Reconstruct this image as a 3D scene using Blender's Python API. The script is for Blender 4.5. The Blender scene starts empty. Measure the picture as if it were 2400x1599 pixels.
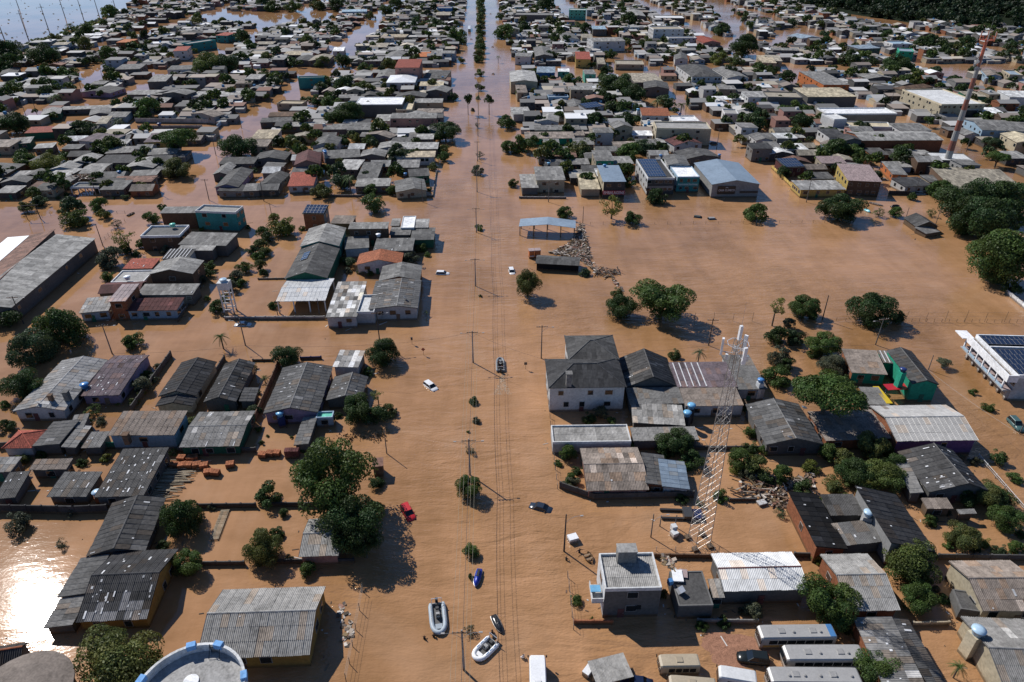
import bpy, math, random
import numpy as np
from mathutils import Matrix, Vector

# ---------------------------------------------------------------- camera, sky, sun, exposure
SC = bpy.context.scene
COL = SC.collection
FPX, CX, CY, HZ, VX, CAMH = 1620.0, 1200.0, 799.5, -180.0, 1128.0, 88.0
PITCH = math.atan((CY - HZ) / FPX)
YAW = math.atan((CX - VX) / math.hypot(CY - HZ, FPX))
cam_d = bpy.data.cameras.new("camera")
cam = bpy.data.objects.new("camera", cam_d)
COL.objects.link(cam)
cam.location = (0, 0, CAMH)
cam.rotation_euler = (math.pi / 2 - PITCH, 0, -YAW)
cam_d.sensor_width = 36.0
cam_d.lens = FPX * 36.0 / 2400.0
cam_d.clip_start = 1.0
cam_d.clip_end = 9000.0
SC.camera = cam


def ray(px, py):
    x, y = (px - CX) / FPX, -(py - CY) / FPX
    fy = math.cos(PITCH) + y * math.sin(PITCH)
    fz = -math.sin(PITCH) + y * math.cos(PITCH)
    return Vector((x * math.cos(YAW) + fy * math.sin(YAW), -x * math.sin(YAW) + fy * math.cos(YAW), fz))


def unproj(px, py, z=0.0):
    """ground point (at height z) that the photograph shows at this pixel"""
    d = ray(px, py)
    t = (z - CAMH) / d.z
    return Vector((d.x * t, d.y * t, z))


def proj(p):
    dx, dy, dz = p[0], p[1], p[2] - CAMH
    xr = dx * math.cos(YAW) - dy * math.sin(YAW)
    yf = dx * math.sin(YAW) + dy * math.cos(YAW)
    zc = yf * math.cos(PITCH) - dz * math.sin(PITCH)
    yc = yf * math.sin(PITCH) + dz * math.cos(PITCH)
    return (CX + FPX * xr / zc, CY - FPX * yc / zc, FPX / zc)


SUN = ray(95, 1430)
SUN = Vector((SUN.x, SUN.y, -SUN.z)).normalized()      # mirror of the glint on the water
SUN_EL = math.asin(SUN.z)
SUN_AZ = math.atan2(SUN.x, SUN.y)
w = bpy.data.worlds.new("World")
SC.world = w
w.use_nodes = True
wn = w.node_tree
sky = wn.nodes.new("ShaderNodeTexSky")
sky.sky_type = 'NISHITA'
sky.sun_disc = False
sky.sun_elevation = SUN_EL
sky.sun_rotation = SUN_AZ
sky.air_density = 0.8
sky.dust_density = 0.0
sky.ozone_density = 8.0
wn.nodes["Background"].inputs[1].default_value = 0.095
wn.links.new(sky.outputs[0], wn.nodes["Background"].inputs[0])
sl = bpy.data.lights.new("sun", 'SUN')
sl.energy = 5.0
sl.angle = math.radians(0.53)
sl.color = (1.0, 0.965, 0.915)
so = bpy.data.objects.new("sun", sl)
COL.objects.link(so)
so.rotation_euler = SUN.to_track_quat('Z', 'Y').to_euler()
so.location = (0, 0, 300)
vs = SC.view_settings
vs.view_transform = 'Standard'
vs.look = 'None'
vs.exposure = 0.0
vs.gamma = 1.0
SC.cycles.max_bounces = 6
SC.cycles.diffuse_bounces = 2
SC.cycles.glossy_bounces = 3
SC.cycles.transmission_bounces = 3
SC.cycles.transparent_max_bounces = 6
SC.cycles.use_denoising = True

R = random.Random(11)
NR = np.random.RandomState(5)

# ---------------------------------------------------------------- materials (all procedural, tinted by the object's own colour)
MATS = {}


def nodemat(name):
    m = bpy.data.materials.new(name)
    m.use_nodes = True
    nt = m.node_tree
    b = nt.nodes["Principled BSDF"]
    MATS[name] = m
    return m, nt, b


def nn(nt, t, **k):
    n = nt.nodes.new(t)
    for a, v in k.items():
        if isinstance(v, (int, float, tuple)) and a in n.inputs:
            n.inputs[a].default_value = v
        else:
            setattr(n, a, v)
    return n


def inp(n, key, v):
    n.inputs[key].default_value = v


def surf(name, rough=0.9, spec=0.3, metallic=0.0, s1=0.25, s2=1.7, amt=0.35, uvpat=None, blotch=0.0, tide=False):
    """object colour times stains at two scales (world position), optional uv pattern"""
    m, nt, b = nodemat(name)
    L = nt.links.new
    oi = nt.nodes.new("ShaderNodeObjectInfo")
    ge = nt.nodes.new("ShaderNodeNewGeometry")
    n1 = nn(nt, "ShaderNodeTexNoise"); inp(n1, "Scale", s1); inp(n1, "Detail", 5.0); inp(n1, "Roughness", 0.65)
    n2 = nn(nt, "ShaderNodeTexNoise"); inp(n2, "Scale", s2); inp(n2, "Detail", 3.0)
    L(ge.outputs["Position"], n1.inputs["Vector"]); L(ge.outputs["Position"], n2.inputs["Vector"])
    ad = nn(nt, "ShaderNodeMath", operation='ADD'); L(n1.outputs[0], ad.inputs[0]); L(n2.outputs[0], ad.inputs[1])
    mr = nn(nt, "ShaderNodeMapRange"); inp(mr, 1, 0.6); inp(mr, 2, 1.4); inp(mr, 3, 1 - amt); inp(mr, 4, 1 + amt)
    L(ad.outputs[0], mr.inputs[0])
    mul = nn(nt, "ShaderNodeMix", data_type='RGBA', blend_type='MULTIPLY'); inp(mul, 0, 1.0)
    L(oi.outputs["Color"], mul.inputs[6]); L(mr.outputs[0], mul.inputs[7])
    last = mul.outputs[2]
    if blotch:
        n3 = nn(nt, "ShaderNodeTexNoise"); inp(n3, "Scale", 0.7); inp(n3, "Detail", 9.0); inp(n3, "Roughness", 0.75); inp(n3, "Distortion", 0.6)
        L(ge.outputs["Position"], n3.inputs["Vector"])
        m3 = nn(nt, "ShaderNodeMapRange"); inp(m3, 1, 0.5); inp(m3, 2, 0.66); inp(m3, 3, 1.0); inp(m3, 4, 1 - blotch)
        L(n3.outputs[0], m3.inputs[0])
        x3 = nn(nt, "ShaderNodeMix", data_type='RGBA', blend_type='MULTIPLY'); inp(x3, 0, 1.0)
        L(last, x3.inputs[6]); L(m3.outputs[0], x3.inputs[7])
        last = x3.outputs[2]
    if tide:                                             # mud line left by the flood
        sp = nt.nodes.new("ShaderNodeSeparateXYZ"); L(ge.outputs["Position"], sp.inputs[0])
        ma = nn(nt, "ShaderNodeMath", operation='MULTIPLY_ADD'); L(n2.outputs[0], ma.inputs[0]); inp(ma, 1, -0.7); L(sp.outputs[2], ma.inputs[2])
        m4 = nn(nt, "ShaderNodeMapRange"); inp(m4, 1, 0.05); inp(m4, 2, 0.3); inp(m4, 3, 0.8); inp(m4, 4, 0.0); L(ma.outputs[0], m4.inputs[0])
        x4 = nn(nt, "ShaderNodeMix", data_type='RGBA'); L(m4.outputs[0], x4.inputs[0]); L(last, x4.inputs[6]); inp(x4, 7, (0.13, 0.075, 0.035, 1))
        last = x4.outputs[2]
    if uvpat:
        uv = nt.nodes.new("ShaderNodeUVMap")
        if uvpat == 'sheets':
            br = nt.nodes.new("ShaderNodeTexBrick")
            br.offset = 0.0
            inp(br, "Scale", 1.0); inp(br, "Brick Width", 1.05); inp(br, "Row Height", 2.2); inp(br, "Mortar Size", 0.03)
            inp(br, "Color1", (0.62, 0.62, 0.62, 1)); inp(br, "Color2", (1.3, 1.3, 1.28, 1)); inp(br, "Mortar", (0.6, 0.6, 0.6, 1))
        elif uvpat == 'tiles':
            br = nt.nodes.new("ShaderNodeTexBrick")
            inp(br, "Scale", 1.0); inp(br, "Brick Width", 0.34); inp(br, "Row Height", 0.36); inp(br, "Mortar Size", 0.02)
            inp(br, "Color1", (0.6, 0.6, 0.6, 1)); inp(br, "Color2", (1.25, 1.2, 1.2, 1)); inp(br, "Mortar", (0.45, 0.45, 0.45, 1))
        elif uvpat == 'bricks':
            br = nt.nodes.new("ShaderNodeTexBrick")
            inp(br, "Scale", 1.0); inp(br, "Brick Width", 0.38); inp(br, "Row Height", 0.2); inp(br, "Mortar Size", 0.02)
            inp(br, "Color1", (0.75, 0.72, 0.7, 1)); inp(br, "Color2", (1.2, 1.15, 1.1, 1)); inp(br, "Mortar", (1.0, 1.05, 1.1, 1))
        L(uv.outputs[0], br.inputs["Vector"])
        m2 = nn(nt, "ShaderNodeMix", data_type='RGBA', blend_type='MULTIPLY'); inp(m2, 0, 1.0)
        L(last, m2.inputs[6]); L(br.outputs[0], m2.inputs[7])
        last = m2.outputs[2]
        if uvpat in ('tiles', 'sheets'):
            wv = nt.nodes.new("ShaderNodeTexWave")
            wv.bands_direction = 'X'
            inp(wv, "Scale", 1.1 if uvpat == 'sheets' else 0.9)
            L(uv.outputs[0], wv.inputs["Vector"])
            bp = nn(nt, "ShaderNodeBump"); inp(bp, "Strength", 0.5); inp(bp, "Distance", 0.05)
            L(wv.outputs[1], bp.inputs["Height"]); L(bp.outputs[0], b.inputs["Normal"])
    L(last, b.inputs["Base Color"])
    inp(b, "Roughness", rough); inp(b, "Metallic", metallic)
    inp(b, "Specular IOR Level", spec)
    return m


surf("fibro", 0.85, 0.25, s1=0.3, s2=2.3, amt=0.42, blotch=0.4)
surf("roof_sheets", 0.85, 0.25, s1=0.2, s2=1.5, amt=0.45, uvpat='sheets', blotch=0.35)
surf("roof_tiles", 0.85, 0.25, s1=0.4, s2=2.5, amt=0.4, uvpat='tiles')
surf("metal_roof", 0.42, 0.5, metallic=0.0, s1=0.2, s2=1.2, amt=0.25, blotch=0.15)
surf("plaster", 0.9, 0.2, s1=0.35, s2=2.2, amt=0.28, blotch=0.25, tide=True)
surf("brickwork", 0.9, 0.2, s1=0.5, s2=2.0, amt=0.25, uvpat='bricks', tide=True)
surf("concrete", 0.9, 0.25, s1=0.3, s2=3.0, amt=0.4, blotch=0.35, tide=True)
surf("wood", 0.85, 0.25, s1=0.8, s2=5.0, amt=0.4)
surf("paint", 0.3, 0.5, s1=0.6, s2=4.0, amt=0.15, tide=True)
surf("car_paint", 0.25, 0.5, s1=0.6, s2=4.0, amt=0.15)
surf("rubber", 0.5, 0.4, s1=0.8, s2=6.0, amt=0.12)
surf("steel", 0.4, 0.5, metallic=0.5, s1=1.0, s2=4.0, amt=0.15)
surf("cloth", 0.95, 0.1, s1=2.0, s2=9.0, amt=0.25)
surf("skin", 0.6, 0.3, s1=2.0, s2=9.0, amt=0.1)
surf("bark", 0.95, 0.1, s1=1.5, s2=6.0, amt=0.4)


def glassmat(name, col, rough):
    m, nt, b = nodemat(name)
    inp(b, "Base Color", col); inp(b, "Roughness", rough); inp(b, "Specular IOR Level", 0.6)


glassmat("glass", (0.012, 0.016, 0.02, 1), 0.06)
glassmat("solar_cell", (0.018, 0.03, 0.065, 1), 0.18)
glassmat("black_plastic", (0.012, 0.012, 0.013, 1), 0.4)

m, nt, b = nodemat("leaf")
L = nt.links.new
at = nt.nodes.new("ShaderNodeAttribute"); at.attribute_name = "Col"
oi = nt.nodes.new("ShaderNodeObjectInfo")
mx = nn(nt, "ShaderNodeMix", data_type='RGBA', blend_type='MULTIPLY'); inp(mx, 0, 1.0)
L(at.outputs[0], mx.inputs[6]); L(oi.outputs["Color"], mx.inputs[7])
L(mx.outputs[2], b.inputs["Base Color"]); inp(b, "Roughness", 0.55); inp(b, "Specular IOR Level", 0.25)
tr = nt.nodes.new("ShaderNodeBsdfTranslucent"); L(mx.outputs[2], tr.inputs[0])
ms = nn(nt, "ShaderNodeMixShader"); inp(ms, 0, 0.32)
L(b.outputs[0], ms.inputs[1]); L(tr.outputs[0], ms.inputs[2]); L(ms.outputs[0], nt.nodes["Material Output"].inputs[0])

m, nt, b = nodemat("vertex_tint")                       # joined masses: colour per piece
at = nt.nodes.new("ShaderNodeAttribute"); at.attribute_name = "Col"
nt.links.new(at.outputs[0], b.inputs["Base Color"]); inp(b, "Roughness", 0.85); inp(b, "Specular IOR Level", 0.25)

# muddy flood water
m, nt, b = nodemat("flood_water")
L = nt.links.new
ge = nt.nodes.new("ShaderNodeNewGeometry")


def wnoise(scale, sx=1.0, sy=1.0, detail=3.0, rough=0.5, rot=0.0):
    mp = nt.nodes.new("ShaderNodeMapping")
    mp.inputs["Scale"].default_value = (sx, sy, 1)
    mp.inputs["Rotation"].default_value = (0, 0, rot)
    L(ge.outputs["Position"], mp.inputs[0])
    n = nt.nodes.new("ShaderNodeTexNoise")
    inp(n, "Scale", scale); inp(n, "Detail", detail); inp(n, "Roughness", rough)
    L(mp.outputs[0], n.inputs["Vector"])
    return n


nc = wnoise(0.012, detail=6.0, rough=0.6)
nc2 = wnoise(0.16, 0.6, 1.4, detail=5.0, rough=0.65, rot=0.35)
nc3 = wnoise(0.09, 2.2, 0.35, detail=5.0, rough=0.6)                  # streaks of current along the avenue
ad = nn(nt, "ShaderNodeMath", operation='MULTIPLY_ADD'); L(nc2.outputs[0], ad.inputs[0]); inp(ad, 1, 0.35); L(nc.outputs[0], ad.inputs[2])
ad2 = nn(nt, "ShaderNodeMath", operation='MULTIPLY_ADD'); L(nc3.outputs[0], ad2.inputs[0]); inp(ad2, 1, 0.35); L(ad.outputs[0], ad2.inputs[2])
cr = nt.nodes.new("ShaderNodeValToRGB")
cr.color_ramp.elements[0].position = 0.64; cr.color_ramp.elements[0].color = (0.235, 0.122, 0.048, 1)
cr.color_ramp.elements[1].position = 1.04; cr.color_ramp.elements[1].color = (0.45, 0.245, 0.122, 1)
L(ad2.outputs[0], cr.inputs[0])
silt = wnoise(0.028, detail=6.0, rough=0.6, rot=0.9); inp(silt, "Distortion", 1.8)
sm = nn(nt, "ShaderNodeMapRange"); inp(sm, 1, 0.54); inp(sm, 2, 0.74); inp(sm, 3, 0.0); inp(sm, 4, 0.4); L(silt.outputs[0], sm.inputs[0])
sx = nn(nt, "ShaderNodeMix", data_type='RGBA'); L(sm.outputs[0], sx.inputs[0]); L(cr.outputs[0], sx.inputs[6]); inp(sx, 7, (0.45, 0.28, 0.17, 1))
L(sx.outputs[2], b.inputs["Base Color"])
inp(b, "Roughness", 0.05); inp(b, "IOR", 1.42); inp(b, "Specular IOR Level", 0.5)
calm = wnoise(0.018, detail=2.0)
cm = nn(nt, "ShaderNodeMapRange"); inp(cm, 1, 0.4); inp(cm, 2, 0.62); inp(cm, 3, 0.35); inp(cm, 4, 1.0); L(calm.outputs[0], cm.inputs[0])
sp = nt.nodes.new("ShaderNodeSeparateXYZ"); L(ge.outputs["Position"], sp.inputs[0])
fy = nn(nt, "ShaderNodeMapRange"); inp(fy, 1, 130.0); inp(fy, 2, 320.0); inp(fy, 3, 1.0); inp(fy, 4, 0.22); L(sp.outputs[1], fy.inputs[0])   # sheltered far streets lie still
fx = nn(nt, "ShaderNodeMapRange"); inp(fx, 1, -50.0); inp(fx, 2, -26.0); inp(fx, 3, 0.1); inp(fx, 4, 1.0); L(sp.outputs[0], fx.inputs[0])     # walled yards too
w1 = wnoise(0.55, 0.55, 1.5, detail=4.0, rough=0.6, rot=0.3)
w2 = wnoise(2.6, 0.7, 1.3, detail=2.0, rot=-0.25)
w0 = wnoise(0.2, 0.5, 1.5, detail=2.0, rot=0.15); inp(w0, "Distortion", 1.2)
wb_ = nn(nt, "ShaderNodeMath", operation='MULTIPLY_ADD'); L(w0.outputs[0], wb_.inputs[0]); inp(wb_, 1, 1.8); L(w1.outputs[0], wb_.inputs[2])
wa = nn(nt, "ShaderNodeMath", operation='MULTIPLY_ADD'); L(w2.outputs[0], wa.inputs[0]); inp(wa, 1, 0.42); L(wb_.outputs[0], wa.inputs[2])
amp = None
for f_ in (cm, fy, fx):
    if amp is None:
        amp = f_.outputs[0]
    else:
        mm = nn(nt, "ShaderNodeMath", operation='MULTIPLY'); L(amp, mm.inputs[0]); L(f_.outputs[0], mm.inputs[1]); amp = mm.outputs[0]
wm = nn(nt, "ShaderNodeMath", operation='MULTIPLY'); L(wa.outputs[0], wm.inputs[0]); L(amp, wm.inputs[1])
bp = nn(nt, "ShaderNodeBump"); inp(bp, "Strength", 1.0); inp(bp, "Distance", 0.27)
L(wm.outputs[0], bp.inputs["Height"]); L(bp.outputs[0], b.inputs["Normal"])

# ---------------------------------------------------------------- mesh helpers
CN = {
    'black': (.015, .015, .016), 'dark': (.055, .054, .055), 'dk2': (.09, .087, .084), 'grey': (.15, .146, .14), 'mid': (.21, .203, .193),
    'light': (.31, .3, .283), 'pale': (.36, .35, .335), 'white': (.62, .62, .61), 'snow': (.8, .8, .8), 'beige': (.34, .3, .235),
    'cream': (.55, .47, .33), 'red': (.33, .085, .055), 'tile': (.3, .105, .05), 'maroon': (.12, .048, .045), 'rust': (.18, .1, .075),
    'purple': (.15, .118, .13), 'lilac': (.34, .27, .38), 'pink': (.45, .24, .2), 'teal': (.06, .3, .29), 'green': (.03, .36, .22),
    'dgreen': (.03, .13, .08), 'mint': (.14, .5, .38), 'blue': (.07, .2, .42), 'sky': (.33, .45, .55), 'bmetal': (.24, .3, .36), 'ochre': (.42, .25, .07),
    'yellow': (.58, .42, .13), 'brick': (.33, .13, .065), 'orange': (.5, .17, .06), 'brown': (.16, .1, .065), 'violet': (.2, .09, .22), 'aqua': (.15, .36, .55),
    'pinkroof': (.36, .28, .27), 'warm': (.24, .2, .17), 'wood': (.17, .12, .08), 'sand': (.42, .35, .25), 'navy': (.02, .035, .12),
}


def col(c, k=1.0):
    c = CN[c] if isinstance(c, str) else c
    return (min(c[0] * k, 1), min(c[1] * k, 1), min(c[2] * k, 1), 1.0)


class MB:
    def __init__(s):
        s.v = []; s.f = []; s.uv = []; s.c = []

    def face(s, pts, uv=None, c=None):
        n = len(s.v)
        s.v.extend([tuple(p) for p in pts])
        s.f.append(tuple(range(n, n + len(pts))))
        s.uv.extend(uv if uv else [(p[0] + p[1], p[2]) for p in pts])
        if c is not None:
            s.c.extend([c] * len(pts))
        return s

    def hexa(s, b4, t4, c=None):
        """solid from a bottom and a top quad (counter-clockwise from above)"""
        s.face(b4[::-1], c=c); s.face(t4, uv=[(p[0], p[1]) for p in t4], c=c)
        for i in range(4):
            j = (i + 1) % 4
            s.face([b4[i], b4[j], t4[j], t4[i]], c=c)
        return s

    def box(s, x0, x1, y0, y1, z0, z1, c=None):
        return s.hexa([(x0, y0, z0), (x1, y0, z0), (x1, y1, z0), (x0, y1, z0)], [(x0, y0, z1), (x1, y0, z1), (x1, y1, z1), (x0, y1, z1)], c)

    def bar(s, a, b, r, n=4, r2=None, c=None):
        a, b = Vector(a), Vector(b)
        d = b - a
        if d.length < 1e-6:
            return s
        q = d.to_track_quat('Z', 'Y')
        r2 = r if r2 is None else r2
        ra = [a + q @ Vector((math.cos(t) * r, math.sin(t) * r, 0)) for t in [math.pi * (2 * i + 1) / n for i in range(n)]]
        rb = [b + q @ Vector((math.cos(t) * r2, math.sin(t) * r2, 0)) for t in [math.pi * (2 * i + 1) / n for i in range(n)]]
        for i in range(n):
            j = (i + 1) % n
            s.face([ra[i], ra[j], rb[j], rb[i]], c=c)
        s.face(rb, c=c); s.face(ra[::-1], c=c)
        return s

    def path(s, pts, r, n=6, c=None):
        for a, b in zip(pts, pts[1:]):
            s.bar(a, b, r, n, c=c)
        return s

    def lathe(s, prof, n=16, c=None, x=0, y=0):
        rings = [[(x + r * math.cos(2 * math.pi * i / n), y + r * math.sin(2 * math.pi * i / n), z) for i in range(n)] for r, z in prof]
        for a, b in zip(rings, rings[1:]):
            for i in range(n):
                j = (i + 1) % n
                s.face([a[i], a[j], b[j], b[i]], c=c)
        s.face(rings[-1], c=c)
        return s

    def loft(s, secs, cap=True, c=None):
        n = len(secs[0])
        for a, b in zip(secs, secs[1:]):
            for i in range(n):
                j = (i + 1) % n
                s.face([a[i], a[j], b[j], b[i]], c=c)
        if cap:
            s.face(secs[0][::-1], c=c); s.face(secs[-1], c=c)
        return s

    def mesh(s, name, mat, smooth=False):
        me = bpy.data.meshes.new(name)
        me.from_pydata(s.v, [], s.f)
        u = me.uv_layers.new(name="UVMap")
        u.data.foreach_set("uv", [x for p in s.uv for x in p])
        if s.c:
            ca = me.color_attributes.new("Col", 'FLOAT_COLOR', 'CORNER')
            ca.data.foreach_set("color", [x for p in s.c for x in (p[0], p[1], p[2], 1.0)])
        if smooth:
            import bmesh
            bm = bmesh.new(); bm.from_mesh(me)
            bmesh.ops.remove_doubles(bm, verts=bm.verts, dist=0.0005)
            bm.to_mesh(me); bm.free()
            me.polygons.foreach_set("use_smooth", [True] * len(me.polygons))
        me.materials.append(MATS[mat])
        return me

    def build(s, name, mat, parent=None, color=None, smooth=False):
        return add(name, s.mesh(name, mat, smooth), parent, color)


def add(name, me, parent=None, color=None):
    o = bpy.data.objects.new(name, me)
    COL.objects.link(o)
    if parent is not None:
        o.parent = parent
    if color is not None:
        o.color = color
    return o


def tag(o, label, cat, group=None, kind=None):
    if label:
        o["label"] = label
    if cat:
        o["category"] = cat
    if group:
        o["group"] = group
    if kind:
        o["kind"] = kind
    return o


def thing(name, loc, rz, label, cat, group=None):
    o = bpy.data.objects.new(name, None)
    COL.objects.link(o)
    o.location = loc
    o.rotation_euler = (0, 0, rz)
    o.empty_display_size = 0.5
    o["kind"] = "thing"
    return tag(o, label, cat, group)


REG = {'A': (0, 1100, 3.1417), 'B': (600, 1100, 3.1417), 'C': (1200, 1100, 3.1417), 'D': (1800, 1100, 3.1417),
       'E': (0, 700, 3.137), 'F': (600, 700, 3.137), 'G': (1200, 700, 3.137), 'H': (1800, 700, 3.137),
       'I': (0, 350, 3.485), 'J': (600, 350, 3.485), 'K': (1200, 350, 3.485), 'L': (1800, 350, 3.485),
       'M': (0, 0, 3.92), 'N': (600, 0, 3.92), 'O': (1200, 0, 3.92), 'P': (1800, 0, 3.92), 'S': (0, 0, 1.0)}


def q(reg, x, y, z=0.0):
    a = REG[reg]
    return unproj(a[0] + x / a[2], a[1] + y / a[2], z)


def pts_of(s, reg, z):
    """'815,600 D1285,598 ...' -> world points at height(s) z"""
    out = []
    for i, t in enumerate(s.split()):
        r = reg
        if t[0].isalpha():
            r, t = t[0], t[1:]
        x, y = t.split(',')
        out.append(q(r, float(x), float(y), z[i] if isinstance(z, (list, tuple)) else z))
    return out


FOOT = []          # occupied circles (x, y, r) so that filled-in houses keep off

# ---------------------------------------------------------------- the setting: water and far hills
W0 = MB().face([(-4000, -400, 0), (4000, -400, 0), (4000, 7000, 0), (-4000, 7000, 0)]).build("flood_water", "flood_water")
W0["kind"] = "structure"

# ---------------------------------------------------------------- houses
def sheet_mesh():
    b = MB()
    n = 16
    zs = [0.052 * math.cos(2 * math.pi * 4 * i / n) for i in range(n + 1)]
    for i in range(n):
        b.face([(i / n, 0, zs[i]), ((i + 1) / n, 0, zs[i + 1]), ((i + 1) / n, 1.03, zs[i + 1] - .012), (i / n, 1.03, zs[i] - .012)])
    return b.mesh("sheet", "fibro", True)


SHEET = sheet_mesh()
SHEETM = SHEET.copy(); SHEETM.materials[0] = MATS["metal_roof"]


def unitbox(mat):
    return MB().box(-.5, .5, -.5, .5, -.5, .5).mesh("block", mat)


UB = {k: unitbox(k) for k in ("plaster", "glass", "paint", "concrete", "wood", "fibro", "brickwork", "solar_cell", "steel", "black_plastic", "cloth", "rubber", "metal_roof")}


def block(name, mat, parent, c, size, color=None, rz=0.0, rx=0.0, ry=0.0):
    o = add(name, UB[mat], parent, color)
    o.location = c
    o.scale = size
    o.rotation_euler = (rx, ry, rz)
    return o


def panel_mesh():
    b = MB()
    b.box(-.5, .5, -.5, .5, -.03, .02)
    me = b.mesh("solar_panel", "steel")
    me.materials.append(MATS["solar_cell"])
    b2 = MB()
    return me


def solar_mesh():
    v = []; f = []; mi = []
    b = MB().box(-.5, .5, -.5, .5, -.03, .02)
    b.face([(-.465, -.475, .026), (.465, -.475, .026), (.465, .475, .026), (-.465, .475, .026)])
    me = b.mesh("solar_panel", "steel")
    me.materials.append(MATS["solar_cell"])
    for p in me.polygons:
        p.material_index = 1 if p.index == len(me.polygons) - 1 else 0
    return me


SOLAR = solar_mesh()
AUTO = []
HOUSES = []


def onslope(o, P, e, s, n, sx, sy, sz=1.0):
    m = Matrix(((e.x * sx, s.x * sy, n.x * sz, P.x), (e.y * sx, s.y * sy, n.y * sz, P.y), (e.z * sx, s.z * sy, n.z * sz, P.z), (0, 0, 0, 1)))
    o.matrix_basis = m


def window(par, c, wdt, hgt, rz, lod, fc):
    """c: point on the wall (local), rz: direction the wall faces"""
    nx, ny = math.cos(rz), math.sin(rz)
    if lod < 2:
        f = block("window", "paint", par, (c[0] + nx * .03, c[1] + ny * .03, c[2]), (.1, wdt + .16, hgt + .16), fc, rz)
        g = add("pane", UB["glass"], f)
        g.location = (.45, 0, 0)
        g.scale = (.35, wdt / (wdt + .16), hgt / (hgt + .16))
    else:
        block("window", "glass", par, (c[0] + nx * .03, c[1] + ny * .03, c[2]), (.12, wdt, hgt), None, rz)


def house_rect(P, h, typ, rise, rc, wc, label=None, o=None, cat='house'):
    o = o or {}
    TL, TR, BR, BL = [Vector((p.x, p.y)) for p in P]
    c = (TL + TR + BR + BL) / 4
    u = ((TR - TL) + (BR - BL)) / 2
    v = ((BL - TL) + (BR - TR)) / 2
    ang_u = math.atan2(u.y, u.x)
    ang_v = math.atan2(v.y, v.x) + math.pi / 2
    d = (ang_v - ang_u + math.pi) % (2 * math.pi) - math.pi
    if 'ax' in o:                                     # follow one edge
        ang = ang_u if o['ax'] == 'u' else ang_v
    else:
        ang = ang_u + d * v.length / (u.length + v.length)
    if abs(ang) < math.radians(4.5):
        ang *= 0.35                                   # the streets form a square grid
    W, D = u.length, v.length * max(0.6, math.cos(d))
    return make_house((c.x, c.y), ang, W, D, h, typ, rise, rc, wc, label, o)


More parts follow.
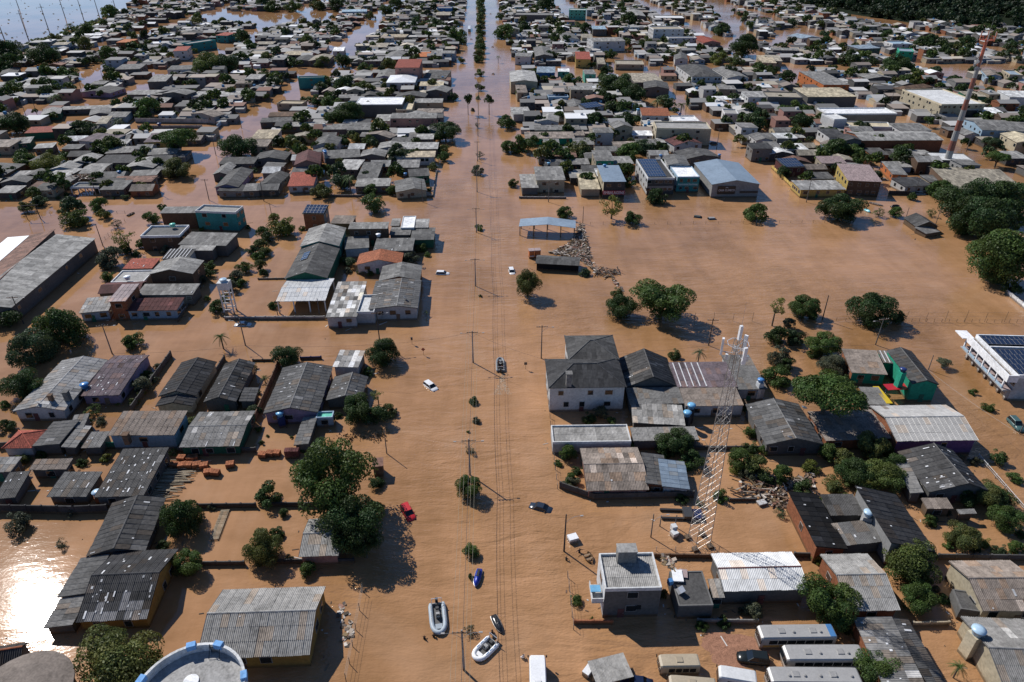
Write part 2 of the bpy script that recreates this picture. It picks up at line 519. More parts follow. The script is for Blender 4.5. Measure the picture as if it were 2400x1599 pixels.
def make_house(c, ang, W, D, h, typ, rise, rc, wc, label=None, o=None):
    o = o or {}
    name = o.get('n', 'house')
    cat = o.get('cat', name.replace('_', ' '))
    lod = 0 if c[1] < 168 else (1 if c[1] < 330 else 2)
    if 'lod' in o:
        lod = int(o['lod'])
    T = thing(name, (c[0], c[1], 0), ang, label, cat, o.get('g', 'buildings of the flooded town'))
    HOUSES.append((T, W, D, h, rc, wc, typ))
    if label is None:
        AUTO.append((T, rc, wc, typ, h, W * D))
    FOOT.append((c[0], c[1], (W + D) / 4 + 1.0))
    hw, hd = W / 2, D / 2
    over = float(o.get('over', .35 if lod < 2 else .2))
    fr = float(o.get('frac', .5))                     # ridge position from the back
    Vv = Vector
    slopes = []
    rmat = o.get('rm', 'roof_tiles' if rc in ('red', 'tile', 'pinkroof', 'orange') else 'fibro')
    yr = hd - D * fr                                  # ridge y for gx
    xr = -hw + W * fr

    def zr(x, y):
        if typ == 'gx':
            return h + rise * ((hd - y) / (hd - yr) if y > yr else (y + hd) / (yr + hd))
        if typ == 'gy':
            return h + rise * ((x + hw) / (xr + hw) if x < xr else (hw - x) / (hw - xr))
        if typ == 'mf':
            return h + rise * (y + hd) / D
        if typ == 'mb':
            return h + rise * (hd - y) / D
        if typ == 'ml':
            return h + rise * (x + hw) / W
        if typ == 'mr':
            return h + rise * (hw - x) / W
        return h

    if typ == 'gx':
        slopes = [(Vv((-hw, -hd, h)), Vv((1, 0, 0)), Vv((0, yr + hd, rise)), W), (Vv((hw, hd, h)), Vv((-1, 0, 0)), Vv((0, yr - hd, rise)), W)]
    elif typ == 'gy':
        slopes = [(Vv((-hw, hd, h)), Vv((0, -1, 0)), Vv((xr + hw, 0, rise)), D), (Vv((hw, -hd, h)), Vv((0, 1, 0)), Vv((xr - hw, 0, rise)), D)]
    elif typ == 'mf':
        slopes = [(Vv((-hw, -hd, h)), Vv((1, 0, 0)), Vv((0, D, rise)), W)]
    elif typ == 'mb':
        slopes = [(Vv((hw, hd, h)), Vv((-1, 0, 0)), Vv((0, -D, rise)), W)]
    elif typ == 'ml':
        slopes = [(Vv((-hw, hd, h)), Vv((0, -1, 0)), Vv((W, 0, rise)), D)]
    elif typ == 'mr':
        slopes = [(Vv((hw, -hd, h)), Vv((0, 1, 0)), Vv((-W, 0, rise)), D)]
    base = Vv(col(rc)[:3])
    sheets = lod == 0 and rmat in ('fibro', 'metal_roof') and typ not in ('flat', 'hip')
    far_mat = {'fibro': 'roof_sheets'}.get(rmat, rmat)
    rb = MB()
    th = .1
    if typ == 'flat':
        pz = h - float(o.get('pdepth', .55))
        t = .22
        rb.box(-hw + t, hw - t, -hd + t, hd - t, pz - .15, pz)
        roof = rb.build("roof", o.get('rm', 'concrete'), T, col(rc, R.uniform(.9, 1.1)))
        if o.get('corr'):                              # corrugated cover lying between the parapets
            nx_ = max(1, round((W - 2 * t) / 1.05)); ny_ = max(1, round((D - 2 * t) / 2.2))
            for i in range(nx_):
                for j in range(ny_):
                    s_ = add("sheet", SHEET, roof, col(o['corr'], R.uniform(.8, 1.2)))
                    ww, ll = (W - 2 * t) / nx_, (D - 2 * t) / ny_
                    s_.location = (-hw + t + i * ww, -hd + t + j * ll, pz + .1 + .02 * j); s_.scale = (ww, ll, 1)
        pc = col(o.get('par', wc), 1.0)
        pb = MB()
        pb.box(-hw, hw, -hd, -hd + t, pz - .15, h).box(-hw, hw, hd - t, hd, pz - .15, h)
        pb.box(-hw, -hw + t, -hd + t, hd - t, pz - .15, h).box(hw - t, hw, -hd + t, hd - t, pz - .15, h)
        pb.build("parapet", "plaster", T, pc)
    elif typ == 'hip':
        k = min(hw, hd)
        A = [(-hw, -hd, h), (hw, -hd, h), (hw, hd, h), (-hw, hd, h)]
        if W >= D:
            r0, r1 = (-hw + k, 0, h + rise), (hw - k, 0, h + rise)
        else:
            r0, r1 = (0, -hd + k, h + rise), (0, hd - k, h + rise)
        sl_ = math.hypot(k, rise)
        if W >= D:
            fs = [[A[0], A[1], r1, r0], [A[2], A[3], r0, r1], [A[1], A[2], r1], [A[3], A[0], r0]]
        else:
            fs = [[A[0], A[1], r0], [A[2], A[3], r1], [A[1], A[2], r1, r0], [A[3], A[0], r0, r1]]
        for f_ in fs:
            e_ = (Vv(f_[1]) - Vv(f_[0])).normalized()
            n_ = (Vv(f_[1]) - Vv(f_[0])).cross(Vv(f_[2]) - Vv(f_[0])).normalized()
            s_ = n_.cross(e_)
            rb.face(f_, uv=[((Vv(p) - Vv(f_[0])).dot(e_), (Vv(p) - Vv(f_[0])).dot(s_)) for p in f_])
        rb.face([(p[0], p[1], p[2] - .08) for p in A[::-1]])
        for i in range(4):
            a, b_ = A[i], A[(i + 1) % 4]
            rb.face([(a[0], a[1], a[2] - .08), (b_[0], b_[1], b_[2] - .08), b_, a])
        roof = rb.build("roof", far_mat, T, col(rc, R.uniform(.9, 1.1)))
        if lod < 2:
            cb = MB()
            cb.bar(r0, r1, .12, 5)
            for a in A:
                rr = r0 if (Vv(a) - Vv(r0)).length < (Vv(a) - Vv(r1)).length else r1
                cb.bar(a, rr, .1, 5)
            cb.build("ridge_cap", "fibro", roof, col(rc, 1.5))
    else:
        for P0, e, sv, Le in slopes:
            Ls = sv.length
            s_ = sv.normalized()
            n_ = e.cross(s_)
            a, b_, c_, d_ = P0, P0 + e * Le, P0 + e * Le + sv, P0 + sv
            dn = n_ * -th
            rb.face([a, b_, c_, d_], uv=[(0, 0), (Le, 0), (Le, Ls), (0, Ls)])
            rb.face([d_ + dn, c_ + dn, b_ + dn, a + dn], uv=[(0, Ls), (Le, Ls), (Le, 0), (0, 0)])
            for p0, p1 in ((a, b_), (b_, c_), (c_, d_), (d_, a)):
                rb.face([p0 + dn, p1 + dn, p1, p0], uv=[(0, 0), (.3, 0), (.3, .1), (0, .1)])
        roof = rb.build("roof", 'fibro' if sheets else far_mat, T, col(rc, .8 if sheets else R.uniform(.85, 1.15)))
        if sheets:
            pw = float(o.get('pw', .25))
            sm = SHEETM if rmat == 'metal_roof' else SHEET
            nsheet = 0
            for P0, e, sv, Le in slopes:
                Ls = sv.length
                s_ = sv.normalized()
                n_ = e.cross(s_)
                nc_ = max(1, round(Le / 1.08)); nr_ = max(1, math.ceil(Ls / float(o.get('sl', 2.3))))
                wd, ln = Le / nc_, Ls / nr_
                for j in range(nr_):
                    rowk = R.uniform(.9, 1.1)
                    for i in range(nc_):
                        if nsheet >= 290 or R.random() < float(o.get('hole', 0)):
                            continue
                        nsheet += 1
                        k = rowk * R.uniform(1 - .45 * pw, 1 + .5 * pw)
                        if R.random() < .22 * pw * pw * 2:
                            k *= R.choice((1.7, 2.1, .55))
                        if 'er' in o and P0.y < 0 and (j == 0 or (j == 1 and i % 5 in (0, 1, 2)) or (j == 2 and i % 7 == 5)) and i > 0 and R.random() < .93:
                            k = 4.2 * R.uniform(.9, 1.1)
                        cc = base * k
                        if R.random() < .16:
                            cc = Vector((cc.x * 1.12, cc.y * .97, cc.z * .84))
                        so_ = add("sheet", sm, roof, (min(cc.x, .8), min(cc.y, .8), min(cc.z, .8), 1))
                        tw_ = R.gauss(0, .008)
                        e2_, s2_ = e + s_ * tw_, s_ - e * tw_
                        onslope(so_, P0 + e * (i * wd) + s_ * (j * ln - (R.uniform(0, .12) if j == 0 else 0)) + n_ * (.055 + .006 * j + R.uniform(0, .02)), e2_, s2_, n_, wd, ln)
            if typ in ('gx', 'gy'):
                P0, e, sv, Le = slopes[0]
                r0, r1 = P0 + sv, P0 + sv + e * Le
                MB().bar(r0 + Vv((0, 0, .04)), r1 + Vv((0, 0, .04)), .13, 6).build("ridge_cap", "fibro", roof, col(o.get('ridge', rc), 1.3))
        for i in range(int(o.get('fl', 0))):            # pale scraps and cracked patches on the roof
            P0, e, sv, Le = slopes[0] if (len(slopes) == 1 or R.random() < .75) else slopes[1]
            Ls = sv.length; s_ = sv.normalized(); n_ = e.cross(s_)
            po = add("patch", UB["plaster"], roof, col('snow', R.uniform(.55, 1.0)))
            onslope(po, P0 + e * R.uniform(.3, Le - .3) + s_ * R.uniform(.2, Ls - .4) + n_ * .11, e, s_, n_, R.uniform(.12, .3), R.choice((.18, .25, .35, .5, 1.0)) * R.uniform(.8, 1.2), .03)
    if o.get('strips'):                                 # long translucent sheets
        P0, e, sv, Le = slopes[0]
        Ls = sv.length; s_ = sv.normalized(); n_ = e.cross(s_)
        ns = int(o['strips'])
        for i in range(ns):
            po = add("skylight_strip", UB["plaster"], roof, col('snow', .8))
            onslope(po, P0 + e * (Le * (i + .6) / (ns + .8) * float(o.get('sspan', 1))) + s_ * (Ls * .5) + n_ * .12, e, s_, n_, .22, Ls * .94, .04)
    # walls
    ins = over if typ != 'flat' else 0.0
    x0, x1, y0, y1 = -hw + ins, hw - ins, -hd + ins, hd - ins
    if typ == 'flat':
        x0 += .01; x1 -= .01; y0 += .01; y1 -= .01
    zb = -1.2

    def zt(x, y):
        return (h - .2 if typ == 'flat' else (h - .06 if typ == 'hip' else zr(x, y) - .1))
    sides = {}
    fmid = [xr] if typ == 'gy' else []
    smid = [yr] if typ == 'gx' else []
    sides['f'] = [(x0, y0)] + [(x, y0) for x in fmid] + [(x1, y0)]
    sides['r'] = [(x1, y0)] + [(x1, y) for y in smid] + [(x1, y1)]
    sides['b'] = [(x1, y1)] + [(x, y1) for x in fmid] + [(x0, y1)]
    sides['l'] = [(x0, y1)] + [(x0, y) for y in smid] + [(x0, y0)]
    if o.get('open'):
        pc = col(o.get('pc', 'white'))
        nx_ = max(2, int(o.get('open')))
        for i in range(nx_):
            for y in (y0, y1):
                x = x0 + (x1 - x0) * i / (nx_ - 1)
                block("post", "paint", T, (x, y, (zt(x, y) + zb) / 2), (.28, .28, zt(x, y) - zb), pc)
    else:
        for sd, ln in sides.items():
            wcol = o.get(sd + 'w', wc)
            g = MB()
            acc = 0.0
            t = .16
            cx_, cy_ = {'f': (0, 1), 'r': (-1, 0), 'b': (0, -1), 'l': (1, 0)}[sd]
            for (xa, ya), (xb, yb) in zip(ln, ln[1:]):
                dl = math.hypot(xb - xa, yb - ya)
                za, zb2 = zt(xa, ya), zt(xb, yb)
                # outer and inner skin, plus the top edge
                g.face([(xa, ya, zb), (xb, yb, zb), (xb, yb, zb2), (xa, ya, za)], uv=[(acc, zb), (acc + dl, zb), (acc + dl, zb2), (acc, za)])
                xi, yi, xj, yj = xa + cx_ * t, ya + cy_ * t, xb + cx_ * t, yb + cy_ * t
                g.face([(xj, yj, zb), (xi, yi, zb), (xi, yi, za), (xj, yj, zb2)])
                g.face([(xa, ya, za), (xb, yb, zb2), (xj, yj, zb2), (xi, yi, za)])
                acc += dl
            g.build("wall", "brickwork" if wcol in ('brick', 'orange') else "plaster", T, col(wcol, R.uniform(.62, .78)))
        if int(o.get('win', 1)) and h > 2.0:
            side = 'r' if c[0] < 0 else 'l'
            fcw = col('light', .9)
            for sd in ('f', side):
                Ld = (x1 - x0) if sd == 'f' else (y1 - y0)
                hh = h if (sd == 'f' and typ in ('mf', 'gx', 'flat', 'hip', 'gy', 'ml', 'mr')) or typ in ('gy', 'flat', 'hip') else h
                rows = [hh - 1.25] if hh < 4.2 else [hh - 1.5, hh - 4.4]
                if hh > 9:
                    rows.append(hh - 7.3)
                nwin = int(o.get('nw', max(1, min(6, Ld / (3.4 if lod < 2 else 4.2)))))
                for z in rows:
                    if z < .75:
                        continue
                    for i in range(nwin):
                        if 'nw' not in o and R.random() < .3:
                            continue
                        tt = (i + .5) / nwin + (R.uniform(-.06, .06) if nwin > 1 else 0)
                        ww = R.choice((1.0, 1.3, 1.5)); hh2 = R.choice((1.0, 1.15))
                        if sd == 'f':
                            window(T, (x0 + (x1 - x0) * tt, y0, z), ww, hh2, -math.pi / 2, lod, fcw)
                        elif sd == 'r':
                            window(T, (x1, y0 + (y1 - y0) * tt, z), ww, hh2, 0, lod, fcw)
                        else:
                            window(T, (x0, y0 + (y1 - y0) * tt, z), ww, hh2, math.pi, lod, fcw)
            if lod < 2 and h > 1.9:
                dz = min(1.9, h - .5)
                dx = x0 + (x1 - x0) * R.uniform(.3, .7)
                dd = block("door", "wood", T, (dx, y0 - .03, dz / 2 - .15), (.95, .08, dz + .3), col(R.choice(('brown', 'wood', 'dgreen', 'maroon')), 1.0))
                hnd = add("handle", UB["steel"], dd, col('pale')); hnd.location = (.36, -.7, .1); hnd.scale = (.08, .8, .06)
    if o.get('solar'):                                   # nx:ny:u0:u1:v0:v1 on slope 0 (or the flat roof)
        nx_, ny_, u0, u1, v0, v1 = [float(t_) for t_ in o['solar'].split(':')]
        nx_, ny_ = int(nx_), int(ny_)
        if slopes:
            P0, e, sv, Le = slopes[int(o.get('ss', 0))]
        else:
            P0, e, sv, Le = Vv((-hw, -hd, h - .2)), Vv((1, 0, 0)), Vv((0, D, .4)), W
        Ls = sv.length; s_ = sv.normalized(); n_ = e.cross(s_)
        for i in range(nx_):
            for j in range(ny_):
                po = add("solar_panel", SOLAR, T, col('pale'))
                wu, wv_ = Le * (u1 - u0) / nx_, Ls * (v1 - v0) / ny_
                onslope(po, P0 + e * (Le * u0 + wu * (i + .5)) + s_ * (Ls * v0 + wv_ * (j + .5)) + n_ * .22, e, s_, n_, wu * .97, wv_ * .97)
    return T


def parse_houses(txt):
    for ln in txt.strip().splitlines():
        ln = ln.strip()
        if not ln or ln[0] == '#':
            continue
        f = ln.split('|')
        reg, pts, h, typ, rise, rc, wc, opts = f[:8]
        label = f[8] if len(f) > 8 and f[8] else None
        h, rise = float(h), float(rise)
        o = dict(kv.split('=') for kv in opts.split(',') if kv)
        z = {'mf': [h + rise, h + rise, h, h], 'mb': [h, h, h + rise, h + rise], 'ml': [h, h + rise, h + rise, h], 'mr': [h + rise, h, h, h + rise]}.get(typ, h)
        house_rect(pts_of(pts, reg, z), h, typ, rise, rc, wc, label, o)

NEAR = """
A|815,600 1285,598 1105,1115 605,1115|2.4|gx|2.2|dark|ochre|pw=.3,fl=30,er=1,sl=1.6|dark gabled house with a block of pale replacement sheets along its eave
A|850,255 1215,205 1075,600 610,650|2.3|gy|1.2|dk2|grey|pw=.5,fl=5,n=long_shed,cat=shed|long dark gabled shed with a bare ridge pole behind the patched house
A|600,655 790,630 655,915 420,945|2.0|ml|.6|grey|grey|n=lean_to,cat=shed|grey corrugated lean-to beside the sun glint, upper of two
A|445,960 640,925 545,1145 315,1175|1.8|ml|.5|mid|grey|n=lean_to,cat=shed|grey corrugated lean-to nearest the sparkling water, lower of two
A|1630,885 B510,870 B395,1378 1465,1385|3.0|gx|2.0|light|ochre|pw=.1,fl=1|large striped corrugated house with ochre walls beside the round white reservoir
E|885,1120 1255,1085 1050,1450 705,1460|2.8|mf|.5|dk2|grey|pw=.35,fl=34|wide dark roof flecked with white scraps beside the timber pile
E|505,1275 755,1275 640,1450 305,1465|2.1|mf|.4|grey|grey|pw=.35,fl=5|grey corrugated roof with a pale front edge between flecked roof and yard
E|265,1180 535,1180 490,1255 215,1260|2.4|mf|.3|warm|grey|n=shed|small sand-grey shed roof above the black wall
E|-60,1168 170,1165 70,1275 -140,1275|2.6|mf|.3|light|grey|n=shed|pale grey roof corner cut by the picture edge beside the small shed
E|70,1270 210,1280 120,1460 -40,1480|2.2|mf|.4|dk2|grey|fl=4,n=shed|dark grey roof with one white strip at the picture edge
A|-120,1285 190,1312 165,1400 -150,1470|2.2|gx|1.0|dark|grey|win=0,n=shed,ridge=tile|dark roof with an orange tiled ridge in the bottom corner
C|1468,626 D180,607 D293,888 1555,897|3.4|gx|.8|white|grey|rm=metal_roof,pw=.12,n=warehouse,ridge=maroon|white sheet-roofed warehouse crossed by the shadow of the lattice tower
C|1440,810 1530,808 1560,945 1480,945|2.8|mf|.3|light|grey|n=shed,pw=.6|narrow translucent sheet roof between concrete slab and white warehouse
C|1160,750 1405,748 1482,1003 1225,1003|3.0|flat|0|dk2|grey|win=0,pdepth=.12,rm=concrete,n=annex|dark concrete slab roof with a mattress and rubbish on it
G|505,1105 930,1095 1000,1415 540,1405|2.2|gx|1.1|warm|pink|pw=.5,fl=3,sl=2.6|weathered sand-grey corrugated house with pale panels beside the avenue
G|945,1130 1110,1155 1165,1385 990,1355|2.3|mr|.5|grey|brick|pw=.35,n=annex,cat=shed|grey corrugated annex between sand-grey house and blue metal roof
G|1080,1178 1245,1200 1330,1418 1098,1372|2.2|mr|.4|bmetal|white|rm=metal_roof,pw=.4,n=annex,cat=shed|crooked blue metal roof beside the foot of the lattice tower
G|240,450 800,430 822,655 268,655|6.3|hip|2.3|dark|white|nw=3,n=villa,cat=house|large white two-storey house with dark hipped roof on the street corner
G|388,268 735,272 800,455 408,445|6.6|hip|1.8|dk2|white|n=villa,cat=house,nw=2|upper hipped wing of the white corner house toward the street
G|795,430 1140,450 1220,648 830,655|3.2|gy|2.6|dk2|grey|pw=.4,fl=3|steep dark gabled house behind the white corner house
G|835,660 1225,650 1262,775 865,775|3.0|mf|.4|grey|grey|pw=.3,win=0|grey corrugated roof in the shade of the white corner house
G|875,778 1255,775 1265,940 885,905|2.7|mf|.3|light|grey|pw=.5,win=0,n=annex,cat=shed|light grey patched roof below the two blue water tanks
G|285,908 840,945 888,1048 300,1055|3.0|flat|0|light|white|corr=light,par=white,win=0,pdepth=.4,n=outbuilding|long low outbuilding with white parapet between the corner house and the sand-grey roof
G|860,945 1340,948 1380,1045 895,1040|2.6|mf|.3|mid|grey|win=0,pw=.25,n=outbuilding|long grey sheet roof shaded by bushes beside the white-parapet outbuilding
G|1150,468 1590,468 1640,652 1215,652|3.4|mf|.5|purple|white|strips=5,sspan=.62,pw=.3,over=.1|brown-grey roof with five white stripes in front of the topiary dome
G|1235,660 1650,655 1700,788 1265,788|3.0|mf|.5|warm|white|pw=.2,over=.1|brown-grey corrugated roof with white edges facing the small yard
G|1530,415 1740,415 1885,675 1665,660|3.2|mf|.5|grey|white|pw=.15|smooth grey roof behind the lattice tower beside a white tank pillar
G|1735,775 H240,780 H385,1065 1850,1085|3.0|gy|1.5|grey|grey|pw=.55,fl=4|two-tone grey gabled house next to the spreading flat-topped tree
H|555,375 805,378 857,552 608,552|3.4|mf|1.0|warm|green|lw=brick,nw=2|small green-walled house with sand-grey roof and bare brick side
H|905,395 1050,372 1243,635 1045,635|4.6|gy|1.0|dk2|green|nw=0,over=.15|tall emerald green house with dark gabled roof at the street corner
H|805,383 945,383 930,470 857,487|3.6|mf|.3|grey|green|strips=3,win=0,n=annex,cat=shed|sheet roof with three white strips joining the two green houses
H|755,787 1315,787 1545,1045 930,1045|3.8|gx|1.4|pale|violet|rm=metal_roof,pw=.12,lw=brick,n=warehouse|pale metal warehouse with a purple end wall on the side street
H|305,850 735,800 935,1030 420,1043|2.8|mf|.4|warm|brick|pw=.2|brown-grey corrugated roof with a square skylight beside the pale warehouse
H|700,655 790,650 905,780 715,785|2.8|mf|.2|grey|grey|win=0,n=annex,cat=shed|grey strip roof with a yellow edge between spreading tree and green house
H|990,1140 1350,1100 1605,1412 1165,1435|3.0|gy|1.9|dk2|grey|frac=.6,pw=.4,fl=24|big dark gabled house flecked with white along the white rail fence
H|905,1150 995,1160 1165,1437 1060,1437|2.6|ml|.5|mid|grey|win=0,pw=.2,n=lean_to,cat=shed|grey lean-to along the flecked dark house
D|158,165 385,182 555,585 348,575|3.4|mr|.7|black|brick|pw=.9,fl=4,nw=1|near-black roof with a long bare orange brick wall facing the yard
D|385,182 630,190 705,345 455,335|2.9|mf|.4|dk2|grey|win=0,n=annex,cat=shed|dark grey roof between the brick-walled house and the courtyard
D|465,405 800,365 890,522 555,570|3.0|mf|.5|grey|grey|win=0,fl=4,n=annex,cat=shed|grey ribbed roof in front of the small dark courtyard
D|645,118 945,190 1245,632 890,522|3.2|mr|2.2|dark|pale|win=0,fl=4,pw=.35|large black single-slope roof with a tall pale side wall beside the courtyard
D|385,625 745,628 962,1040 590,1042|3.4|gx|1.5|light|brick|pw=.15|grey corrugated gabled house with orange brick side wall behind the leafy tree
D|640,1100 905,1082 1160,1590 840,1600|3.0|ml|.5|mid|brick|pw=.5,fl=8,n=shed|long light corrugated shed roof beside the parked buses
D|915,1098 1040,1100 1295,1590 1165,1590|3.0|mr|.4|dk2|grey|pw=.5,fl=2,win=0,n=shed|narrow dark corrugated strip with two yellow panels along the light shed
D|1335,675 1810,675 2040,1040 1570,1040|3.4|gx|1.5|warm|cream|pw=.2,fl=2|brown-grey corrugated house with cream gable wall at the picture edge
D|1412,1100 2060,1100 2400,1720 1800,1720|3.2|gx|1.9|mid|cream|pw=.25,fl=5|grey corrugated house with cream walls and buttress pillars in the bottom corner
D|1390,890 1510,890 1575,1040 1400,1040|2.4|flat|0|dk2|grey|win=0,pdepth=.1,n=annex|small dark concrete slab beside the cream gable
D|1130,205 1310,220 1375,292 1160,290|2.2|mf|.3|warm|wood|n=shack,pw=.5|rickety wooden shack with a pale corrugated roof in the garden
D|1390,292 1510,295 1545,332 1400,325|1.9|mf|.2|mid|wood|n=shack,win=0|tiny lean-to roof beside the wooden shack
E|470,440 765,465 475,835 108,825|2.7|gy|1.1|pale|white|pw=.3,lw=white,fl=3|light greenish-grey gabled house with two chimneys and white walls
E|815,415 1090,418 873,725 640,705|2.8|gx|.7|purple|lilac|frac=.27,pw=.3,fl=20|purple-grey roof with white cracks over a lilac house
E|1335,455 1580,480 1440,722 1180,720|2.8|gy|1.3|dark|cream|pw=.3,fl=1|black gabled house inside the long garden wall
E|1185,728 1440,732 1415,797 1150,787|2.4|gy|.9|dark|cream|pw=.3,n=porch,win=0,cat=shed|black gabled porch at the near end of the black gabled house
E|1650,470 1865,480 1740,760 1510,765|2.8|gy|1.2|dk2|grey|pw=.6,fl=5|dark patched gabled house beside the alley, next to the black one
E|1800,655 1890,655 1880,762 1752,752|2.3|mr|.3|grey|grey|win=0,n=annex,cat=shed|grey side roof joined to the patched gabled house
E|925,828 1390,828 1270,1005 775,1005|3.7|mf|.6|warm|sky|pw=.15,nw=1|broad mauve-grey single-slope roof over a pale blue wall
E|1460,835 1870,830 1765,1088 1325,1090|2.6|gx|.7|mid|dgreen|pw=.4,fl=6|light ribbed roof above a dark green wall beside the brick stacks
E|400,897 570,897 430,1085 250,1078|2.5|ml|.5|grey|grey|win=0|grey sloping roof beside the red tiled corner roof
E|580,935 685,932 545,1097 440,1097|2.3|mr|.3|light|grey|win=0,n=annex,cat=shed|narrow light sheet roof beside a blue gutter
E|520,850 665,850 605,950 545,950|2.5|mf|.2|mid|grey|win=0,n=annex,cat=shed|small beige-grey sheet roof below the white chimney house
E|185,962 350,965 245,1078 -60,1130|2.5|hip|1.4|red|white|win=0|red tiled hipped roof at the edge beside the grey sloping roof
E|690,980 785,980 765,1092 580,1100|2.3|mf|.3|mid|grey|win=0,fl=3,n=annex,cat=shed|small grey roof tucked against the pale blue wall
F|200,505 550,505 470,835 55,850|3.0|gy|1.3|grey|lilac|pw=.3,fl=12|large blue-grey gabled house with a violet front and a blue tank
F|620,375 785,387 765,515 568,495|3.0|mf|.2|pale|white|pw=1,win=0,n=annex|small flat roof of silvery flaking sheets beside the dark street tree
F|590,548 800,600 785,748 515,757|2.4|gy|1.2|grey|grey|frac=.56,pw=.35,fl=8|small grey gabled house with two pale strips behind dark bushes
F|345,875 455,865 380,1070 280,1080|2.0|ml|.3|mid|grey|win=0,n=lean_to,cat=shed|narrow corrugated lean-to beside a pale teal wall
F|450,826 562,828 572,872 442,874|2.5|flat|0|mint|sky|nw=1,pdepth=.3,n=annex|little pale blue annex with mint green flat roof
B|385,365 640,365 630,640 320,640|2.4|gx|.9|light|pink|pw=.2,win=0,n=shed|ribbed grey shed half hidden under the biggest tree
J|245,1060 635,1060 570,1240 180,1240|3.8|gx|.6|white|white|open=4,rm=metal_roof,pw=.1,n=canopy|white metal canopy on white posts in the walled yard
J|365,800 682,795 592,1055 240,1055|4.4|gy|1.9|dk2|dgreen|pw=.2,fl=6,solar=3:3:.3:.55:.42:.75,n=hall,nw=0|dark gabled hall with a small solar array behind the white canopy
J|420,650 735,640 684,790 368,797|5.0|gy|1.7|light|mint|pw=.2,n=hall|lighter grey gabled hall adjoining the dark hall
J|660,1080 905,1085 825,1365 580,1375|3.4|mf|.5|light|white|pw=1.3|patchwork roof of white and grey sheets at the street corner wall
J|865,1180 1000,1190 965,1330 830,1325|3.8|flat|0|white|white|par=white,win=0|white flat terrace with a stair hood on the corner building
J|925,1075 1355,1075 1310,1310 985,1300|3.6|gy|.8|mid|white|frac=.58,pw=.3,fl=9|grey corner house roof with white scraps facing the avenue
J|1035,955 1355,950 1345,1070 1000,1075|3.4|gy|1.3|mid|brick|pw=.25,ridge=tile|grey gabled house with orange ridge tiles facing the avenue
J|850,850 1205,850 1190,925 810,955|3.3|gy|1.5|tile|white|nw=2|old terracotta tiled house amid the grey roofs
J|985,725 1290,725 1285,835 960,825|3.5|mf|.4|grey|grey|fl=6,pw=.2,win=0|flat grey roof with white scratches beside a round tank
J|735,705 885,715 960,800 712,820|3.3|mf|.4|grey|sky|pw=.2,win=0|bluish grey roof between the hall and the round tank
J|775,595 1080,595 1080,650 750,650|6.0|mf|.3|light|brown|fl=2|tall dark-walled block with light sheet roof behind the hall
J|640,540 835,540 770,607 610,607|4.0|mf|.3|warm|brown|win=0|sand-grey low roof beside the solar-panel house
J|415,450 600,455 555,530 375,530|6.0|mf|1.0|dark|brick|solar=6:3:.03:.97:.05:.95,nw=1,rw=pale|brick house fully covered by blue solar panels
J|1110,565 1190,565 1165,625 1100,625|3.5|mf|.2|light|grey|win=0,n=shed|small pale roof behind the glittering terrace
J|1195,545 1300,545 1300,640 1190,640|4.4|flat|0|snow|white|win=0,pdepth=.2|glittering white terrace roof near the avenue
J|1305,565 1415,570 1410,640 1300,640|4.0|mf|.2|pale|grey|win=0,fl=5|pale sheet roof beside the glittering terrace
J|1110,630 1270,640 1260,700 1085,700|3.6|mf|.3|mid|grey|win=0|grey roof below the glittering terrace
J|1275,640 1460,640 1460,740 1265,740|3.4|mf|.3|grey|dgreen|win=0|grey corner roof right at the avenue edge above a green wall
I|460,650 725,740 90,1325 -235,1270|4.6|mr|1.6|light|grey|n=warehouse,pw=.3,lod=1|long weathered warehouse roof with rusty panels beside the flooded side street
I|245,704 458,650 -235,1268 -480,1330|4.6|ml|1.6|rust|grey|n=warehouse,win=0,lod=1|rusty mottled slope of the long warehouse beside the white roof
I|60,718 242,706 -480,1320 -700,1345|4.4|ml|.2|snow|white|n=warehouse,win=0,rm=metal_roof|bright white metal roof at the picture edge beside the rusty slope
I|1665,450 1980,462 1925,515 1590,500|7.0|flat|0|light|teal|par=white,nw=2|teal two-storey block with white parapet on the second cross street
I|1360,470 1640,465 1595,520 1290,522|5.8|mf|.3|mid|brown|win=0|windowless dark brown block beside the teal one
I|1230,620 1535,620 1470,705 1155,705|5.2|flat|0|grey|brown|par=snow,nw=2|dark block with a white-rimmed stepped parapet and a roof tank
I|1560,665 1910,690 1860,800 1480,770|4.0|mf|.4|mid|grey|win=0|grey sheet roof in front of the teal block
I|1480,775 1760,790 1735,830 1450,825|3.8|mf|.2|light|grey|win=0,n=annex,cat=shed|light strip roof below the grey sheet roof
I|1400,810 1590,815 1550,895 1305,900|3.6|mf|.3|dark|white|strips=7,win=0,n=pergola|pergola with white beams over a dark yard
I|1320,900 1660,920 1575,1015 1220,1025|5.4|gy|1.4|light|brown|nw=1|tall brown gabled house with light grey roof and one white window
I|1080,890 1300,890 1250,975 1000,975|3.2|mf|.3|red|grey|win=0,fl=3|flat red roof with a white cross-shaped patch
I|1010,990 1240,985 1190,1080 890,1085|3.5|flat|0|pale|pale|par=snow,win=0,pdepth=.3|grey flat roof with white rim below the red roof
I|890,1085 1200,1080 1150,1150 770,1195|3.4|gx|1.0|maroon|brown|win=0|dark maroon roof behind the pink-topped brick tower block
I|985,1100 1120,1103 1040,1245 898,1243|5.8|mf|.3|pinkroof|brick|nw=1,rm=metal_roof|narrow brick tower block with pinkish sheet roof
I|1180,1090 1620,1105 1570,1200 1135,1180|3.5|mf|.4|mid|grey|fl=5|grey-green sheet roof behind the pale blue house
I|720,1205 900,1205 920,1330 655,1330|3.0|mf|.4|pale|sky|nw=2|pale corner roof over a blue-grey street wall
I|1090,1215 1500,1215 1445,1320 1050,1315|3.0|mf|.6|maroon|sky|nw=4|pale blue street house with a rust-red ribbed roof
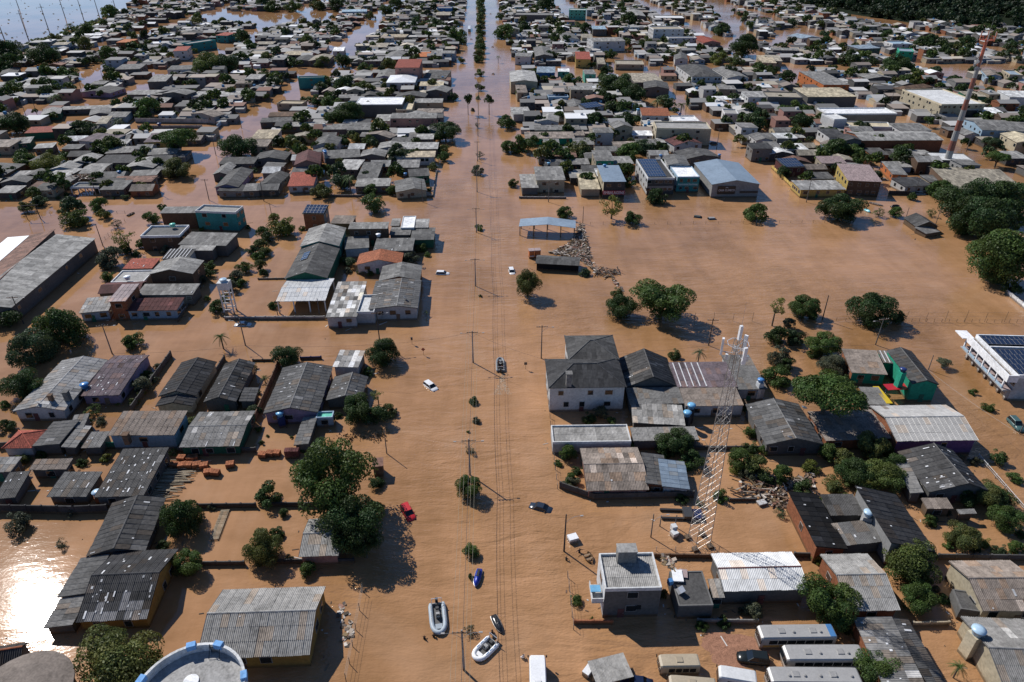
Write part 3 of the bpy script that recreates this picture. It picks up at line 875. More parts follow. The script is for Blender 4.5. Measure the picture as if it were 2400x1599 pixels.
J|285,183 490,183 480,300 272,300|3.0|mf|1.2|red|white|nw=2|white house with a bright red sloping roof on the second cross street
J|120,195 265,200 180,310 20,290|3.0|gy|1.2|dk2|grey||dark gabled house beside the bright red roof
J|325,30 535,40 525,110 318,140|5.2|gy|1.8|maroon|pink|nw=1|pink gabled house with maroon roof behind the bright red one
J|715,85 880,80 835,178 665,155|3.5|mf|.4|pale|grey||
J|880,95 1030,110 1000,240 830,240|3.3|mf|.6|grey|grey||
J|1080,15 1465,15 1465,65 1075,65|4.0|mf|.4|sand|white|nw=5|long beige roof over a pillared white facade near the avenue
J|1145,85 1340,85 1335,150 1145,150|3.5|mf|.4|mid|grey||
J|1210,160 1415,155 1415,220 1280,220|3.5|mf|.5|dk2|dgreen||dark roof over a green wall close to the avenue corner
J|1135,262 1385,240 1385,335 1135,355|3.0|gy|1.1|grey|cream|frac=.6|grey gabled corner house behind the avenue wall
J|820,245 1105,230 1095,300 810,305|3.0|mf|.4|light|grey||
J|860,8 1070,10 1055,70 865,55|3.4|gy|1.2|mid|grey||
J|30,20 280,30 240,90 -10,85|3.2|gy|1.2|dk2|grey||
J|530,0 850,5 850,60 600,80|3.5|mf|.5|grey|grey||
I|-160,95 185,122 10,235 -330,190|4.0|mr|1.2|grey|brown|n=warehouse,win=0|long grey shed at the picture edge beside a flooded lane
I|655,45 825,48 740,125 590,112|3.4|gy|1.1|light|grey||
I|870,40 1130,45 1075,120 800,105|3.4|mf|.5|dark|grey||
I|745,105 905,110 840,205 670,195|3.2|gx|.7|light|cream||
I|1115,65 1330,90 1250,155 1030,155|3.4|gy|1.1|light|grey||
I|1090,170 1300,165 1290,215 1065,215|3.0|mf|.3|mid|grey||
I|960,222 1300,212 1230,265 900,270|2.8|mf|.3|rust|grey|n=shed|rust-streaked shed roof on the second cross street
I|885,255 1085,250 1010,332 825,330|3.0|mf|.5|grey|grey|nw=2|grey street house with two white windows beside the debris-covered porch
I|520,130 640,165 470,270 330,250|3.0|mf|.4|pale|grey||roof of smudged white sheets beside the lane
I|570,210 650,215 560,282 480,272|2.8|mf|.3|mid|grey||
I|300,260 400,260 330,325 235,320|2.6|mf|.4|rust|cream||
I|640,258 840,275 800,312 600,305|3.0|flat|0|grey|white|n=porch,open=5,win=0|flat porch roof heaped with debris on white columns
I|1860,165 2050,170 1960,320 1790,310|3.0|gy|1.3|dk2|lilac|nw=2|dark gabled house at the corner of the side street and second cross street
I|1830,60 2091,65 2091,120 1790,120|3.4|mf|.5|dk2|grey||
I|1800,120 1935,120 1860,210 1760,205|3.0|gy|1.0|mid|grey||
I|2010,280 2140,275 2120,340 1985,340|2.8|mf|.4|mid|grey||
K|180,145 410,135 435,255 195,250|5.2|mf|.5|mid|cream|nw=2|two-storey cream house with grey roof facing the flooded square
K|65,205 185,200 225,315 70,315|3.2|mf|.3|light|grey|win=0,n=annex,cat=shed|translucent sheet roof beside the two-storey cream house
K|525,195 690,200 712,328 560,325|3.2|gx|.5|cream|sand|win=0,n=workshop,cat=shop|low open-fronted shop with a cream sheet roof
K|700,130 880,130 925,265 735,265|6.4|mf|.4|bmetal|cream|n=shop,nw=2,rm=metal_roof,fw=dk2|two-storey shop with blue-grey roof above a red lettered sign
K|650,10 810,5 825,95 680,95|6.0|mf|.5|mid|green|lw=sand|green-fronted two-storey house behind the red-sign shop
K|1020,80 1225,80 1325,232 1105,235|6.8|flat|0|dark|white|par=white,solar=7:6:.04:.72:.06:.95,fw=dk2,nw=5,n=shop|white two-storey shop with a large solar array on its roof
K|1315,140 1460,138 1545,225 1330,222|6.2|flat|0|snow|sky|pdepth=.3,nw=3,n=shop,fw=teal|teal-fronted shop with a gleaming white roof
K|1240,55 1420,50 1440,130 1270,130|6.6|gy|.8|grey|white||white house with grey roof behind the gleaming white one
K|1505,115 1870,105 2005,285 1615,290|5.2|gy|1.6|bmetal|pale|rm=metal_roof,n=store,cat=shop,win=0|big grey metal gabled store with a black sign panel on the street corner
K|1300,15 1600,2 1700,60 1430,82|4.0|gy|1.2|dk2|grey||dark roof behind the big grey metal store
K|60,565 520,585 520,645 65,630|3.3|gy|1.0|bmetal|black|open=5,rm=metal_roof,n=open_shed,cat=shed,pc=wood|open shed with a pale blue metal roof at the edge of the field
K|200,855 555,890 555,950 200,935|2.4|gx|.8|dk2|black|n=shed,win=0,hole=.06|ruined dark shed with missing sheets beside the debris drift
L|585,120 840,120 910,262 640,262|6.0|mf|1.2|pinkroof|yellow|n=house,nw=4,fw=brown|yellow two-storey house with a speckled pink tiled roof
L|205,255 560,250 625,325 255,335|3.2|mf|.4|pale|yellow|nw=4|low yellow shop row with a pale stained roof
L|310,190 500,180 530,240 350,245|3.4|mf|.3|dk2|grey||dark roof behind the yellow shop row
L|95,85 210,55 300,150 125,155|4.0|mf|1.0|dark|maroon|solar=7:3:.04:.96:.05:.95|house under a blue solar array on the side street
L|390,55 610,55 620,110 440,120|4.2|mf|.8|pinkroof|sand||low house with speckled pink tiles behind the yellow house
L|930,100 1040,100 1155,215 1010,200|3.4|mf|.5|mid|orange||
L|1020,235 1220,220 1330,290 1120,312|3.0|mf|.4|dark|white||black flat roof beside a floating car and cables
L|1340,150 1900,155 2110,355 1500,315|4.6|mf|.8|beige|brown|n=warehouse,win=0|huge beige-grey roof behind the biggest roadside trees
L|1290,28 1620,30 1655,95 1380,88|5.0|flat|0|white|grey|n=warehouse,win=0,pdepth=.2|white flat roof at the foot of the radio mast
L|1140,570 1300,540 1360,635 1200,640|2.0|gy|1.8|dk2|wood|n=hut,cat=shack,win=0|half-sunk dark hut with a steep roof at the field edge
L|1215,640 1300,612 1400,672 1290,695|1.6|mf|.4|mid|wood|n=lean_to,cat=shack,win=0|broken lean-to slumped against the half-sunk hut
"""
MID = """
M|1115,585 1330,590 1290,635 1080,640|5|mf|.5|grey|grey||
M|1560,600 1780,600 1760,640 1560,640|5|mf|.5|grey|white||
M|1410,690 1600,685 1510,745 1355,755|6|mf|.6|light|grey||
M|880,790 1110,815 1010,865 780,850|3|gy|1.4|dk2|lilac||
M|1800,835 2240,840 2220,890 1785,885|3.4|mf|.4|pale|white||
M|1600,800 1740,850 1700,880 1550,870|5|gy|1.2|mid|grey||
M|910,1200 1090,1245 960,1335 780,1290|4|mf|.4|purple|white||flat dark purple roof rimmed in white on the lake side
M|265,1160 580,1160 545,1215 265,1220|3.5|mf|.7|red|dgreen||long red roof over dark green walls on the lake side
M|930,1065 1020,1065 990,1140 890,1140|4|mf|.4|beige|white||
M|1900,995 2010,1045 1950,1095 1800,1045|4|gy|1.2|warm|pale||
M|1380,1215 1560,1220 1500,1310 1355,1305|4|mf|.5|purple|yellow||purple-grey roof over a yellow wall near the side street
M|1640,400 1950,352 1945,370 1760,398|7|flat|0|pale|teal|nw=3|far teal two-storey block on the lake side
M|1620,425 1740,425 1720,470 1610,468|7|mf|.7|red|white||white tower house with a red roof beside the far teal block
M|1130,355 1240,360 1200,395 1100,390|7|mf|.4|orange|brick||far brick tower house with an orange roof
M|2075,290 2140,300 2085,335 2005,325|6|mf|.6|red|teal||
M|550,308 930,310 930,328 550,326|3.2|mf|.3|snow|white||
M|860,258 1050,265 985,290 870,284|3.2|mf|.3|snow|white||
M|505,388 640,385 620,415 505,412|5|mf|.4|beige|sky||
M|570,975 1100,965 1090,995 570,1008|3|mf|.4|light|grey||
M|1220,820 1560,830 1500,880 1225,862|3|mf|.4|light|grey||
M|210,760 560,740 500,800 210,808|3|mf|.4|pale|white||
M|1900,920 2140,900 2140,960 1895,965|3|mf|.4|pale|violet||
M|600,320 790,330 740,390 520,385|3|gy|1|mid|grey||
M|20,635 190,625 150,680 0,690|3|gy|1|dk2|grey||
M|340,620 490,620 440,670 310,665|3|gy|1|light|cream||
M|1490,895 1570,890 1560,925 1390,930|3|mf|.4|light|grey||
M|1670,925 1920,915 1900,945 1665,948|3|mf|.4|mid|grey||
M|820,1010 1030,990 1010,1050 830,1060|3.4|gy|1|mid|grey||
M|1010,1020 1190,1025 1160,1080 1000,1080|3.4|mf|.4|mid|sky||
M|390,1010 570,990 560,1050 380,1055|3.4|gy|1|light|dgreen||
M|60,1260 300,1262 270,1320 130,1325|3.6|mf|.5|light|dgreen||
M|-60,1255 130,1290 60,1375 -100,1350|4|mf|.6|warm|sand||
M|620,1325 780,1325 730,1370 560,1370|3|mf|.4|grey|grey||
M|330,1320 520,1310 480,1360 330,1362|3|mf|.3|pale|grey||
M|1000,1345 1230,1345 1220,1410 1000,1405|3|mf|.3|mid|grey||
M|1390,1355 1640,1360 1640,1420 1390,1420|3.2|gx|.8|mid|white||
M|860,740 980,745 960,780 850,775|4|mf|.4|mid|grey||
M|1880,800 2010,820 1990,840 1870,830|3|mf|.4|light|grey||
M|2200,715 2340,710 2320,770 2170,765|5|mf|.5|warm|sand||
M|2140,470 2330,460 2300,500 2130,500|3|gy|1|mid|grey||
N|390,700 630,695 625,708 385,716|7|flat|0|mid|teal|nw=1|teal windowless-looking two-storey house on the flooded side street
N|1300,540 1515,545 1510,625 1290,620|11|mf|1.2|red|pink|nw=2|tall three-storey house with a red roof near the avenue
N|1250,690 1440,690 1510,765 1185,755|6|hip|1.8|snow|white|nw=5,rm=metal_roof|white house with a shining white hipped metal roof
N|945,890 1360,893 1350,960 925,958|7|flat|0|snow|grey|par=snow,nw=0,pdepth=.25|long grey block with a brilliant white flat roof
N|1310,935 1445,935 1440,1008 1295,1005|5|flat|0|cream|cream|nw=1|small cream block beside the brilliant white roof
N|1245,1035 1665,1040 1660,1090 1240,1085|7|mf|.6|mid|pink|nw=4|salmon pink two-storey house with four white windows near the avenue
N|1620,790 1780,815 1770,850 1570,845|5|gy|1.4|mid|grey||grey gabled house on the avenue behind the salmon house
N|1330,850 1560,860 1575,895 1260,890|4|gy|1.3|dk2|grey||
N|1400,905 1720,905 1715,945 1390,945|4|mf|.4|light|sand||
N|1600,640 1770,650 1760,725 1530,720|4|mf|.6|dk2|cream||
N|1510,750 1725,750 1725,790 1500,790|3.6|mf|.3|cream|sky||
N|570,1270 800,1260 740,1345 510,1345|4.2|gy|1.6|grey|white|nw=2|grey gabled house with a white front on the lake side
N|860,1120 1190,1130 1180,1195 850,1195|4|mf|.5|grey|grey||
N|640,1135 855,1140 850,1190 620,1190|3.4|mf|.4|mid|grey||
N|1080,1195 1255,1240 1240,1285 1030,1235|4|gy|1.2|warm|grey||
N|1340,1305 1680,1310 1670,1370 1330,1370|3.4|mf|.4|pale|grey|fl=14|grey roof speckled with white rubbish near the avenue
N|1480,1230 1630,1230 1640,1280 1470,1280|3.4|mf|.3|pale|grey||
N|0,1190 220,1190 180,1275 -30,1275|3.6|mf|.4|sand|white||
N|-20,1280 130,1280 120,1350 -60,1345|3.6|mf|.6|warm|sand||
N|1620,460 1830,470 1830,492 1620,490|6|gx|1|light|sky||
N|1500,475 1620,478 1620,525 1495,520|4|mf|.5|orange|sand||
N|1670,58 1800,60 1805,76 1670,75|7|flat|0|mid|blue||far bright blue block close to the avenue
N|1660,110 1790,110 1780,140 1655,140|6|mf|.5|beige|grey||
N|140,1030 400,1025 380,1070 120,1070|3.6|gx|.8|brown|grey||
N|240,1115 640,1125 600,1165 250,1160|3.2|mf|.3|light|grey||
N|760,870 930,865 930,900 760,900|4|mf|.3|mid|grey||
N|230,910 440,930 430,955 215,950|4|flat|0|sand|sand||
N|-60,680 80,682 40,730 -90,728|6|mf|.4|light|grey||
N|790,88 1020,85 1020,106 790,110|5|mf|.4|sky|sky||
N|960,835 1130,835 1130,885 980,885|3.6|gy|1|dk2|grey||
N|1130,645 1280,650 1270,715 1110,715|4|gy|1.3|mid|lilac||
N|1070,395 1215,395 1205,440 1040,430|4|mf|.4|beige|grey||
N|1170,310 1390,318 1380,345 1160,340|4|mf|.4|sand|sand||
N|1220,430 1370,432 1360,465 1215,462|4|mf|.4|light|grey||
N|1385,432 1525,435 1520,470 1370,465|4|mf|.4|light|grey||
N|1230,470 1360,478 1330,540 1190,530|4|gy|1.2|mid|grey||
N|1020,515 1170,520 1160,565 1010,560|4|mf|.4|mid|grey||
N|715,432 815,432 810,470 710,470|4|mf|.3|snow|white||
N|290,468 520,475 500,500 240,510|3.4|mf|.3|sand|grey||
N|530,500 690,510 660,570 520,560|4|gy|1.2|beige|grey||
N|390,510 520,515 520,570 370,560|3.6|gy|1|dk2|grey||
N|20,380 170,382 160,410 10,405|4|mf|.3|beige|grey||
N|1480,995 1720,998 1715,1040 1480,1030|3.4|mf|.4|warm|white||
N|1110,1050 1240,1052 1240,1110 1095,1115|3.4|mf|.3|light|white||
N|60,1080 390,1075 390,1110 30,1130|3.2|mf|.4|dk2|grey||
O|530,80 680,80 680,92 520,90|10|flat|0|white|mint|nw=4|tall mint green three-storey block far up on the mast side
O|30,112 380,118 380,140 25,135|7|flat|0|mid|grey|nw=0|
O|1270,245 1540,235 1555,265 1300,270|11|flat|0|beige|white|nw=4,par=white|white three-storey apartment block on the mast side
O|1440,338 1680,330 1680,346 1430,350|7|flat|0|pale|white||
O|1690,350 1800,330 1900,398 1750,398|6|gy|1.5|red|pink||pink house with a bright red gabled roof on the mast side
O|700,350 980,340 1030,376 740,385|8|gx|1|light|white|nw=3|white two-storey house with small roof panels on the mast side
O|580,475 715,475 720,545 585,545|6|mf|.8|red|yellow||yellow house with a rusty red roof on the mast side
O|1490,490 1590,500 1630,550 1490,552|4.4|gy|1.5|grey|white|nw=1|little white gabled house standing alone in the water
O|1550,600 1790,585 1870,700 1650,725|7|hip|2.4|dk2|white|nw=6|big white house with a dark hipped roof and many side windows
O|1870,632 2020,620 2165,715 1960,720|6|gy|1.3|mid|white||white gabled hall beside the dark hipped white house
O|-20,655 200,655 245,755 -20,750|7|gy|1|pale|cream|nw=0|
O|225,610 400,615 395,668 230,668|6|mf|.4|bmetal|blue||blue two-storey house near the avenue on the mast side
O|420,630 525,630 530,660 420,658|5|mf|.3|snow|mint||mint green house with a white roof next to the blue one
O|640,640 760,640 765,682 675,682|6|mf|.5|mid|mint||turquoise two-storey house behind a round tree
O|1060,670 1310,672 1390,750 1120,765|5|mf|.4|beige|grey||
O|1190,752 1400,755 1475,830 1230,805|5|gy|1.3|dk2|grey||
O|530,790 740,790 740,826 535,826|6|mf|.3|light|sand||
O|1185,990 1440,992 1440,1062 1185,1065|5|mf|1|tile|white|nw=3|white house with a terracotta roof and a blue tank
O|1430,1060 1680,1060 1720,1115 1480,1110|5|flat|0|snow|white||white flat roof beside the large cream block
O|1290,1112 1790,1125 1835,1185 1340,1176|8|flat|0|light|cream|par=cream,nw=2|large cream two-storey block with a roof tower
O|915,1140 1060,1118 1110,1175 920,1182|6.4|gy|1.5|mid|cream|nw=1|tall narrow cream gabled house in front of the large cream block
O|1480,1300 1625,1240 1740,1325 1450,1345|4|gy|1.6|maroon|white||white house with a dark red ridge below the large cream block
O|650,950 770,925 800,978 690,1020|5|mf|1|dark|white|solar=6:2:.03:.97:.05:.95|white house with tilted solar panels among trees
O|240,1062 430,1070 435,1122 220,1122|4|gy|1.2|light|white||
O|0,990 155,975 165,1048 0,1055|4|mf|.4|pale|white||
O|210,1150 620,1146 620,1186 200,1205|3.4|mf|.4|mid|grey||
O|110,1212 560,1210 580,1270 120,1275|3.4|mf|.5|warm|green||
O|560,1266 740,1265 755,1330 560,1330|3.2|mf|.4|mid|grey|fl=12|
O|1095,1200 1285,1200 1290,1245 1100,1245|3.6|mf|.3|snow|white||
O|2110,840 2400,835 2400,892 2170,895|6|mf|.5|pale|white|nw=3|
O|1840,885 2120,880 2130,912 1840,920|3.4|mf|.3|snow|white|n=canopy,open=5|white canopy with arches at the flooded side street
O|1890,772 2040,770 2040,818 1890,825|5|mf|.4|mid|sand||
O|1950,1000 2060,1000 2075,1042 1940,1045|5|flat|0|light|white||
O|2190,1240 2340,1230 2390,1292 2230,1295|4.4|gy|1.1|mid|white||
O|950,550 1200,555 1210,590 950,592|4|flat|0|beige|sand||
O|1310,140 1570,140 1580,166 1310,165|6|flat|0|white|dk2||
O|1010,88 1170,95 1240,158 1140,152|6|gy|1.2|light|grey||
O|500,928 640,920 655,990 520,992|3.6|gy|1.2|grey|grey||
O|330,868 500,870 530,888 330,892|4.4|flat|0|bmetal|sky||
O|190,435 360,440 370,520 220,518|6|gy|1.4|mid|grey||
O|40,480 180,490 182,522 40,518|6|mf|.4|mid|white||
O|770,530 850,530 855,590 790,590|4|mf|.4|beige|grey||
O|450,310 560,310 625,360 470,370|5|gy|1.3|grey|white||
O|640,312 735,312 740,348 635,350|6|mf|.3|beige|cream||
O|730,238 860,238 860,268 735,270|6|mf|.4|sky|grey||
O|280,1035 600,1030 610,1058 290,1065|3.6|mf|.3|light|white||
O|40,775 130,770 130,850 40,860|5|mf|.6|warm|sand||
O|2260,510 2400,505 2400,580 2290,580|5|mf|.4|sand|sand||
O|1380,405 1530,405 1535,432 1385,435|3.6|flat|0|white|sand||
P|-20,840 270,842 300,890 -20,895|7|flat|0|beige|grey|nw=0|
P|265,808 640,802 840,890 330,890|7|mf|.5|cream|grey|nw=0|long cream industrial roof with vents on the mast side
P|320,650 520,660 730,770 480,790|6|mf|.5|mid|orange||large grey roof with a bright orange side wall
P|480,992 1070,985 1190,1042 520,1045|7|flat|0|snow|beige|nw=0,par=white|long block with a brilliant white roof on the mast side
P|500,1042 600,1040 735,1090 605,1096|7.4|flat|0|white|white|nw=0|white corner cube in front of the long white roof
P|735,1117 1110,1115 1125,1160 740,1166|5|flat|0|cream|white|nw=0|
P|1120,1132 1400,1130 1500,1200 1205,1202|5.4|mf|.5|mid|white||
P|730,1212 1470,1197 1580,1290 850,1292|5.6|gx|1.1|light|brick|n=warehouse,nw=0,lod=1|long brick warehouse with a grey gabled roof near the mast
P|1330,825 1570,790 1920,950 1610,985|9|flat|0|white|cream|par=cream,nw=7|cream office block with ribbon windows on the mast side
P|1225,812 1360,752 1450,800 1295,850|6|hip|1.4|brown|sand||
P|1815,1102 2400,1100 2440,1205 1990,1205|6|gx|1.3|mid|sky|nw=4|
P|2175,1228 2400,1222 2480,1310 2290,1330|5|gy|1.2|cream|cream||cream gabled house at the picture edge beyond the mast
P|2145,842 2420,820 2460,900 2230,895|7|mf|.5|white|white|nw=0|
P|950,757 1090,780 1100,812 960,800|5|flat|0|pale|sand||
P|1150,430 1280,440 1370,490 1265,470|7|flat|0|bmetal|green||green and white block among dark trees on the mast side
P|780,420 910,400 990,440 850,460|6|mf|.5|bmetal|grey||
P|225,330 330,305 450,350 320,362|5|gy|1.3|bmetal|white||
P|45,440 270,440 285,465 30,462|5|mf|.5|mid|grey||
P|-20,505 100,508 130,560 -20,560|5|mf|.5|beige|sand||
P|2190,645 2260,640 2340,690 2200,685|7|flat|0|bmetal|sand||
P|-20,1300 60,1300 140,1360 -20,1365|4|mf|.5|mid|grey||
P|130,1320 300,1315 380,1375 140,1380|4|mf|.3|white|white||
P|490,1180 620,1172 700,1250 560,1278|5|mf|.4|dark|white||
P|1790,840 1930,836 1990,885 1810,890|5|mf|.4|beige|dgreen||
P|1890,985 2060,985 2240,1070 1970,1075|5|mf|.4|snow|white||white roof behind the cream office block
P|870,690 1020,662 1120,720 910,735|4|gy|1.2|mid|grey||
P|1120,380 1260,370 1280,400 1140,410|6|flat|0|sky|white||
P|1970,640 2100,650 2140,700 2000,700|5|gy|1|warm|sky||
"""
parse_houses(NEAR)
parse_houses(MID)

# ---------------------------------------------------------------- particular buildings and towers
G = 'buildings of the flooded town'
# raw concrete two-storey house with a tank room on the roof
P = pts_of('640,615 1040,612 1105,875 685,875', 'C', 6.4)
CH = house_rect(P, 6.4, 'flat', 0, 'light', 'pale', 'grey two-storey concrete house with a box tank room on its corrugated roof',
                dict(corr='light', par='white', lw='snow', fw='grey', rw='grey', nw=1, pdepth=.5))
cw, cd = [(x[1], x[2]) for x in HOUSES if x[0] is CH][0]
block("tank_room", "concrete", CH, (-.02 * cw, cd * .36, 7.0), (cw * .34, cd * .25, 2.6), col('mid'))
block("tank_room_lid", "concrete", CH, (-.02 * cw, cd * .36, 8.38), (cw * .36, cd * .27, .16), col('light'))
bal = block("balcony", "concrete", CH, (-cw / 2 - .85, -cd * .22, 3.1), (1.7, cd * .5, .18), col('pale'))
block("balcony_rail", "plaster", CH, (-cw / 2 - 1.65, -cd * .22, 3.6), (.12, cd * .5, .85), col('white'))
block("balcony_rail", "plaster", CH, (-cw / 2 - .85, -cd * .46, 3.6), (1.6, .12, .85), col('white'))
block("blue_sheet", "cloth", CH, (-cw / 2 - 1.0, -cd * .2, 4.08), (1.5, 1.2, .08), col('aqua'))
block("window", "glass", CH, (cw * .12, -cd / 2 - .03, 2.2), (.9, .1, .9))

# white block with a long balcony and rows of solar panels, cut by the picture edge
a, b2 = q('H', 1532, 262, 6.6), q('H', 1838, 562, 6.6)
ax = Vector((b2.x - a.x, b2.y - a.y)); Ln = ax.length
angw = math.atan2(ax.y, ax.x) + math.pi / 2
cxw = Vector((a.x + b2.x, a.y + b2.y)) / 2 + Vector((math.cos(angw), math.sin(angw))) * 9.0
WB = make_house((cxw.x, cxw.y), angw, 18.0, Ln, 6.6, 'flat', 0, 'dark', 'white',
                'white two-storey building with a long balcony and rows of black solar panels', dict(par='snow', win=0, pdepth=.7, n='apartment_building', cat='building', lod=0))
HW = 9.0
block("balcony", "concrete", WB, (-HW - 1.0, 0, 2.9), (2.2, Ln + 1.0, .28), col('pale'))
block("balcony_floor", "concrete", WB, (-HW - .95, 0, 3.06), (1.9, Ln + .8, .04), col('pinkroof'))
block("canopy_edge", "plaster", WB, (-HW - 1.6, Ln / 2 + 1.4, 5.6), (2.6, 3.6, .22), col('snow'))
block("fascia", "plaster", WB, (-HW - 1.95, -.5, 5.85), (.25, Ln, 1.7), col('snow'))
block("fascia", "plaster", WB, (-HW - .9, -Ln / 2 - .4, 5.85), (2.0, .25, 1.7), col('snow'))
block("eave_slab", "concrete", WB, (-HW - .95, -.5, 5.1), (1.9, Ln, .12), col('white'))
for i in range(7):
    y = -Ln / 2 + .4 + i * (Ln - .8) / 6
    block("column", "plaster", WB, (-HW - 1.9, y, 4.0), (.32, .32, 2.1), col('snow'))
    block("column", "plaster", WB, (-HW - .3, y, .8), (.5, .6, 3.9), col('pale'))
for i in range(6):
    y = -Ln / 2 + (i + .5) * Ln / 6
    window(WB, (-HW, y - .8, 4.6), 1.5, 1.5, math.pi, 0, col('brown'))
    window(WB, (-HW, y + 1.0, 4.3), 1.0, 2.1, math.pi, 0, col('brown', 1.6))
    block("parapet_panel", "plaster", WB, (-HW - 2.06, y, 3.35), (.07, Ln / 6 - .5, .62), col('sky'))
    block("sill_band", "plaster", WB, (-HW - .06, y, .55), (.12, Ln / 6 - .8, 1.0), col('sand'))
for i in range(16):
    for j in range(8):
        if j == 5:
            continue
        po = add("solar_panel", SOLAR, WB, col('pale'))
        po.location = (-HW + 1.3 + i * 1.05, -Ln / 2 + 1.6 + j * 2.02 + (.5 if j > 5 else 0), 6.35)
        po.scale = (1.0, 1.95, 1.0); po.rotation_euler = (math.radians(7), 0, 0)
block("roof_divider", "plaster", WB, (0, -Ln / 2 + 1.6 + 5 * 2.02, 6.3), (17, .3, .5), col('snow'))

# round white reservoir top with blue blocks
c0 = q('A', 1385, 1640, 8.5)
T = thing("water_reservoir", (c0.x, c0.y, 0), 0, "round white concrete reservoir with blue blocks on its rim", "reservoir")
RR = 6.6
MB().lathe([(RR - .1, -1), (RR - .1, 7.4), (.01, 7.45)], 48).build("tank_body", "concrete", T, col('pale'))
rim = MB()
for i in range(48):
    a0, a1 = 2 * math.pi * i / 48, 2 * math.pi * (i + 1) / 48
    b4 = [(r_ * math.cos(t_), r_ * math.sin(t_)) for r_, t_ in ((RR - .35, a0), (RR, a0), (RR, a1), (RR - .35, a1))]
    rim.hexa([(x, y, 7.3) for x, y in b4], [(x, y, 8.7) for x, y in b4])
rim.build("parapet", "concrete", T, col('white'))
for k in range(8):
    t_ = math.radians(22 + 45 * k + (8 if k % 2 else -6))
    block("rim_block", "plaster", T, ((RR - .17) * math.cos(t_), (RR - .17) * math.sin(t_), 8.6), (.75, 1.1, .8), col((.2, .4, .7), 1.0), t_)
MB().lathe([(.95, 7.5), (.95, 7.62), (.01, 7.68)], 24, x=-.6, y=2.0).build("hatch_cover", "plaster", T, col('snow'))
lad = MB()
for x in (.6, 1.9):
    lad.bar((x, RR - .55, 7.4), (x, RR - .5, 9.0), .05)
for k in range(6):
    lad.bar((.6, RR - .55, 7.5 + k * .28), (1.9, RR - .55, 7.5 + k * .28), .04)
lad.bar((.6, RR - 1.6, 7.5), (.6, RR - .5, 8.8), .05).bar((1.9, RR - 1.6, 7.5), (1.9, RR - .5, 8.8), .05)
lad.build("ladder", "steel", T, col('dark'))
FOOT.append((c0.x, c0.y, 9))
# rounded concrete roof in the very corner
c0 = q('A', 130, 1640, 6.0)
T = thing("round_roof_building", (c0.x, c0.y, 0), 0, "rough grey round concrete roof beside the glittering water", "building")
MB().lathe([(5.6, -1), (5.6, 5.2), (6.1, 5.25), (6.1, 5.5), (4.0, 5.9), (.01, 6.15)], 28).build("roof", "concrete", T, col('warm', .8))
FOOT.append((c0.x, c0.y, 7))

# white lattice tower
base = q('C', 1375, 540, 0); top = base.copy()
LT = thing("lattice_tower", (base.x, base.y, 0), math.radians(12), "tall white steel lattice tower with antennas standing in the flood", "tower")
HT = 39.5


def lw_(z):
    return .95 * (1 - z / HT) + .4


legs = [(-1, -1), (1, -1), (1, 1), (-1, 1)]
for sx, sy in legs:
    g = MB()
    zs = [-1.0] + [HT * k / 6 for k in range(1, 7)]
    for z0, z1 in zip(zs, zs[1:]):
        g.bar((sx * lw_(max(z0, 0)), sy * lw_(max(z0, 0)), z0), (sx * lw_(z1), sy * lw_(z1), z1), .06, 5)
    g.build("leg", "steel", LT, col('pale'))
nb = 26
brm = []
for k in range(nb):
    z0, z1 = HT * k / nb, HT * (k + 1) / nb
    for i in range(4):
        (ax_, ay_), (bx_, by_) = legs[i], legs[(i + 1) % 4]
        p, r_ = (ax_ * lw_(z0), ay_ * lw_(z0), z0), (bx_ * lw_(z0), by_ * lw_(z0), z0)
        p1, r1 = (ax_ * lw_(z1), ay_ * lw_(z1), z1), (bx_ * lw_(z1), by_ * lw_(z1), z1)
        MB().bar(p, r_, .02).build("crossbar", "steel", LT, col('pale'))
        MB().bar(p, r1, .024).build("brace", "steel", LT, col('pale', 1.1))
        MB().bar(r_, p1, .014).build("brace", "steel", LT, col('pale'))
for k in range(3):
    t_ = 2 * math.pi * k / 3 + .5
    for dz in (0, ):
        block("antenna_panel", "paint", LT, (2.0 * math.cos(t_), 2.0 * math.sin(t_), HT - 1.6), (.3, .5, 2.6), col('snow'), t_)
    block("radio_unit", "paint", LT, (1.5 * math.cos(t_ + .6), 1.5 * math.sin(t_ + .6), HT - 2.6), (.35, .5, .8), col('white'), t_)
    MB().bar((0, 0, HT - 1.2), (2.0 * math.cos(t_), 2.0 * math.sin(t_), HT - 1.2), .06).bar((0, 0, HT - 2.4), (2.0 * math.cos(t_), 2.0 * math.sin(t_), HT - 2.4), .06).build("antenna_arm", "steel", LT, col('white'))
ring = MB()
for k in range(8):
    t0_, t1_ = math.pi * k / 4, math.pi * (k + 1) / 4
    ring.bar((1.5 * math.cos(t0_), 1.5 * math.sin(t0_), HT - .8), (1.5 * math.cos(t1_), 1.5 * math.sin(t1_), HT - .8), .05)
ring.build("platform_ring", "steel", LT, col('snow'))
block("antenna_panel", "paint", LT, (0, 0, HT + .9), (.4, .4, 2.2), col('snow'))
MB().bar((0, 0, HT), (.1, .1, HT + 5.5), .035, r2=.015).build("lightning_rod", "steel", LT, col('white'))
for sx, sy in legs:
    block("footing", "concrete", LT, (sx * 1.35, sy * 1.35, .1), (.9, .9, .7), col('grey'))

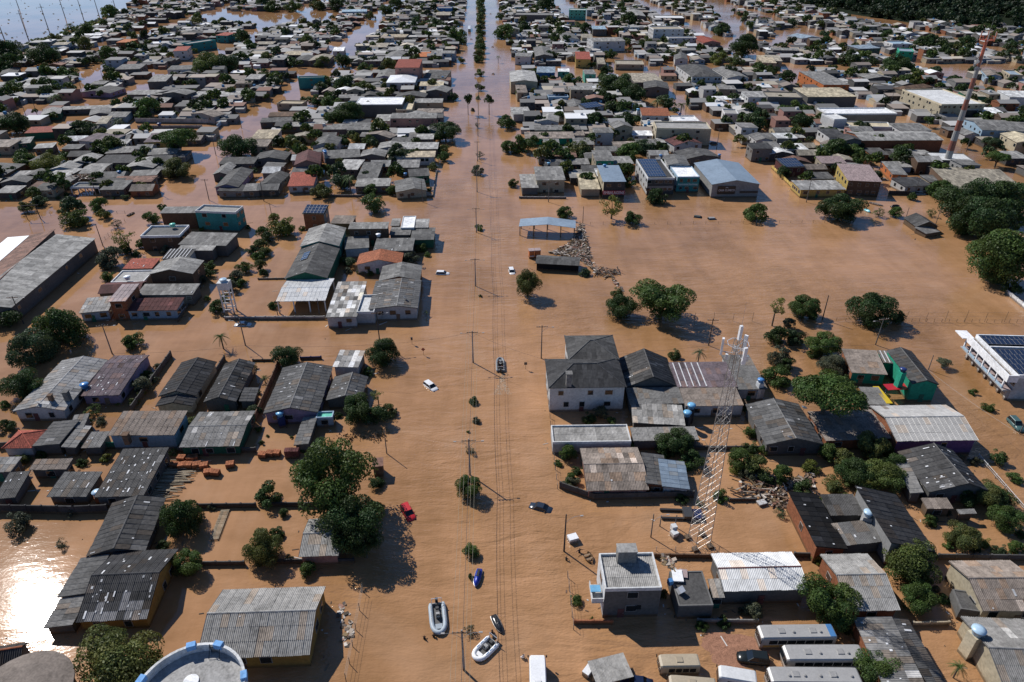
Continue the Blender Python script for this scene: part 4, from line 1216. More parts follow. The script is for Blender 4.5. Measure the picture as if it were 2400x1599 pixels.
# red and white radio mast
base = unproj(2213, 398, 0)
RM = thing("radio_mast", (base.x, base.y, 0), 0, "tall red and white banded radio mast with a red antenna crown", "tower")
HM = 50.5
for k in range(11):
    z0, z1 = (HM - 6) * k / 11, (HM - 6) * (k + 1) / 11
    r0, r1 = 1.45 - .9 * z0 / HM, 1.45 - .9 * z1 / HM
    MB().bar((0, 0, z0 - (2 if k == 0 else 0)), (0, 0, z1), r0, 12, r1).build("mast_section", "paint", RM, col((.27, .1, .07) if k % 2 == 0 else 'light'))
MB().bar((0, 0, HM - 6), (0, 0, HM), .62, 10, .55).build("mast_section", "paint", RM, col((.5, .13, .07)))
cr_ = MB()
for k in range(12):
    t0_, t1_ = math.pi * k / 6, math.pi * (k + 1) / 6
    for zz, rr_ in ((HM - .4, 2.6), (HM + .8, 2.7), (HM - .4, 1.3)):
        cr_.bar((rr_ * math.cos(t0_), rr_ * math.sin(t0_), zz), (rr_ * math.cos(t1_), rr_ * math.sin(t1_), zz), .09)
    cr_.bar((0, 0, HM - .4), (2.6 * math.cos(t0_), 2.6 * math.sin(t0_), HM - .4), .09).bar((2.6 * math.cos(t0_), 2.6 * math.sin(t0_), HM - .4), (2.7 * math.cos(t0_), 2.7 * math.sin(t0_), HM + .8), .07)
cr_.build("crown_platform", "paint", RM, col((.5, .13, .06)))
for k in range(6):
    t_ = math.pi * k / 3
    MB().bar((2.75 * math.cos(t_), 2.75 * math.sin(t_), HM - .8), (2.75 * math.cos(t_), 2.75 * math.sin(t_), HM + 2.6), .12).build("antenna", "paint", RM, col('orange' if k % 2 else 'pale'))
MB().bar((0, 0, HM), (0, 0, HM + 8), .06, r2=.02).build("lightning_rod", "steel", RM, col('pale'))
for k, (zz, t_) in enumerate(((41, 2.6), (42.4, 3.6), (43.6, 2.4), (40, 3.9), (44.5, 3.2))):
    MB().lathe([(.05, -.4), (.7, -.1), (.75, .35), (.05, .4)], 12).build("dish_antenna", "paint", RM, col('pale')).matrix_basis = Matrix.Translation((1.3 * math.cos(t_), 1.3 * math.sin(t_), zz)) @ Matrix.Rotation(t_, 4, 'Z') @ Matrix.Rotation(math.pi / 2, 4, 'Y')

# white frame water tower beside the walled yard
base = q('I', 1885, 1330, 0)
T = thing("water_tower", (base.x, base.y, 0), 0, "white framed water tower with a pale tank beside the walled yard", "water tower")
for sx in (-1, 1):
    for sy in (-1, 1):
        block("leg", "plaster", T, (sx * 1.25, sy * 1.0, 3.0), (.3, .3, 8), col('white'))
block("tank_box", "plaster", T, (0, 0, 8.0), (2.9, 2.4, 2.0), col('white'))
for z in (1.2, 3.2, 5.2):
    for sy in (-1, 1):
        block("crossbeam", "plaster", T, (0, sy * 1.0, z), (2.4, .2, .25), col('white'))
MB().lathe([(.75, 8.9), (.95, 9.6), (.9, 9.7), (.05, 9.85)], 16).build("tank", "paint", T, col('sky'))

# ---------------------------------------------------------------- water tanks, chimneys, dishes on roofs
TANK = MB().lathe([(.62, 0), (.82, .75), (.86, .8), (.86, .88), (.8, .92), (.3, 1.06), (.01, 1.08)], 20).mesh("tank_body", "paint", True)
LID = MB().lathe([(.9, .84), (.9, .93), (.3, 1.1), (.01, 1.12)], 20).mesh("lid", "paint", True)


def tank(reg, x, y, z, c, label, s=1.0, pillar=None, ph=2.0):
    p = q(reg, x, y, z + .5)
    T = thing("water_tank", (p.x, p.y, z), R.uniform(0, 3), label, "water tank", "water tanks on roofs and pillars")
    for me, nm, k in ((TANK, "tank_body", 1.0), (LID, "lid", 1.25)):
        o = add(nm, me, T, col(c, k)); o.scale = (s, s, s)
    if pillar:
        block("pillar", "plaster", T, (0, 0, -ph / 2 - .02), (1.5 * s, 1.5 * s, ph), col(pillar))


tank('E', 620, 640, 2.9, 'blue', 'blue water tank at the lilac house corner, on a dark post', 1.0, 'dark', 3.5)
tank('E', 712, 1430, 1.6, 'sky', 'pale blue water tank low beside the white-flecked roof', .9, 'brick', 2.5)
tank('F', 175, 848, 2.6, 'aqua', 'bright blue water tank in front of the blue-grey gable', .85, 'navy', 4.0)
tank('G', 1320, 790, 3.4, 'aqua', 'blue lidded water tank, upper of two on a dark pillar', .95, 'dark', 5.0)
tank('G', 1290, 845, 2.9, 'aqua', 'blue lidded water tank, lower of two on a dark pillar', .95, 'dark', 5.0)
tank('G', 1830, 600, 4.4, 'blue', 'blue water tank on a tall white pillar beside the smooth grey roof', .8, 'white', 6.0)
tank('H', 995, 522, 6.4, 'navy', 'dark water tank on the turret of the green house', .8, 'green', 4.2)
tank('D', 740, 325, 4.3, 'sky', 'pale water tank in the courtyard of the black-roofed house', .9, 'pale', 5.0)
tank('D', 1548, 1195, 4.6, 'sky', 'pale turquoise water tank on a cream pillar', 1.05, 'cream', 6.2)
tank('J', 1000, 700, 4.0, 'snow', 'white round water tank on the flat grey roof near the avenue', .9)
tank('I', 1410, 620, 5.2, 'mint', 'pale green water tank on the white-rimmed stepped roof', 1.0)
tank('I', 1040, 1050, 4.0, 'snow', 'silvery water tank on the maroon roof', 1.0)
tank('I', 972, 185, 3.2, 'blue', 'blue water tank between roofs behind the rusty shed', .9, 'brown', 2.5)
tank('J', 565, 25, 5.4, 'blue', 'blue water tank beside the pink gabled house', .9, 'pale', 4)
tank('J', 495, 105, 4.2, 'sky', 'pale blue water tank in front of the pink gabled house', 1.0, 'grey', 4)
tank('J', 1220, 200, 3.6, 'blue', 'blue water tank near the avenue corner beside a green wall', .8, 'dark', 3)
tank('K', 757, 130, 6.9, 'blue', 'blue water tank on the roof of the red-sign shop', .8)
tank('K', 300, 115, 4.2, 'aqua', 'light blue water tank behind the two-storey cream house', .8, 'grey', 4)
tank('K', 1215, 50, 6.2, 'blue', 'blue water tank behind the solar shop', .8, 'pale', 5)
tank('K', 1695, 45, 4.4, 'blue', 'blue water tank behind the big grey metal store', .8, 'grey', 4)
tank('M', 1463, 1145, 4.2, 'navy', 'dark tank on a stand inside the long walled lot', 1.2, 'grey', 3)
tank('N', 630, 1390, 5.0, 'blue', 'blue tank on a pink wall beside the maroon roof', .0001 + 1.0, 'pink', 4)
tank('O', 1540, 1050, 5.6, 'navy', 'dark tank on the white flat roof by the cream block', 1.0)
tank('O', 1160, 1010, 4.6, 'aqua', 'bright blue tank beside the terracotta roof', 1.1, 'white', 4)
tank('P', 2010, 720 / 1.0, 4.0, 'sky', 'far pale tank behind the mast shaft', 1.0, 'grey', 3)


def chimney(reg, x, y, z, hgt, w_, c, label):
    p = q(reg, x, y, z + hgt * .5)
    T = thing("chimney", (p.x, p.y, z), 0, label, "chimney")
    block("stack", "brickwork", T, (0, 0, hgt / 2 - .3), (w_, w_, hgt + .6), col(c))
    block("cap", "concrete", T, (0, 0, hgt + .1), (w_ * 1.25, w_ * 1.25, .16), col(c, .8))


chimney('E', 375, 735, 3.2, 1.6, .75, 'brown', 'brown chimney on the light greenish-grey roof')
chimney('E', 490, 712, 3.2, 1.8, 1.0, 'grey', 'broad black-topped chimney on the light greenish-grey roof')
chimney('G', 418, 585, 7.2, 2.4, 1.1, 'mid', 'pale chimney on the white corner house')
chimney('E', 930, 1022, 3.0, 1.6, 1.0, 'brown', 'brown chimney on the pale blue wall')


def dish(reg, x, y, z, label, c='white'):
    p = q(reg, x, y, z + .4)
    T = thing("satellite_dish", (p.x, p.y, z), 2.4, label, "satellite dish", "satellite dishes")
    MB().bar((0, 0, -.3), (0, 0, .6), .04).build("mount", "steel", T, col('pale'))
    o = MB().lathe([(.04, 0), (.35, .08), (.6, .25)], 14).build("reflector", "paint", T, col(c))
    o.location = (0, 0, .7); o.rotation_euler = (math.radians(55), 0, 0)


dish('E', 285, 780, 3.3, 'white satellite dish on the gable of the light greenish-grey house')
dish('H', 155, 1035, 3.4, 'satellite dish on the two-tone grey gable')
dish('H', 262, 815, 3.4, 'satellite dish under the spreading flat-topped tree')
dish('J', 1215, 1225, 4.0, 'satellite dish on the corner house facing the avenue')

# ---------------------------------------------------------------- signs
def sign(hlabel, u0, u1, z, hgt, bc, text, tc, label, fsize):
    """a sign fixed to the street front of the building with that label; u0..u1 along the front"""
    T0, W_, D_ = [(x[0], x[1], x[2]) for x in HOUSES if x[0].get("label") == hlabel][0]
    ang = T0.rotation_euler.z
    lx = (-.5 + (u0 + u1) / 2) * W_
    p = Matrix.Rotation(ang, 3, 'Z') @ Vector((lx, -D_ / 2 + .12, 0)) + T0.location
    L_ = (u1 - u0) * W_
    T = thing("shop_sign", (p.x, p.y, z), ang, label, "sign")
    block("panel", "paint", T, (0, 0, 0), (L_, .3, hgt), col(bc))
    if text:
        cu = bpy.data.curves.new("lettering", 'FONT')
        cu.body = text; cu.size = fsize; cu.align_x = 'CENTER'; cu.align_y = 'CENTER'; cu.extrude = .02
        cu.materials.append(MATS["paint"])
        ot = bpy.data.objects.new("lettering_tmp", cu)
        COL.objects.link(ot)
        mt = bpy.data.meshes.new_from_object(ot.evaluated_get(bpy.context.evaluated_depsgraph_get()))
        COL.objects.unlink(ot); bpy.data.objects.remove(ot)
        o = add("lettering", mt, T, col(tc))
        o.location = (0, -.19, -.05); o.rotation_euler = (math.pi / 2, 0, 0)
        wd = max(v.co.x for v in mt.vertices) - min(v.co.x for v in mt.vertices)
        k = min(1.0, L_ * .92 / max(wd, .1)); o.scale = (k, 1, 1)
    return T, L_


sign("two-storey shop with blue-grey roof above a red lettered sign", .02, .98, 2.2, 1.5, (.3, .02, .05), "EMBALAGENS", 'snow', "red shop sign with white lettering on the two-storey shop", 1.6)
t_, L_ = sign("big grey metal gabled store with a black sign panel on the street corner", .14, .5, 3.0, 3.0, 'black', "CASA CLIMECO", 'snow', "black sign panel with a white arch mark on the big store", 1.05)
ar = MB()
for k in range(8):
    a0, a1 = math.pi * (.1 + .8 * k / 8), math.pi * (.1 + .8 * (k + 1) / 8)
    ar.bar((.5 * math.cos(a0), -.2, .65 + .45 * math.sin(a0)), (.5 * math.cos(a1), -.2, .65 + .45 * math.sin(a1)), .07)
ar.build("arch_mark", "paint", t_, col('snow'))
sign("big grey metal gabled store with a black sign panel on the street corner", .6, .97, 2.2, .6, 'black', "", 'snow', "narrow black sign strip along the front of the big store", .5)
sign("teal-fronted shop with a gleaming white roof", .03, .97, 3.2, .9, 'teal', "Restaurante Das Frutas", 'snow', "teal shop sign with small white lettering", .8)
sign("white two-storey shop with a large solar array on its roof", .03, .97, 2.9, 1.5, 'mid', "", 'snow', "plain grey sign band below the solar shop", .8)

# ---------------------------------------------------------------- trees
def leaf_mesh(name, nl, leaf, lobes, rl=(.3, .46), squash=.8, seed=1, open_=0.0, flat=False, rough=1.0):
    rs = np.random.RandomState(seed)
    cs, rr = [], []
    for i in range(lobes):
        th = rs.uniform(0, 2 * math.pi)
        if flat:
            rad = math.sqrt(rs.uniform(0, 1)) * .82
            z = .35 * (1 - rad ** 2) + rs.uniform(-.1, .1)
        else:
            u = rs.uniform(-.95, 1)
            rad = math.sqrt(max(0, 1 - u * u)) * rs.uniform(.3, 1.0) ** .8
            z = u * .62
        cs.append((rad * math.cos(th), rad * math.sin(th), z * (1 if flat else squash)))
        rr.append(rs.uniform(*rl))
    cs, rr = np.array(cs), np.array(rr)
    w_ = rr ** 2 / (rr ** 2).sum()
    idx = rs.choice(lobes, nl, p=w_)
    d = rs.normal(size=(nl, 3)); d /= np.linalg.norm(d, axis=1)[:, None]
    d[:, 2] = np.where(rs.rand(nl) < .6, np.abs(d[:, 2]), d[:, 2])
    rad = rr[idx] * (1.06 - .42 * rs.rand(nl) ** 2 * rough)
    zs = .62 if flat else squash
    pos = cs[idx] + d * rad[:, None] * np.array([1, 1, zs])
    # small knots of leaves around each lobe break the outline up
    nrm = d + rs.normal(scale=.55, size=(nl, 3)); nrm /= np.linalg.norm(nrm, axis=1)[:, None]
    up = rs.normal(size=(nl, 3))
    t1 = np.cross(nrm, up); t1 /= np.linalg.norm(t1, axis=1)[:, None]
    t2 = np.cross(nrm, t1)
    s1 = leaf * rs.uniform(.6, 1.3, nl)[:, None]; s2 = leaf * rs.uniform(.35, .8, nl)[:, None]
    V = np.stack([pos - t1 * s1, pos - t2 * s2, pos + t1 * s1, pos + t2 * s2], axis=1).reshape(-1, 3)
    lobe_c = rs.uniform(.72, 1.3, lobes)[idx] * rs.uniform(.7, 1.3, nl)
    hue = rs.uniform(-.12, .12, lobes)[idx]
    C = np.stack([lobe_c * (1 + hue), lobe_c, lobe_c * (1 - hue) * .9, np.ones(nl)], axis=1)
    C = np.repeat(C, 4, axis=0)
    me = bpy.data.meshes.new(name)
    me.vertices.add(nl * 4)
    me.vertices.foreach_set("co", V.astype(np.float32).ravel())
    me.loops.add(nl * 4)
    me.loops.foreach_set("vertex_index", np.arange(nl * 4, dtype=np.int32))
    me.polygons.add(nl)
    me.polygons.foreach_set("loop_start", np.arange(nl, dtype=np.int32) * 4)
    me.update(calc_edges=True)
    ca = me.color_attributes.new("Col", 'FLOAT_COLOR', 'POINT')
    ca.data.foreach_set("color", C.astype(np.float32).ravel())
    me.materials.append(MATS["leaf"])
    # limbs that reach into the lobes
    g = MB()
    fork = Vector((0, 0, -.55 if not flat else -.35))
    g.bar((0, 0, -7.0), (0, 0, -1.0), .085, 6, .075).bar((0, 0, -1.0), fork, .075, 6, .06)
    for i in range(min(lobes, 9)):
        c = Vector(cs[i])
        mid = fork + (c - fork) * .55 + Vector((0, 0, .06))
        g.bar(fork, mid, .045, 5, .028).bar(mid, c, .028, 4, .012)
    tm = g.mesh(name + "_limbs", "bark")
    return me, tm


PRO = {}
PRO['near'] = [leaf_mesh("crown", 15000, .038, 38, (.13, .42), .85, s) for s in (3, 4, 5, 6)]
PRO['flat'] = [leaf_mesh("crown", 15000, .034, 40, (.13, .3), .7, s, flat=True) for s in (7, 8)]
PRO['mid'] = [leaf_mesh("crown", 3600, .07, 24, (.16, .44), .85, s) for s in (11, 12, 13, 14)]
PRO['far'] = [leaf_mesh("crown", 800, .14, 11, (.3, .48), .85, s) for s in (21, 22, 23)]
PRO['sparse'] = [leaf_mesh("crown", 900, .06, 20, (.16, .28), .9, s) for s in (31, 32)]


def palm_mesh():
    rs = random.Random(4)
    g = MB(); t = MB()
    t.bar((0, 0, -9), (0, 0, -.05), .1, 7, .075)
    for k in range(18):
        a = 2 * math.pi * k / 18 + rs.uniform(-.15, .15)
        el = rs.uniform(-.2, 1.0)
        pts = []
        for i in range(8):
            s_ = i / 7
            r_ = s_ * math.cos(el * .8)
            z = s_ * math.sin(el) - s_ * s_ * .75
            pts.append(Vector((r_ * math.cos(a), r_ * math.sin(a), z)))
        side = Vector((-math.sin(a), math.cos(a), 0))
        for i in range(7):
            p0, p1 = pts[i], pts[i + 1]
            k_ = rs.uniform(.7, 1.3)
            w_ = .16 * (1 - (i / 7) ** 2) + .03
            for sg in (-1, 1):
                for h_ in (0, 1):
                    pa = p0 + (p1 - p0) * (.5 * h_); pb = p0 + (p1 - p0) * (.5 * h_ + .38)
                    tip = side * sg * w_ + Vector((0, 0, -w_ * .6)) + (p1 - p0) * .6
                    g.face([pa, pb, pb + tip], c=(k_, k_, k_ * .85))
    return g.mesh("fronds", "leaf"), t.mesh("palm_trunk", "bark")


PRO['palm'] = [palm_mesh()]
GREEN = [(.06, .1, .026), (.075, .12, .03), (.05, .088, .026), (.1, .13, .036), (.062, .096, .045), (.11, .125, .04), (.07, .11, .028)]
TREES = []
TAUTO = []


def tree_at(x, y, rad, hc, kind='round', c=None, vs=None, label=None, group='trees standing in the flood'):
    d = proj((x, y, hc))[2] * rad * 2         # apparent width in photo pixels
    if kind == 'palm':
        me, tm = PRO['palm'][0]
    elif kind in ('flat', 'sparse'):
        me, tm = R.choice(PRO[kind])
    else:
        me, tm = R.choice(PRO['near' if d > 62 else ('mid' if d > 26 else 'far')])
    nm = 'palm_tree' if kind == 'palm' else ('shrub' if (rad < 1.7) else 'tree')
    T = thing(nm, (x, y, 0), R.uniform(0, 6.28), label, 'palm' if kind == 'palm' else nm, group)
    g = c or R.choice(GREEN)
    k = R.uniform(.85, 1.15)
    vs = vs if vs else (R.uniform(.85, 1.1) if kind != 'palm' else 1.0)
    o = add("crown" if kind != 'palm' else "fronds", me, T, (g[0] * k, g[1] * k, g[2] * k, 1)); kx, ky = (R.uniform(.85, 1.12), R.uniform(.85, 1.12)) if kind != 'palm' else (1, 1)
    o.location = (0, 0, hc); o.scale = (rad * kx, rad * ky, rad * vs)
    o2 = add("trunk", tm, T, col((.11, .09, .07))); o2.location = (0, 0, hc); o2.scale = (rad * kx, rad * ky, rad * vs)
    TREES.append((x, y, rad))
    FOOT.append((x, y, rad * .8))
    if label is None:
        TAUTO.append((T, kind, rad, g))
    return T


YG, LG, GG = (.15, .165, .038), (.078, .125, .032), (.09, .1, .065)


def parse_trees(txt):
    for ln in txt.strip().splitlines():
        f = ln.strip().split('|')
        reg, x, y, wd = f[0], float(f[1]), float(f[2]), float(f[3]) / REG[f[0]][2]
        kind = f[4] if len(f) > 4 and f[4] else 'round'
        c = {'y': YG, 'l': LG, 'g': GG, 'd': (.045, .078, .024), '': None}[f[5] if len(f) > 5 else '']
        label = f[6] if len(f) > 6 and f[6] else None
        vs = float(f[7]) if len(f) > 7 and f[7] else None
        hcf = float(f[8]) if len(f) > 8 and f[8] else None
        hc = 3.0
        for it in range(3):
            p = q(reg, x, y, hc)
            rad = wd / 2 / proj(p)[2]
            hc = (hcf if hcf is not None else (rad * .58 + .25 if rad > 1.7 else rad * .45)) if kind != 'palm' else (hcf or 4.5)
            if kind == 'flat' and hcf is None:
                hc = rad * .5 + 1.3
        p = q(reg, x, y, hc)
        tree_at(p.x, p.y, rad, hc, kind, c, vs, label)
parse_trees("""F|555|1310|590|||biggest broad green tree between the brick yard and the avenue|1.1|7.5
B|690|400|420||d|dark dense tree overhanging the ribbed shed, beside the biggest tree|1.1|5.0
B|800|520|240||d|black-green tree wedged between ribbed shed and avenue|1.1|4.0
A|1330|360|290||d|tall dark tree beside the patched gabled shed|1.4
A|1390|690|230||l|low leafy bush at the gable of the patched dark house
A|870|1440|640|||wide tree top beside the round white reservoir||3.5
A|110|390|190||g|half-drowned grey-green bush above the sun glint
A|460|540|120|sparse|g|thin drowned sapling beside the sun glint
A|525|320|90|sparse|g|thin drowned sapling below the black wall
B|90|190|190|||dark tree above the low black wall, beside a fallen ladder
B|60|600|280|||tall dark tree below the low black wall|1.3
B|1570|130|215||l|fullest leafy tree on the avenue median near the red car
B|1585|600|135||l|lone round bush on the median above the blue jet ski
B|1580|790|50|||slim weed clump on the median touching the blue jet ski|1.6
B|1555|1185|120|sparse|g|sparse shrub at the foot of the nearest median pole
C|470|965|105||l|small leafy tree beside the concrete house balcony
C|430|95|120||g|flowering bush behind the boundary wall
C|1545|200|120||l|bushy tree behind the lattice tower legs|1.4
D|1060|675|365|||large rounded grey-green tree between black roof and cream gable
D|450|985|450||l|bright leafy tree between the white warehouse and buses
D|1110|945|260|||dark tree below the large rounded tree
D|830|1480|310||l|leafy tree overhanging the last white bus
D|1430|500|225|||round tree in the flooded garden of the wooden shack
D|1580|530|120||y|yellow-green shrub beside the round garden tree
D|1700|590|110
D|1820|580|140||l
D|1750|370|230
D|1450|190|190||d
D|1620|190|210
D|1200|375|105||l|small bush standing in water before the wooden shack
D|1410|1450|150|palm||palm with ragged fronds before the cream pillars||2.6
H|760|1090|240
H|640|1290|260||d
H|850|1310|280
H|430|1130|170||l
H|560|1180|160
H|930|1230|200||d
H|500|1360|170
H|100|1290|180
H|720|1390|170||y
H|430|735|545|flat|l|wide flat-topped spreading tree before the green houses||7.0
H|70|270|185||d
H|210|290|140|||upright dark tree beside the fence lane|1.3
H|410|345|235
H|470|495|195||g
H|70|420|185||g
H|60|570|185
H|765|95|300||d|big round tree at the field fence by the street lamp
H|930|130|140||d|smaller lobe tree beside the big round tree at the fence
H|60|60|180|sparse|y|pale thin-leaved tree at the field fence||5.5
H|270|70|235|||rounded tree beside the pale thin-leaved one
H|1290|468|120||g|uprooted bush lying in the side street|.5
H|1510|690|62||l
H|1620|795|88||l
H|1690|1160|135|||lone round tree on the flooded side street by the white fence
H|1520|1195|82||g
H|1640|1375|90|palm||low spiky palm behind the white rail fence||1.2
H|1820|1320|105||l
H|1690|1460|200
E|430|225|330||d|tallest dark ragged tree at the side street crossing|1.3
E|250|375|320|||round dark tree beside the tallest ragged tree
E|170|640|260||d|dark bush mass beside the light greenish-grey house
E|985|305|165||l|neat round tree at the street behind the lilac house
E|30|780|80||l
E|40|930|130||d
E|1040|640|140||g
E|985|760|85
E|1160|500|65||g
E|690|810|125|sparse|l|thin shrub in the yard below the lilac house
E|1620|275|130|palm||feathery clump of palms on the first cross street||3.6
E|60|150|190||d|dark hedge mass at the end of the long warehouse
F|230|430|215||d|dark rounded tree at the wall corner of the blue-grey house
F|930|405|245||d|dark bushy tree beside the silvery flaking roof
F|740|820|265||d|dark bush mass beside the mint flat roof
F|880|860|190||d
F|970|830|115
F|895|715|110|sparse|y|spindly pale tree beside the dark bush mass||4.0
F|60|580|90|palm||stubby palm in the yard of the patched gable||1.4
F|1600|750|80
F|1620|895|62||g
F|1560|980|28
F|1580|1110|95|sparse|g
G|650|840|125||g
G|735|900|75||l
G|410|1140|145||l|small tree by the avenue fence beside the sand-grey house
G|340|1210|62||l
G|1200|1060|260||d|dark tree between the blue metal roof and the long sheet roof
G|1330|1180|170||d
G|1190|408|104||d|clipped dark topiary dome before a white wall|1.0
G|1380|390|120|palm||palm beside the topiary dome||3.4
G|1750|985|105
G|1700|1190|200
G|1810|1240|190
G|1640|1250|110||y
K|1230|1240|500||l|wide umbrella-shaped tree at the field corner|.72|5.2
K|900|1290|240||d|dense dark tree joined to the umbrella-shaped tree
K|850|1170|110
K|130|1100|220|||lone tree beside the avenue opposite the white canopy|1.35|3.8
K|440|512|145||l|round tree behind the pale blue open shed
K|820|455|235|sparse|y|bare-limbed tree on the second cross street||5.0
K|990|562|150|||compact dark tree beside the bare-limbed one
K|1185|390|155||d|dark tree before the solar shop
K|1995|520|195||l|round tree at the field fence opposite the big store
K|15|270|95
L|590|485|350||d|wide dark tree before the yellow shop row|.75|3.6
L|1600|430|430||d|huge dark roadside tree beside the half-sunk hut
L|1890|430|440||d|second huge dark roadside tree merging with its neighbour
L|1740|580|470||d|third huge dark roadside tree in front of the other two
L|1930|870|520||l|very large leafy tree at the field edge by a white wall||8
L|1850|1010|260
L|1400|330|190||l
L|1180|385|75
L|910|515|105|sparse|l
L|1050|515|115|||small tree next to the half-sunk hut
L|1340|520|90|sparse|l
J|960|440|200||l|lush round tree on the second cross street
J|210|625|215||y|yellow-green tree beside the brick solar house
J|60|680|120
J|30|790|130
J|30|950|115
J|40|880|85||l
J|690|265|190
J|760|230|140|palm||tall palm beside the second cross street||7
J|530|340|160
J|1110|340|95||l
J|940|330|115||l
J|1350|800|95
J|1270|880|170||g
J|760|920|115
J|560|150|85
J|1810|170|105|||small round tree on the median past the second crossing
J|1825|640|75||l|ragged shrub on the median at the second crossing
J|1832|1198|32||d
J|1445|140|85
J|1530|60|115||l
I|1240|560|130
I|1330|480|85
I|950|605|100|sparse|g
I|1035|735|235|sparse|y|bare grey tree beside the white-rimmed dark block||4.5
I|900|890|215||g
I|880|1030|115||l
I|600|490|215
I|610|560|200
I|800|455|150||l
I|840|525|115||y
I|210|470|140
I|285|365|130||l
I|185|330|85||g
I|330|415|125
I|1770|1280|155|||round bush at the foot of the white water tower
I|1880|1120|125||g
I|1940|1040|125||g
I|2000|960|130
I|2060|820|105
I|1700|950|120
I|1450|160|220
M|450|785|215||d
M|140|800|160||l
M|630|670|190
M|60|490|280||d
M|70|590|240||d
M|400|520|270||d
M|990|505|190
M|860|550|95
M|985|600|110||l
M|1010|660|150||d
M|780|420|165
M|1330|1000|235||l
M|510|890|170|palm
M|120|1130|270||d
M|1040|1345|200
M|930|1390|170||l
M|1640|1300|380|flat|
M|2170|1355|290||d
M|1920|600|300
M|2070|600|260||d
M|220|1470|200
M|450|1510|250||y
M|730|1200|240
M|1080|1110|180|palm
M|640|225|105|palm||lone tall palm at the lake shore||7
M|1620|260|110|palm
M|2220|340|165||d
M|1330|510|115
M|1460|450|95
M|480|352|125
M|700|500|140
M|1190|490|120||d
M|810|280|130
M|1010|130|160||l
N|790|560|170||d
N|600|570|135
N|320|565|135
N|100|530|125
N|460|370|120
N|950|480|105|palm
N|560|920|145
N|690|930|175
N|820|1050|290
N|790|780|185
N|1000|800|145||l
N|640|760|150
N|870|800|140
N|1860|340|180||l|tall leafy tree on the avenue kerb far up|1.5
N|1740|1215|250||d
N|1800|1130|90|palm
N|1720|1370|120
N|1810|890|95||d
N|340|1310|180
N|230|1290|135||l
N|930|1265|125||y
N|1040|1290|145
N|810|1310|105||l
N|1650|220|180|||
N|1480|215|145
N|90|690|145
N|1010|620|150||l
N|1230|610|155
N|1880|555|75
N|2062|0|80
N|2062|25|84
N|2064|55|84
N|2066|120|90
N|2062|205|80
N|2060|300|84
N|2062|400|100
N|2056|500|112
N|2065|90|88||l
N|2065|160|92
N|2065|250|86
N|2060|350|84||l
N|2060|450|115
N|2050|540|105
N|2055|670|82
N|2050|800|92|||
N|1945|912|100||d|one half of the forked median tree nearest the lake side|1.3|8
N|2140|912|92||d|other half of the forked median tree nearest the mast side|1.2|8
N|2040|1150|70|sparse|g
N|2055|1420|95|sparse|g
N|2290|300|175
N|2240|150|85
N|2225|520|55|palm
N|2300|1120|165||l|bright tree on the mast side avenue kerb
N|2300|1350|140||l
N|60|30|150
N|560|40|150
N|740|50|160||d
N|150|60|140
N|330|60|140
N|1290|50|150||d
N|1190|100|130
N|1050|150|90
O|300|60|200||d
O|590|240|120
O|670|270|130||d
O|1080|190|180||d
O|960|800|330||d
O|1110|870|260||d
O|980|990|235
O|770|1120|210||d
O|880|640|125||d
O|550|730|200||l
O|1230|385|130
O|910|495|105
O|1930|270|165||d
O|2130|430|270||d
O|1900|540|165||y
O|2240|1130|235||d
O|600|1370|215
O|1080|1400|210||l
O|1220|1350|180
O|300|1275|135
O|60|1330|215||l
O|1340|930|150|palm
O|1420|940|170||d
O|1560|960|130|palm||palm beside the dark cypress||6
O|1610|930|44||d|slim dark cypress on the flooded side street|3.4|9
O|2300|640|170
O|1060|1100|190||d
O|400|330|125||d
O|110|250|140||d
O|1340|1350|140
O|2060|560|160
O|730|600|80
P|40|640|125||d
P|185|720|165||d
P|230|1000|205||l
P|300|1120|200||d
P|30|1130|110||d
P|1180|600|250||d
P|1530|390|200||d
P|1270|740|145||l
P|750|540|210||d
P|230|210|105||d
P|620|1380|235
P|500|1370|150||l
P|800|1400|170||l
P|1230|1440|220||d
P|2060|1320|205|flat|
P|2110|1460|210|flat|l
P|1720|750|155||d
P|1540|660|120
P|1800|400|160||d
P|540|380|120
P|1400|400|140||d
P|1100|320|110""")


# ---------------------------------------------------------------- poles, lamps, wires
def ordinal(n):
    return f"{n}{'th' if 10 <= n % 100 <= 20 else {1: 'st', 2: 'nd', 3: 'rd'}.get(n % 10, 'th')}"


def pole(p, h, label, arm=0, lamp=None, rz=0.0, r=.17, c='light', tilt=0.0):
    T = thing("utility_pole" if not lamp or arm else "street_lamp", (p.x, p.y, 0), rz, label, "pole", "street poles")
    T.rotation_euler = (tilt, 0, rz)
    MB().bar((0, 0, -1.5), (0, 0, h), r, 8, r * .62).build("post", "wood" if c in ('wood', 'dark') else "concrete", T, col(c))
    for k in range(arm):
        z = h - .35 - k * 1.1
        block("crossarm", "wood", T, (0, -.12, z), (2.6 if k == 0 else 1.6, .12, .14), col('brown'))
        for x in (-1.2, -.6, .6, 1.2) if k == 0 else (-.7, .7):
            block("insulator", "paint", T, (x, -.12, z + .17), (.1, .1, .2), col('pale'))
    for sx in (lamp or []):
        g = MB()
        pts = [Vector((0, 0, h - 1.8)), Vector((sx * .7, 0, h - 1.0)), Vector((sx * 1.5, 0, h - .6)), Vector((sx * 2.3, 0, h - .55))]
        g.path(pts, .03, 5)
        la = g.build("lamp_arm", "steel", T, col('pale'))
        hd = block("lamp_head", "paint", la, (sx * 2.5, 0, h - .55), (.5, .2, .12), col('pale'))
    return T


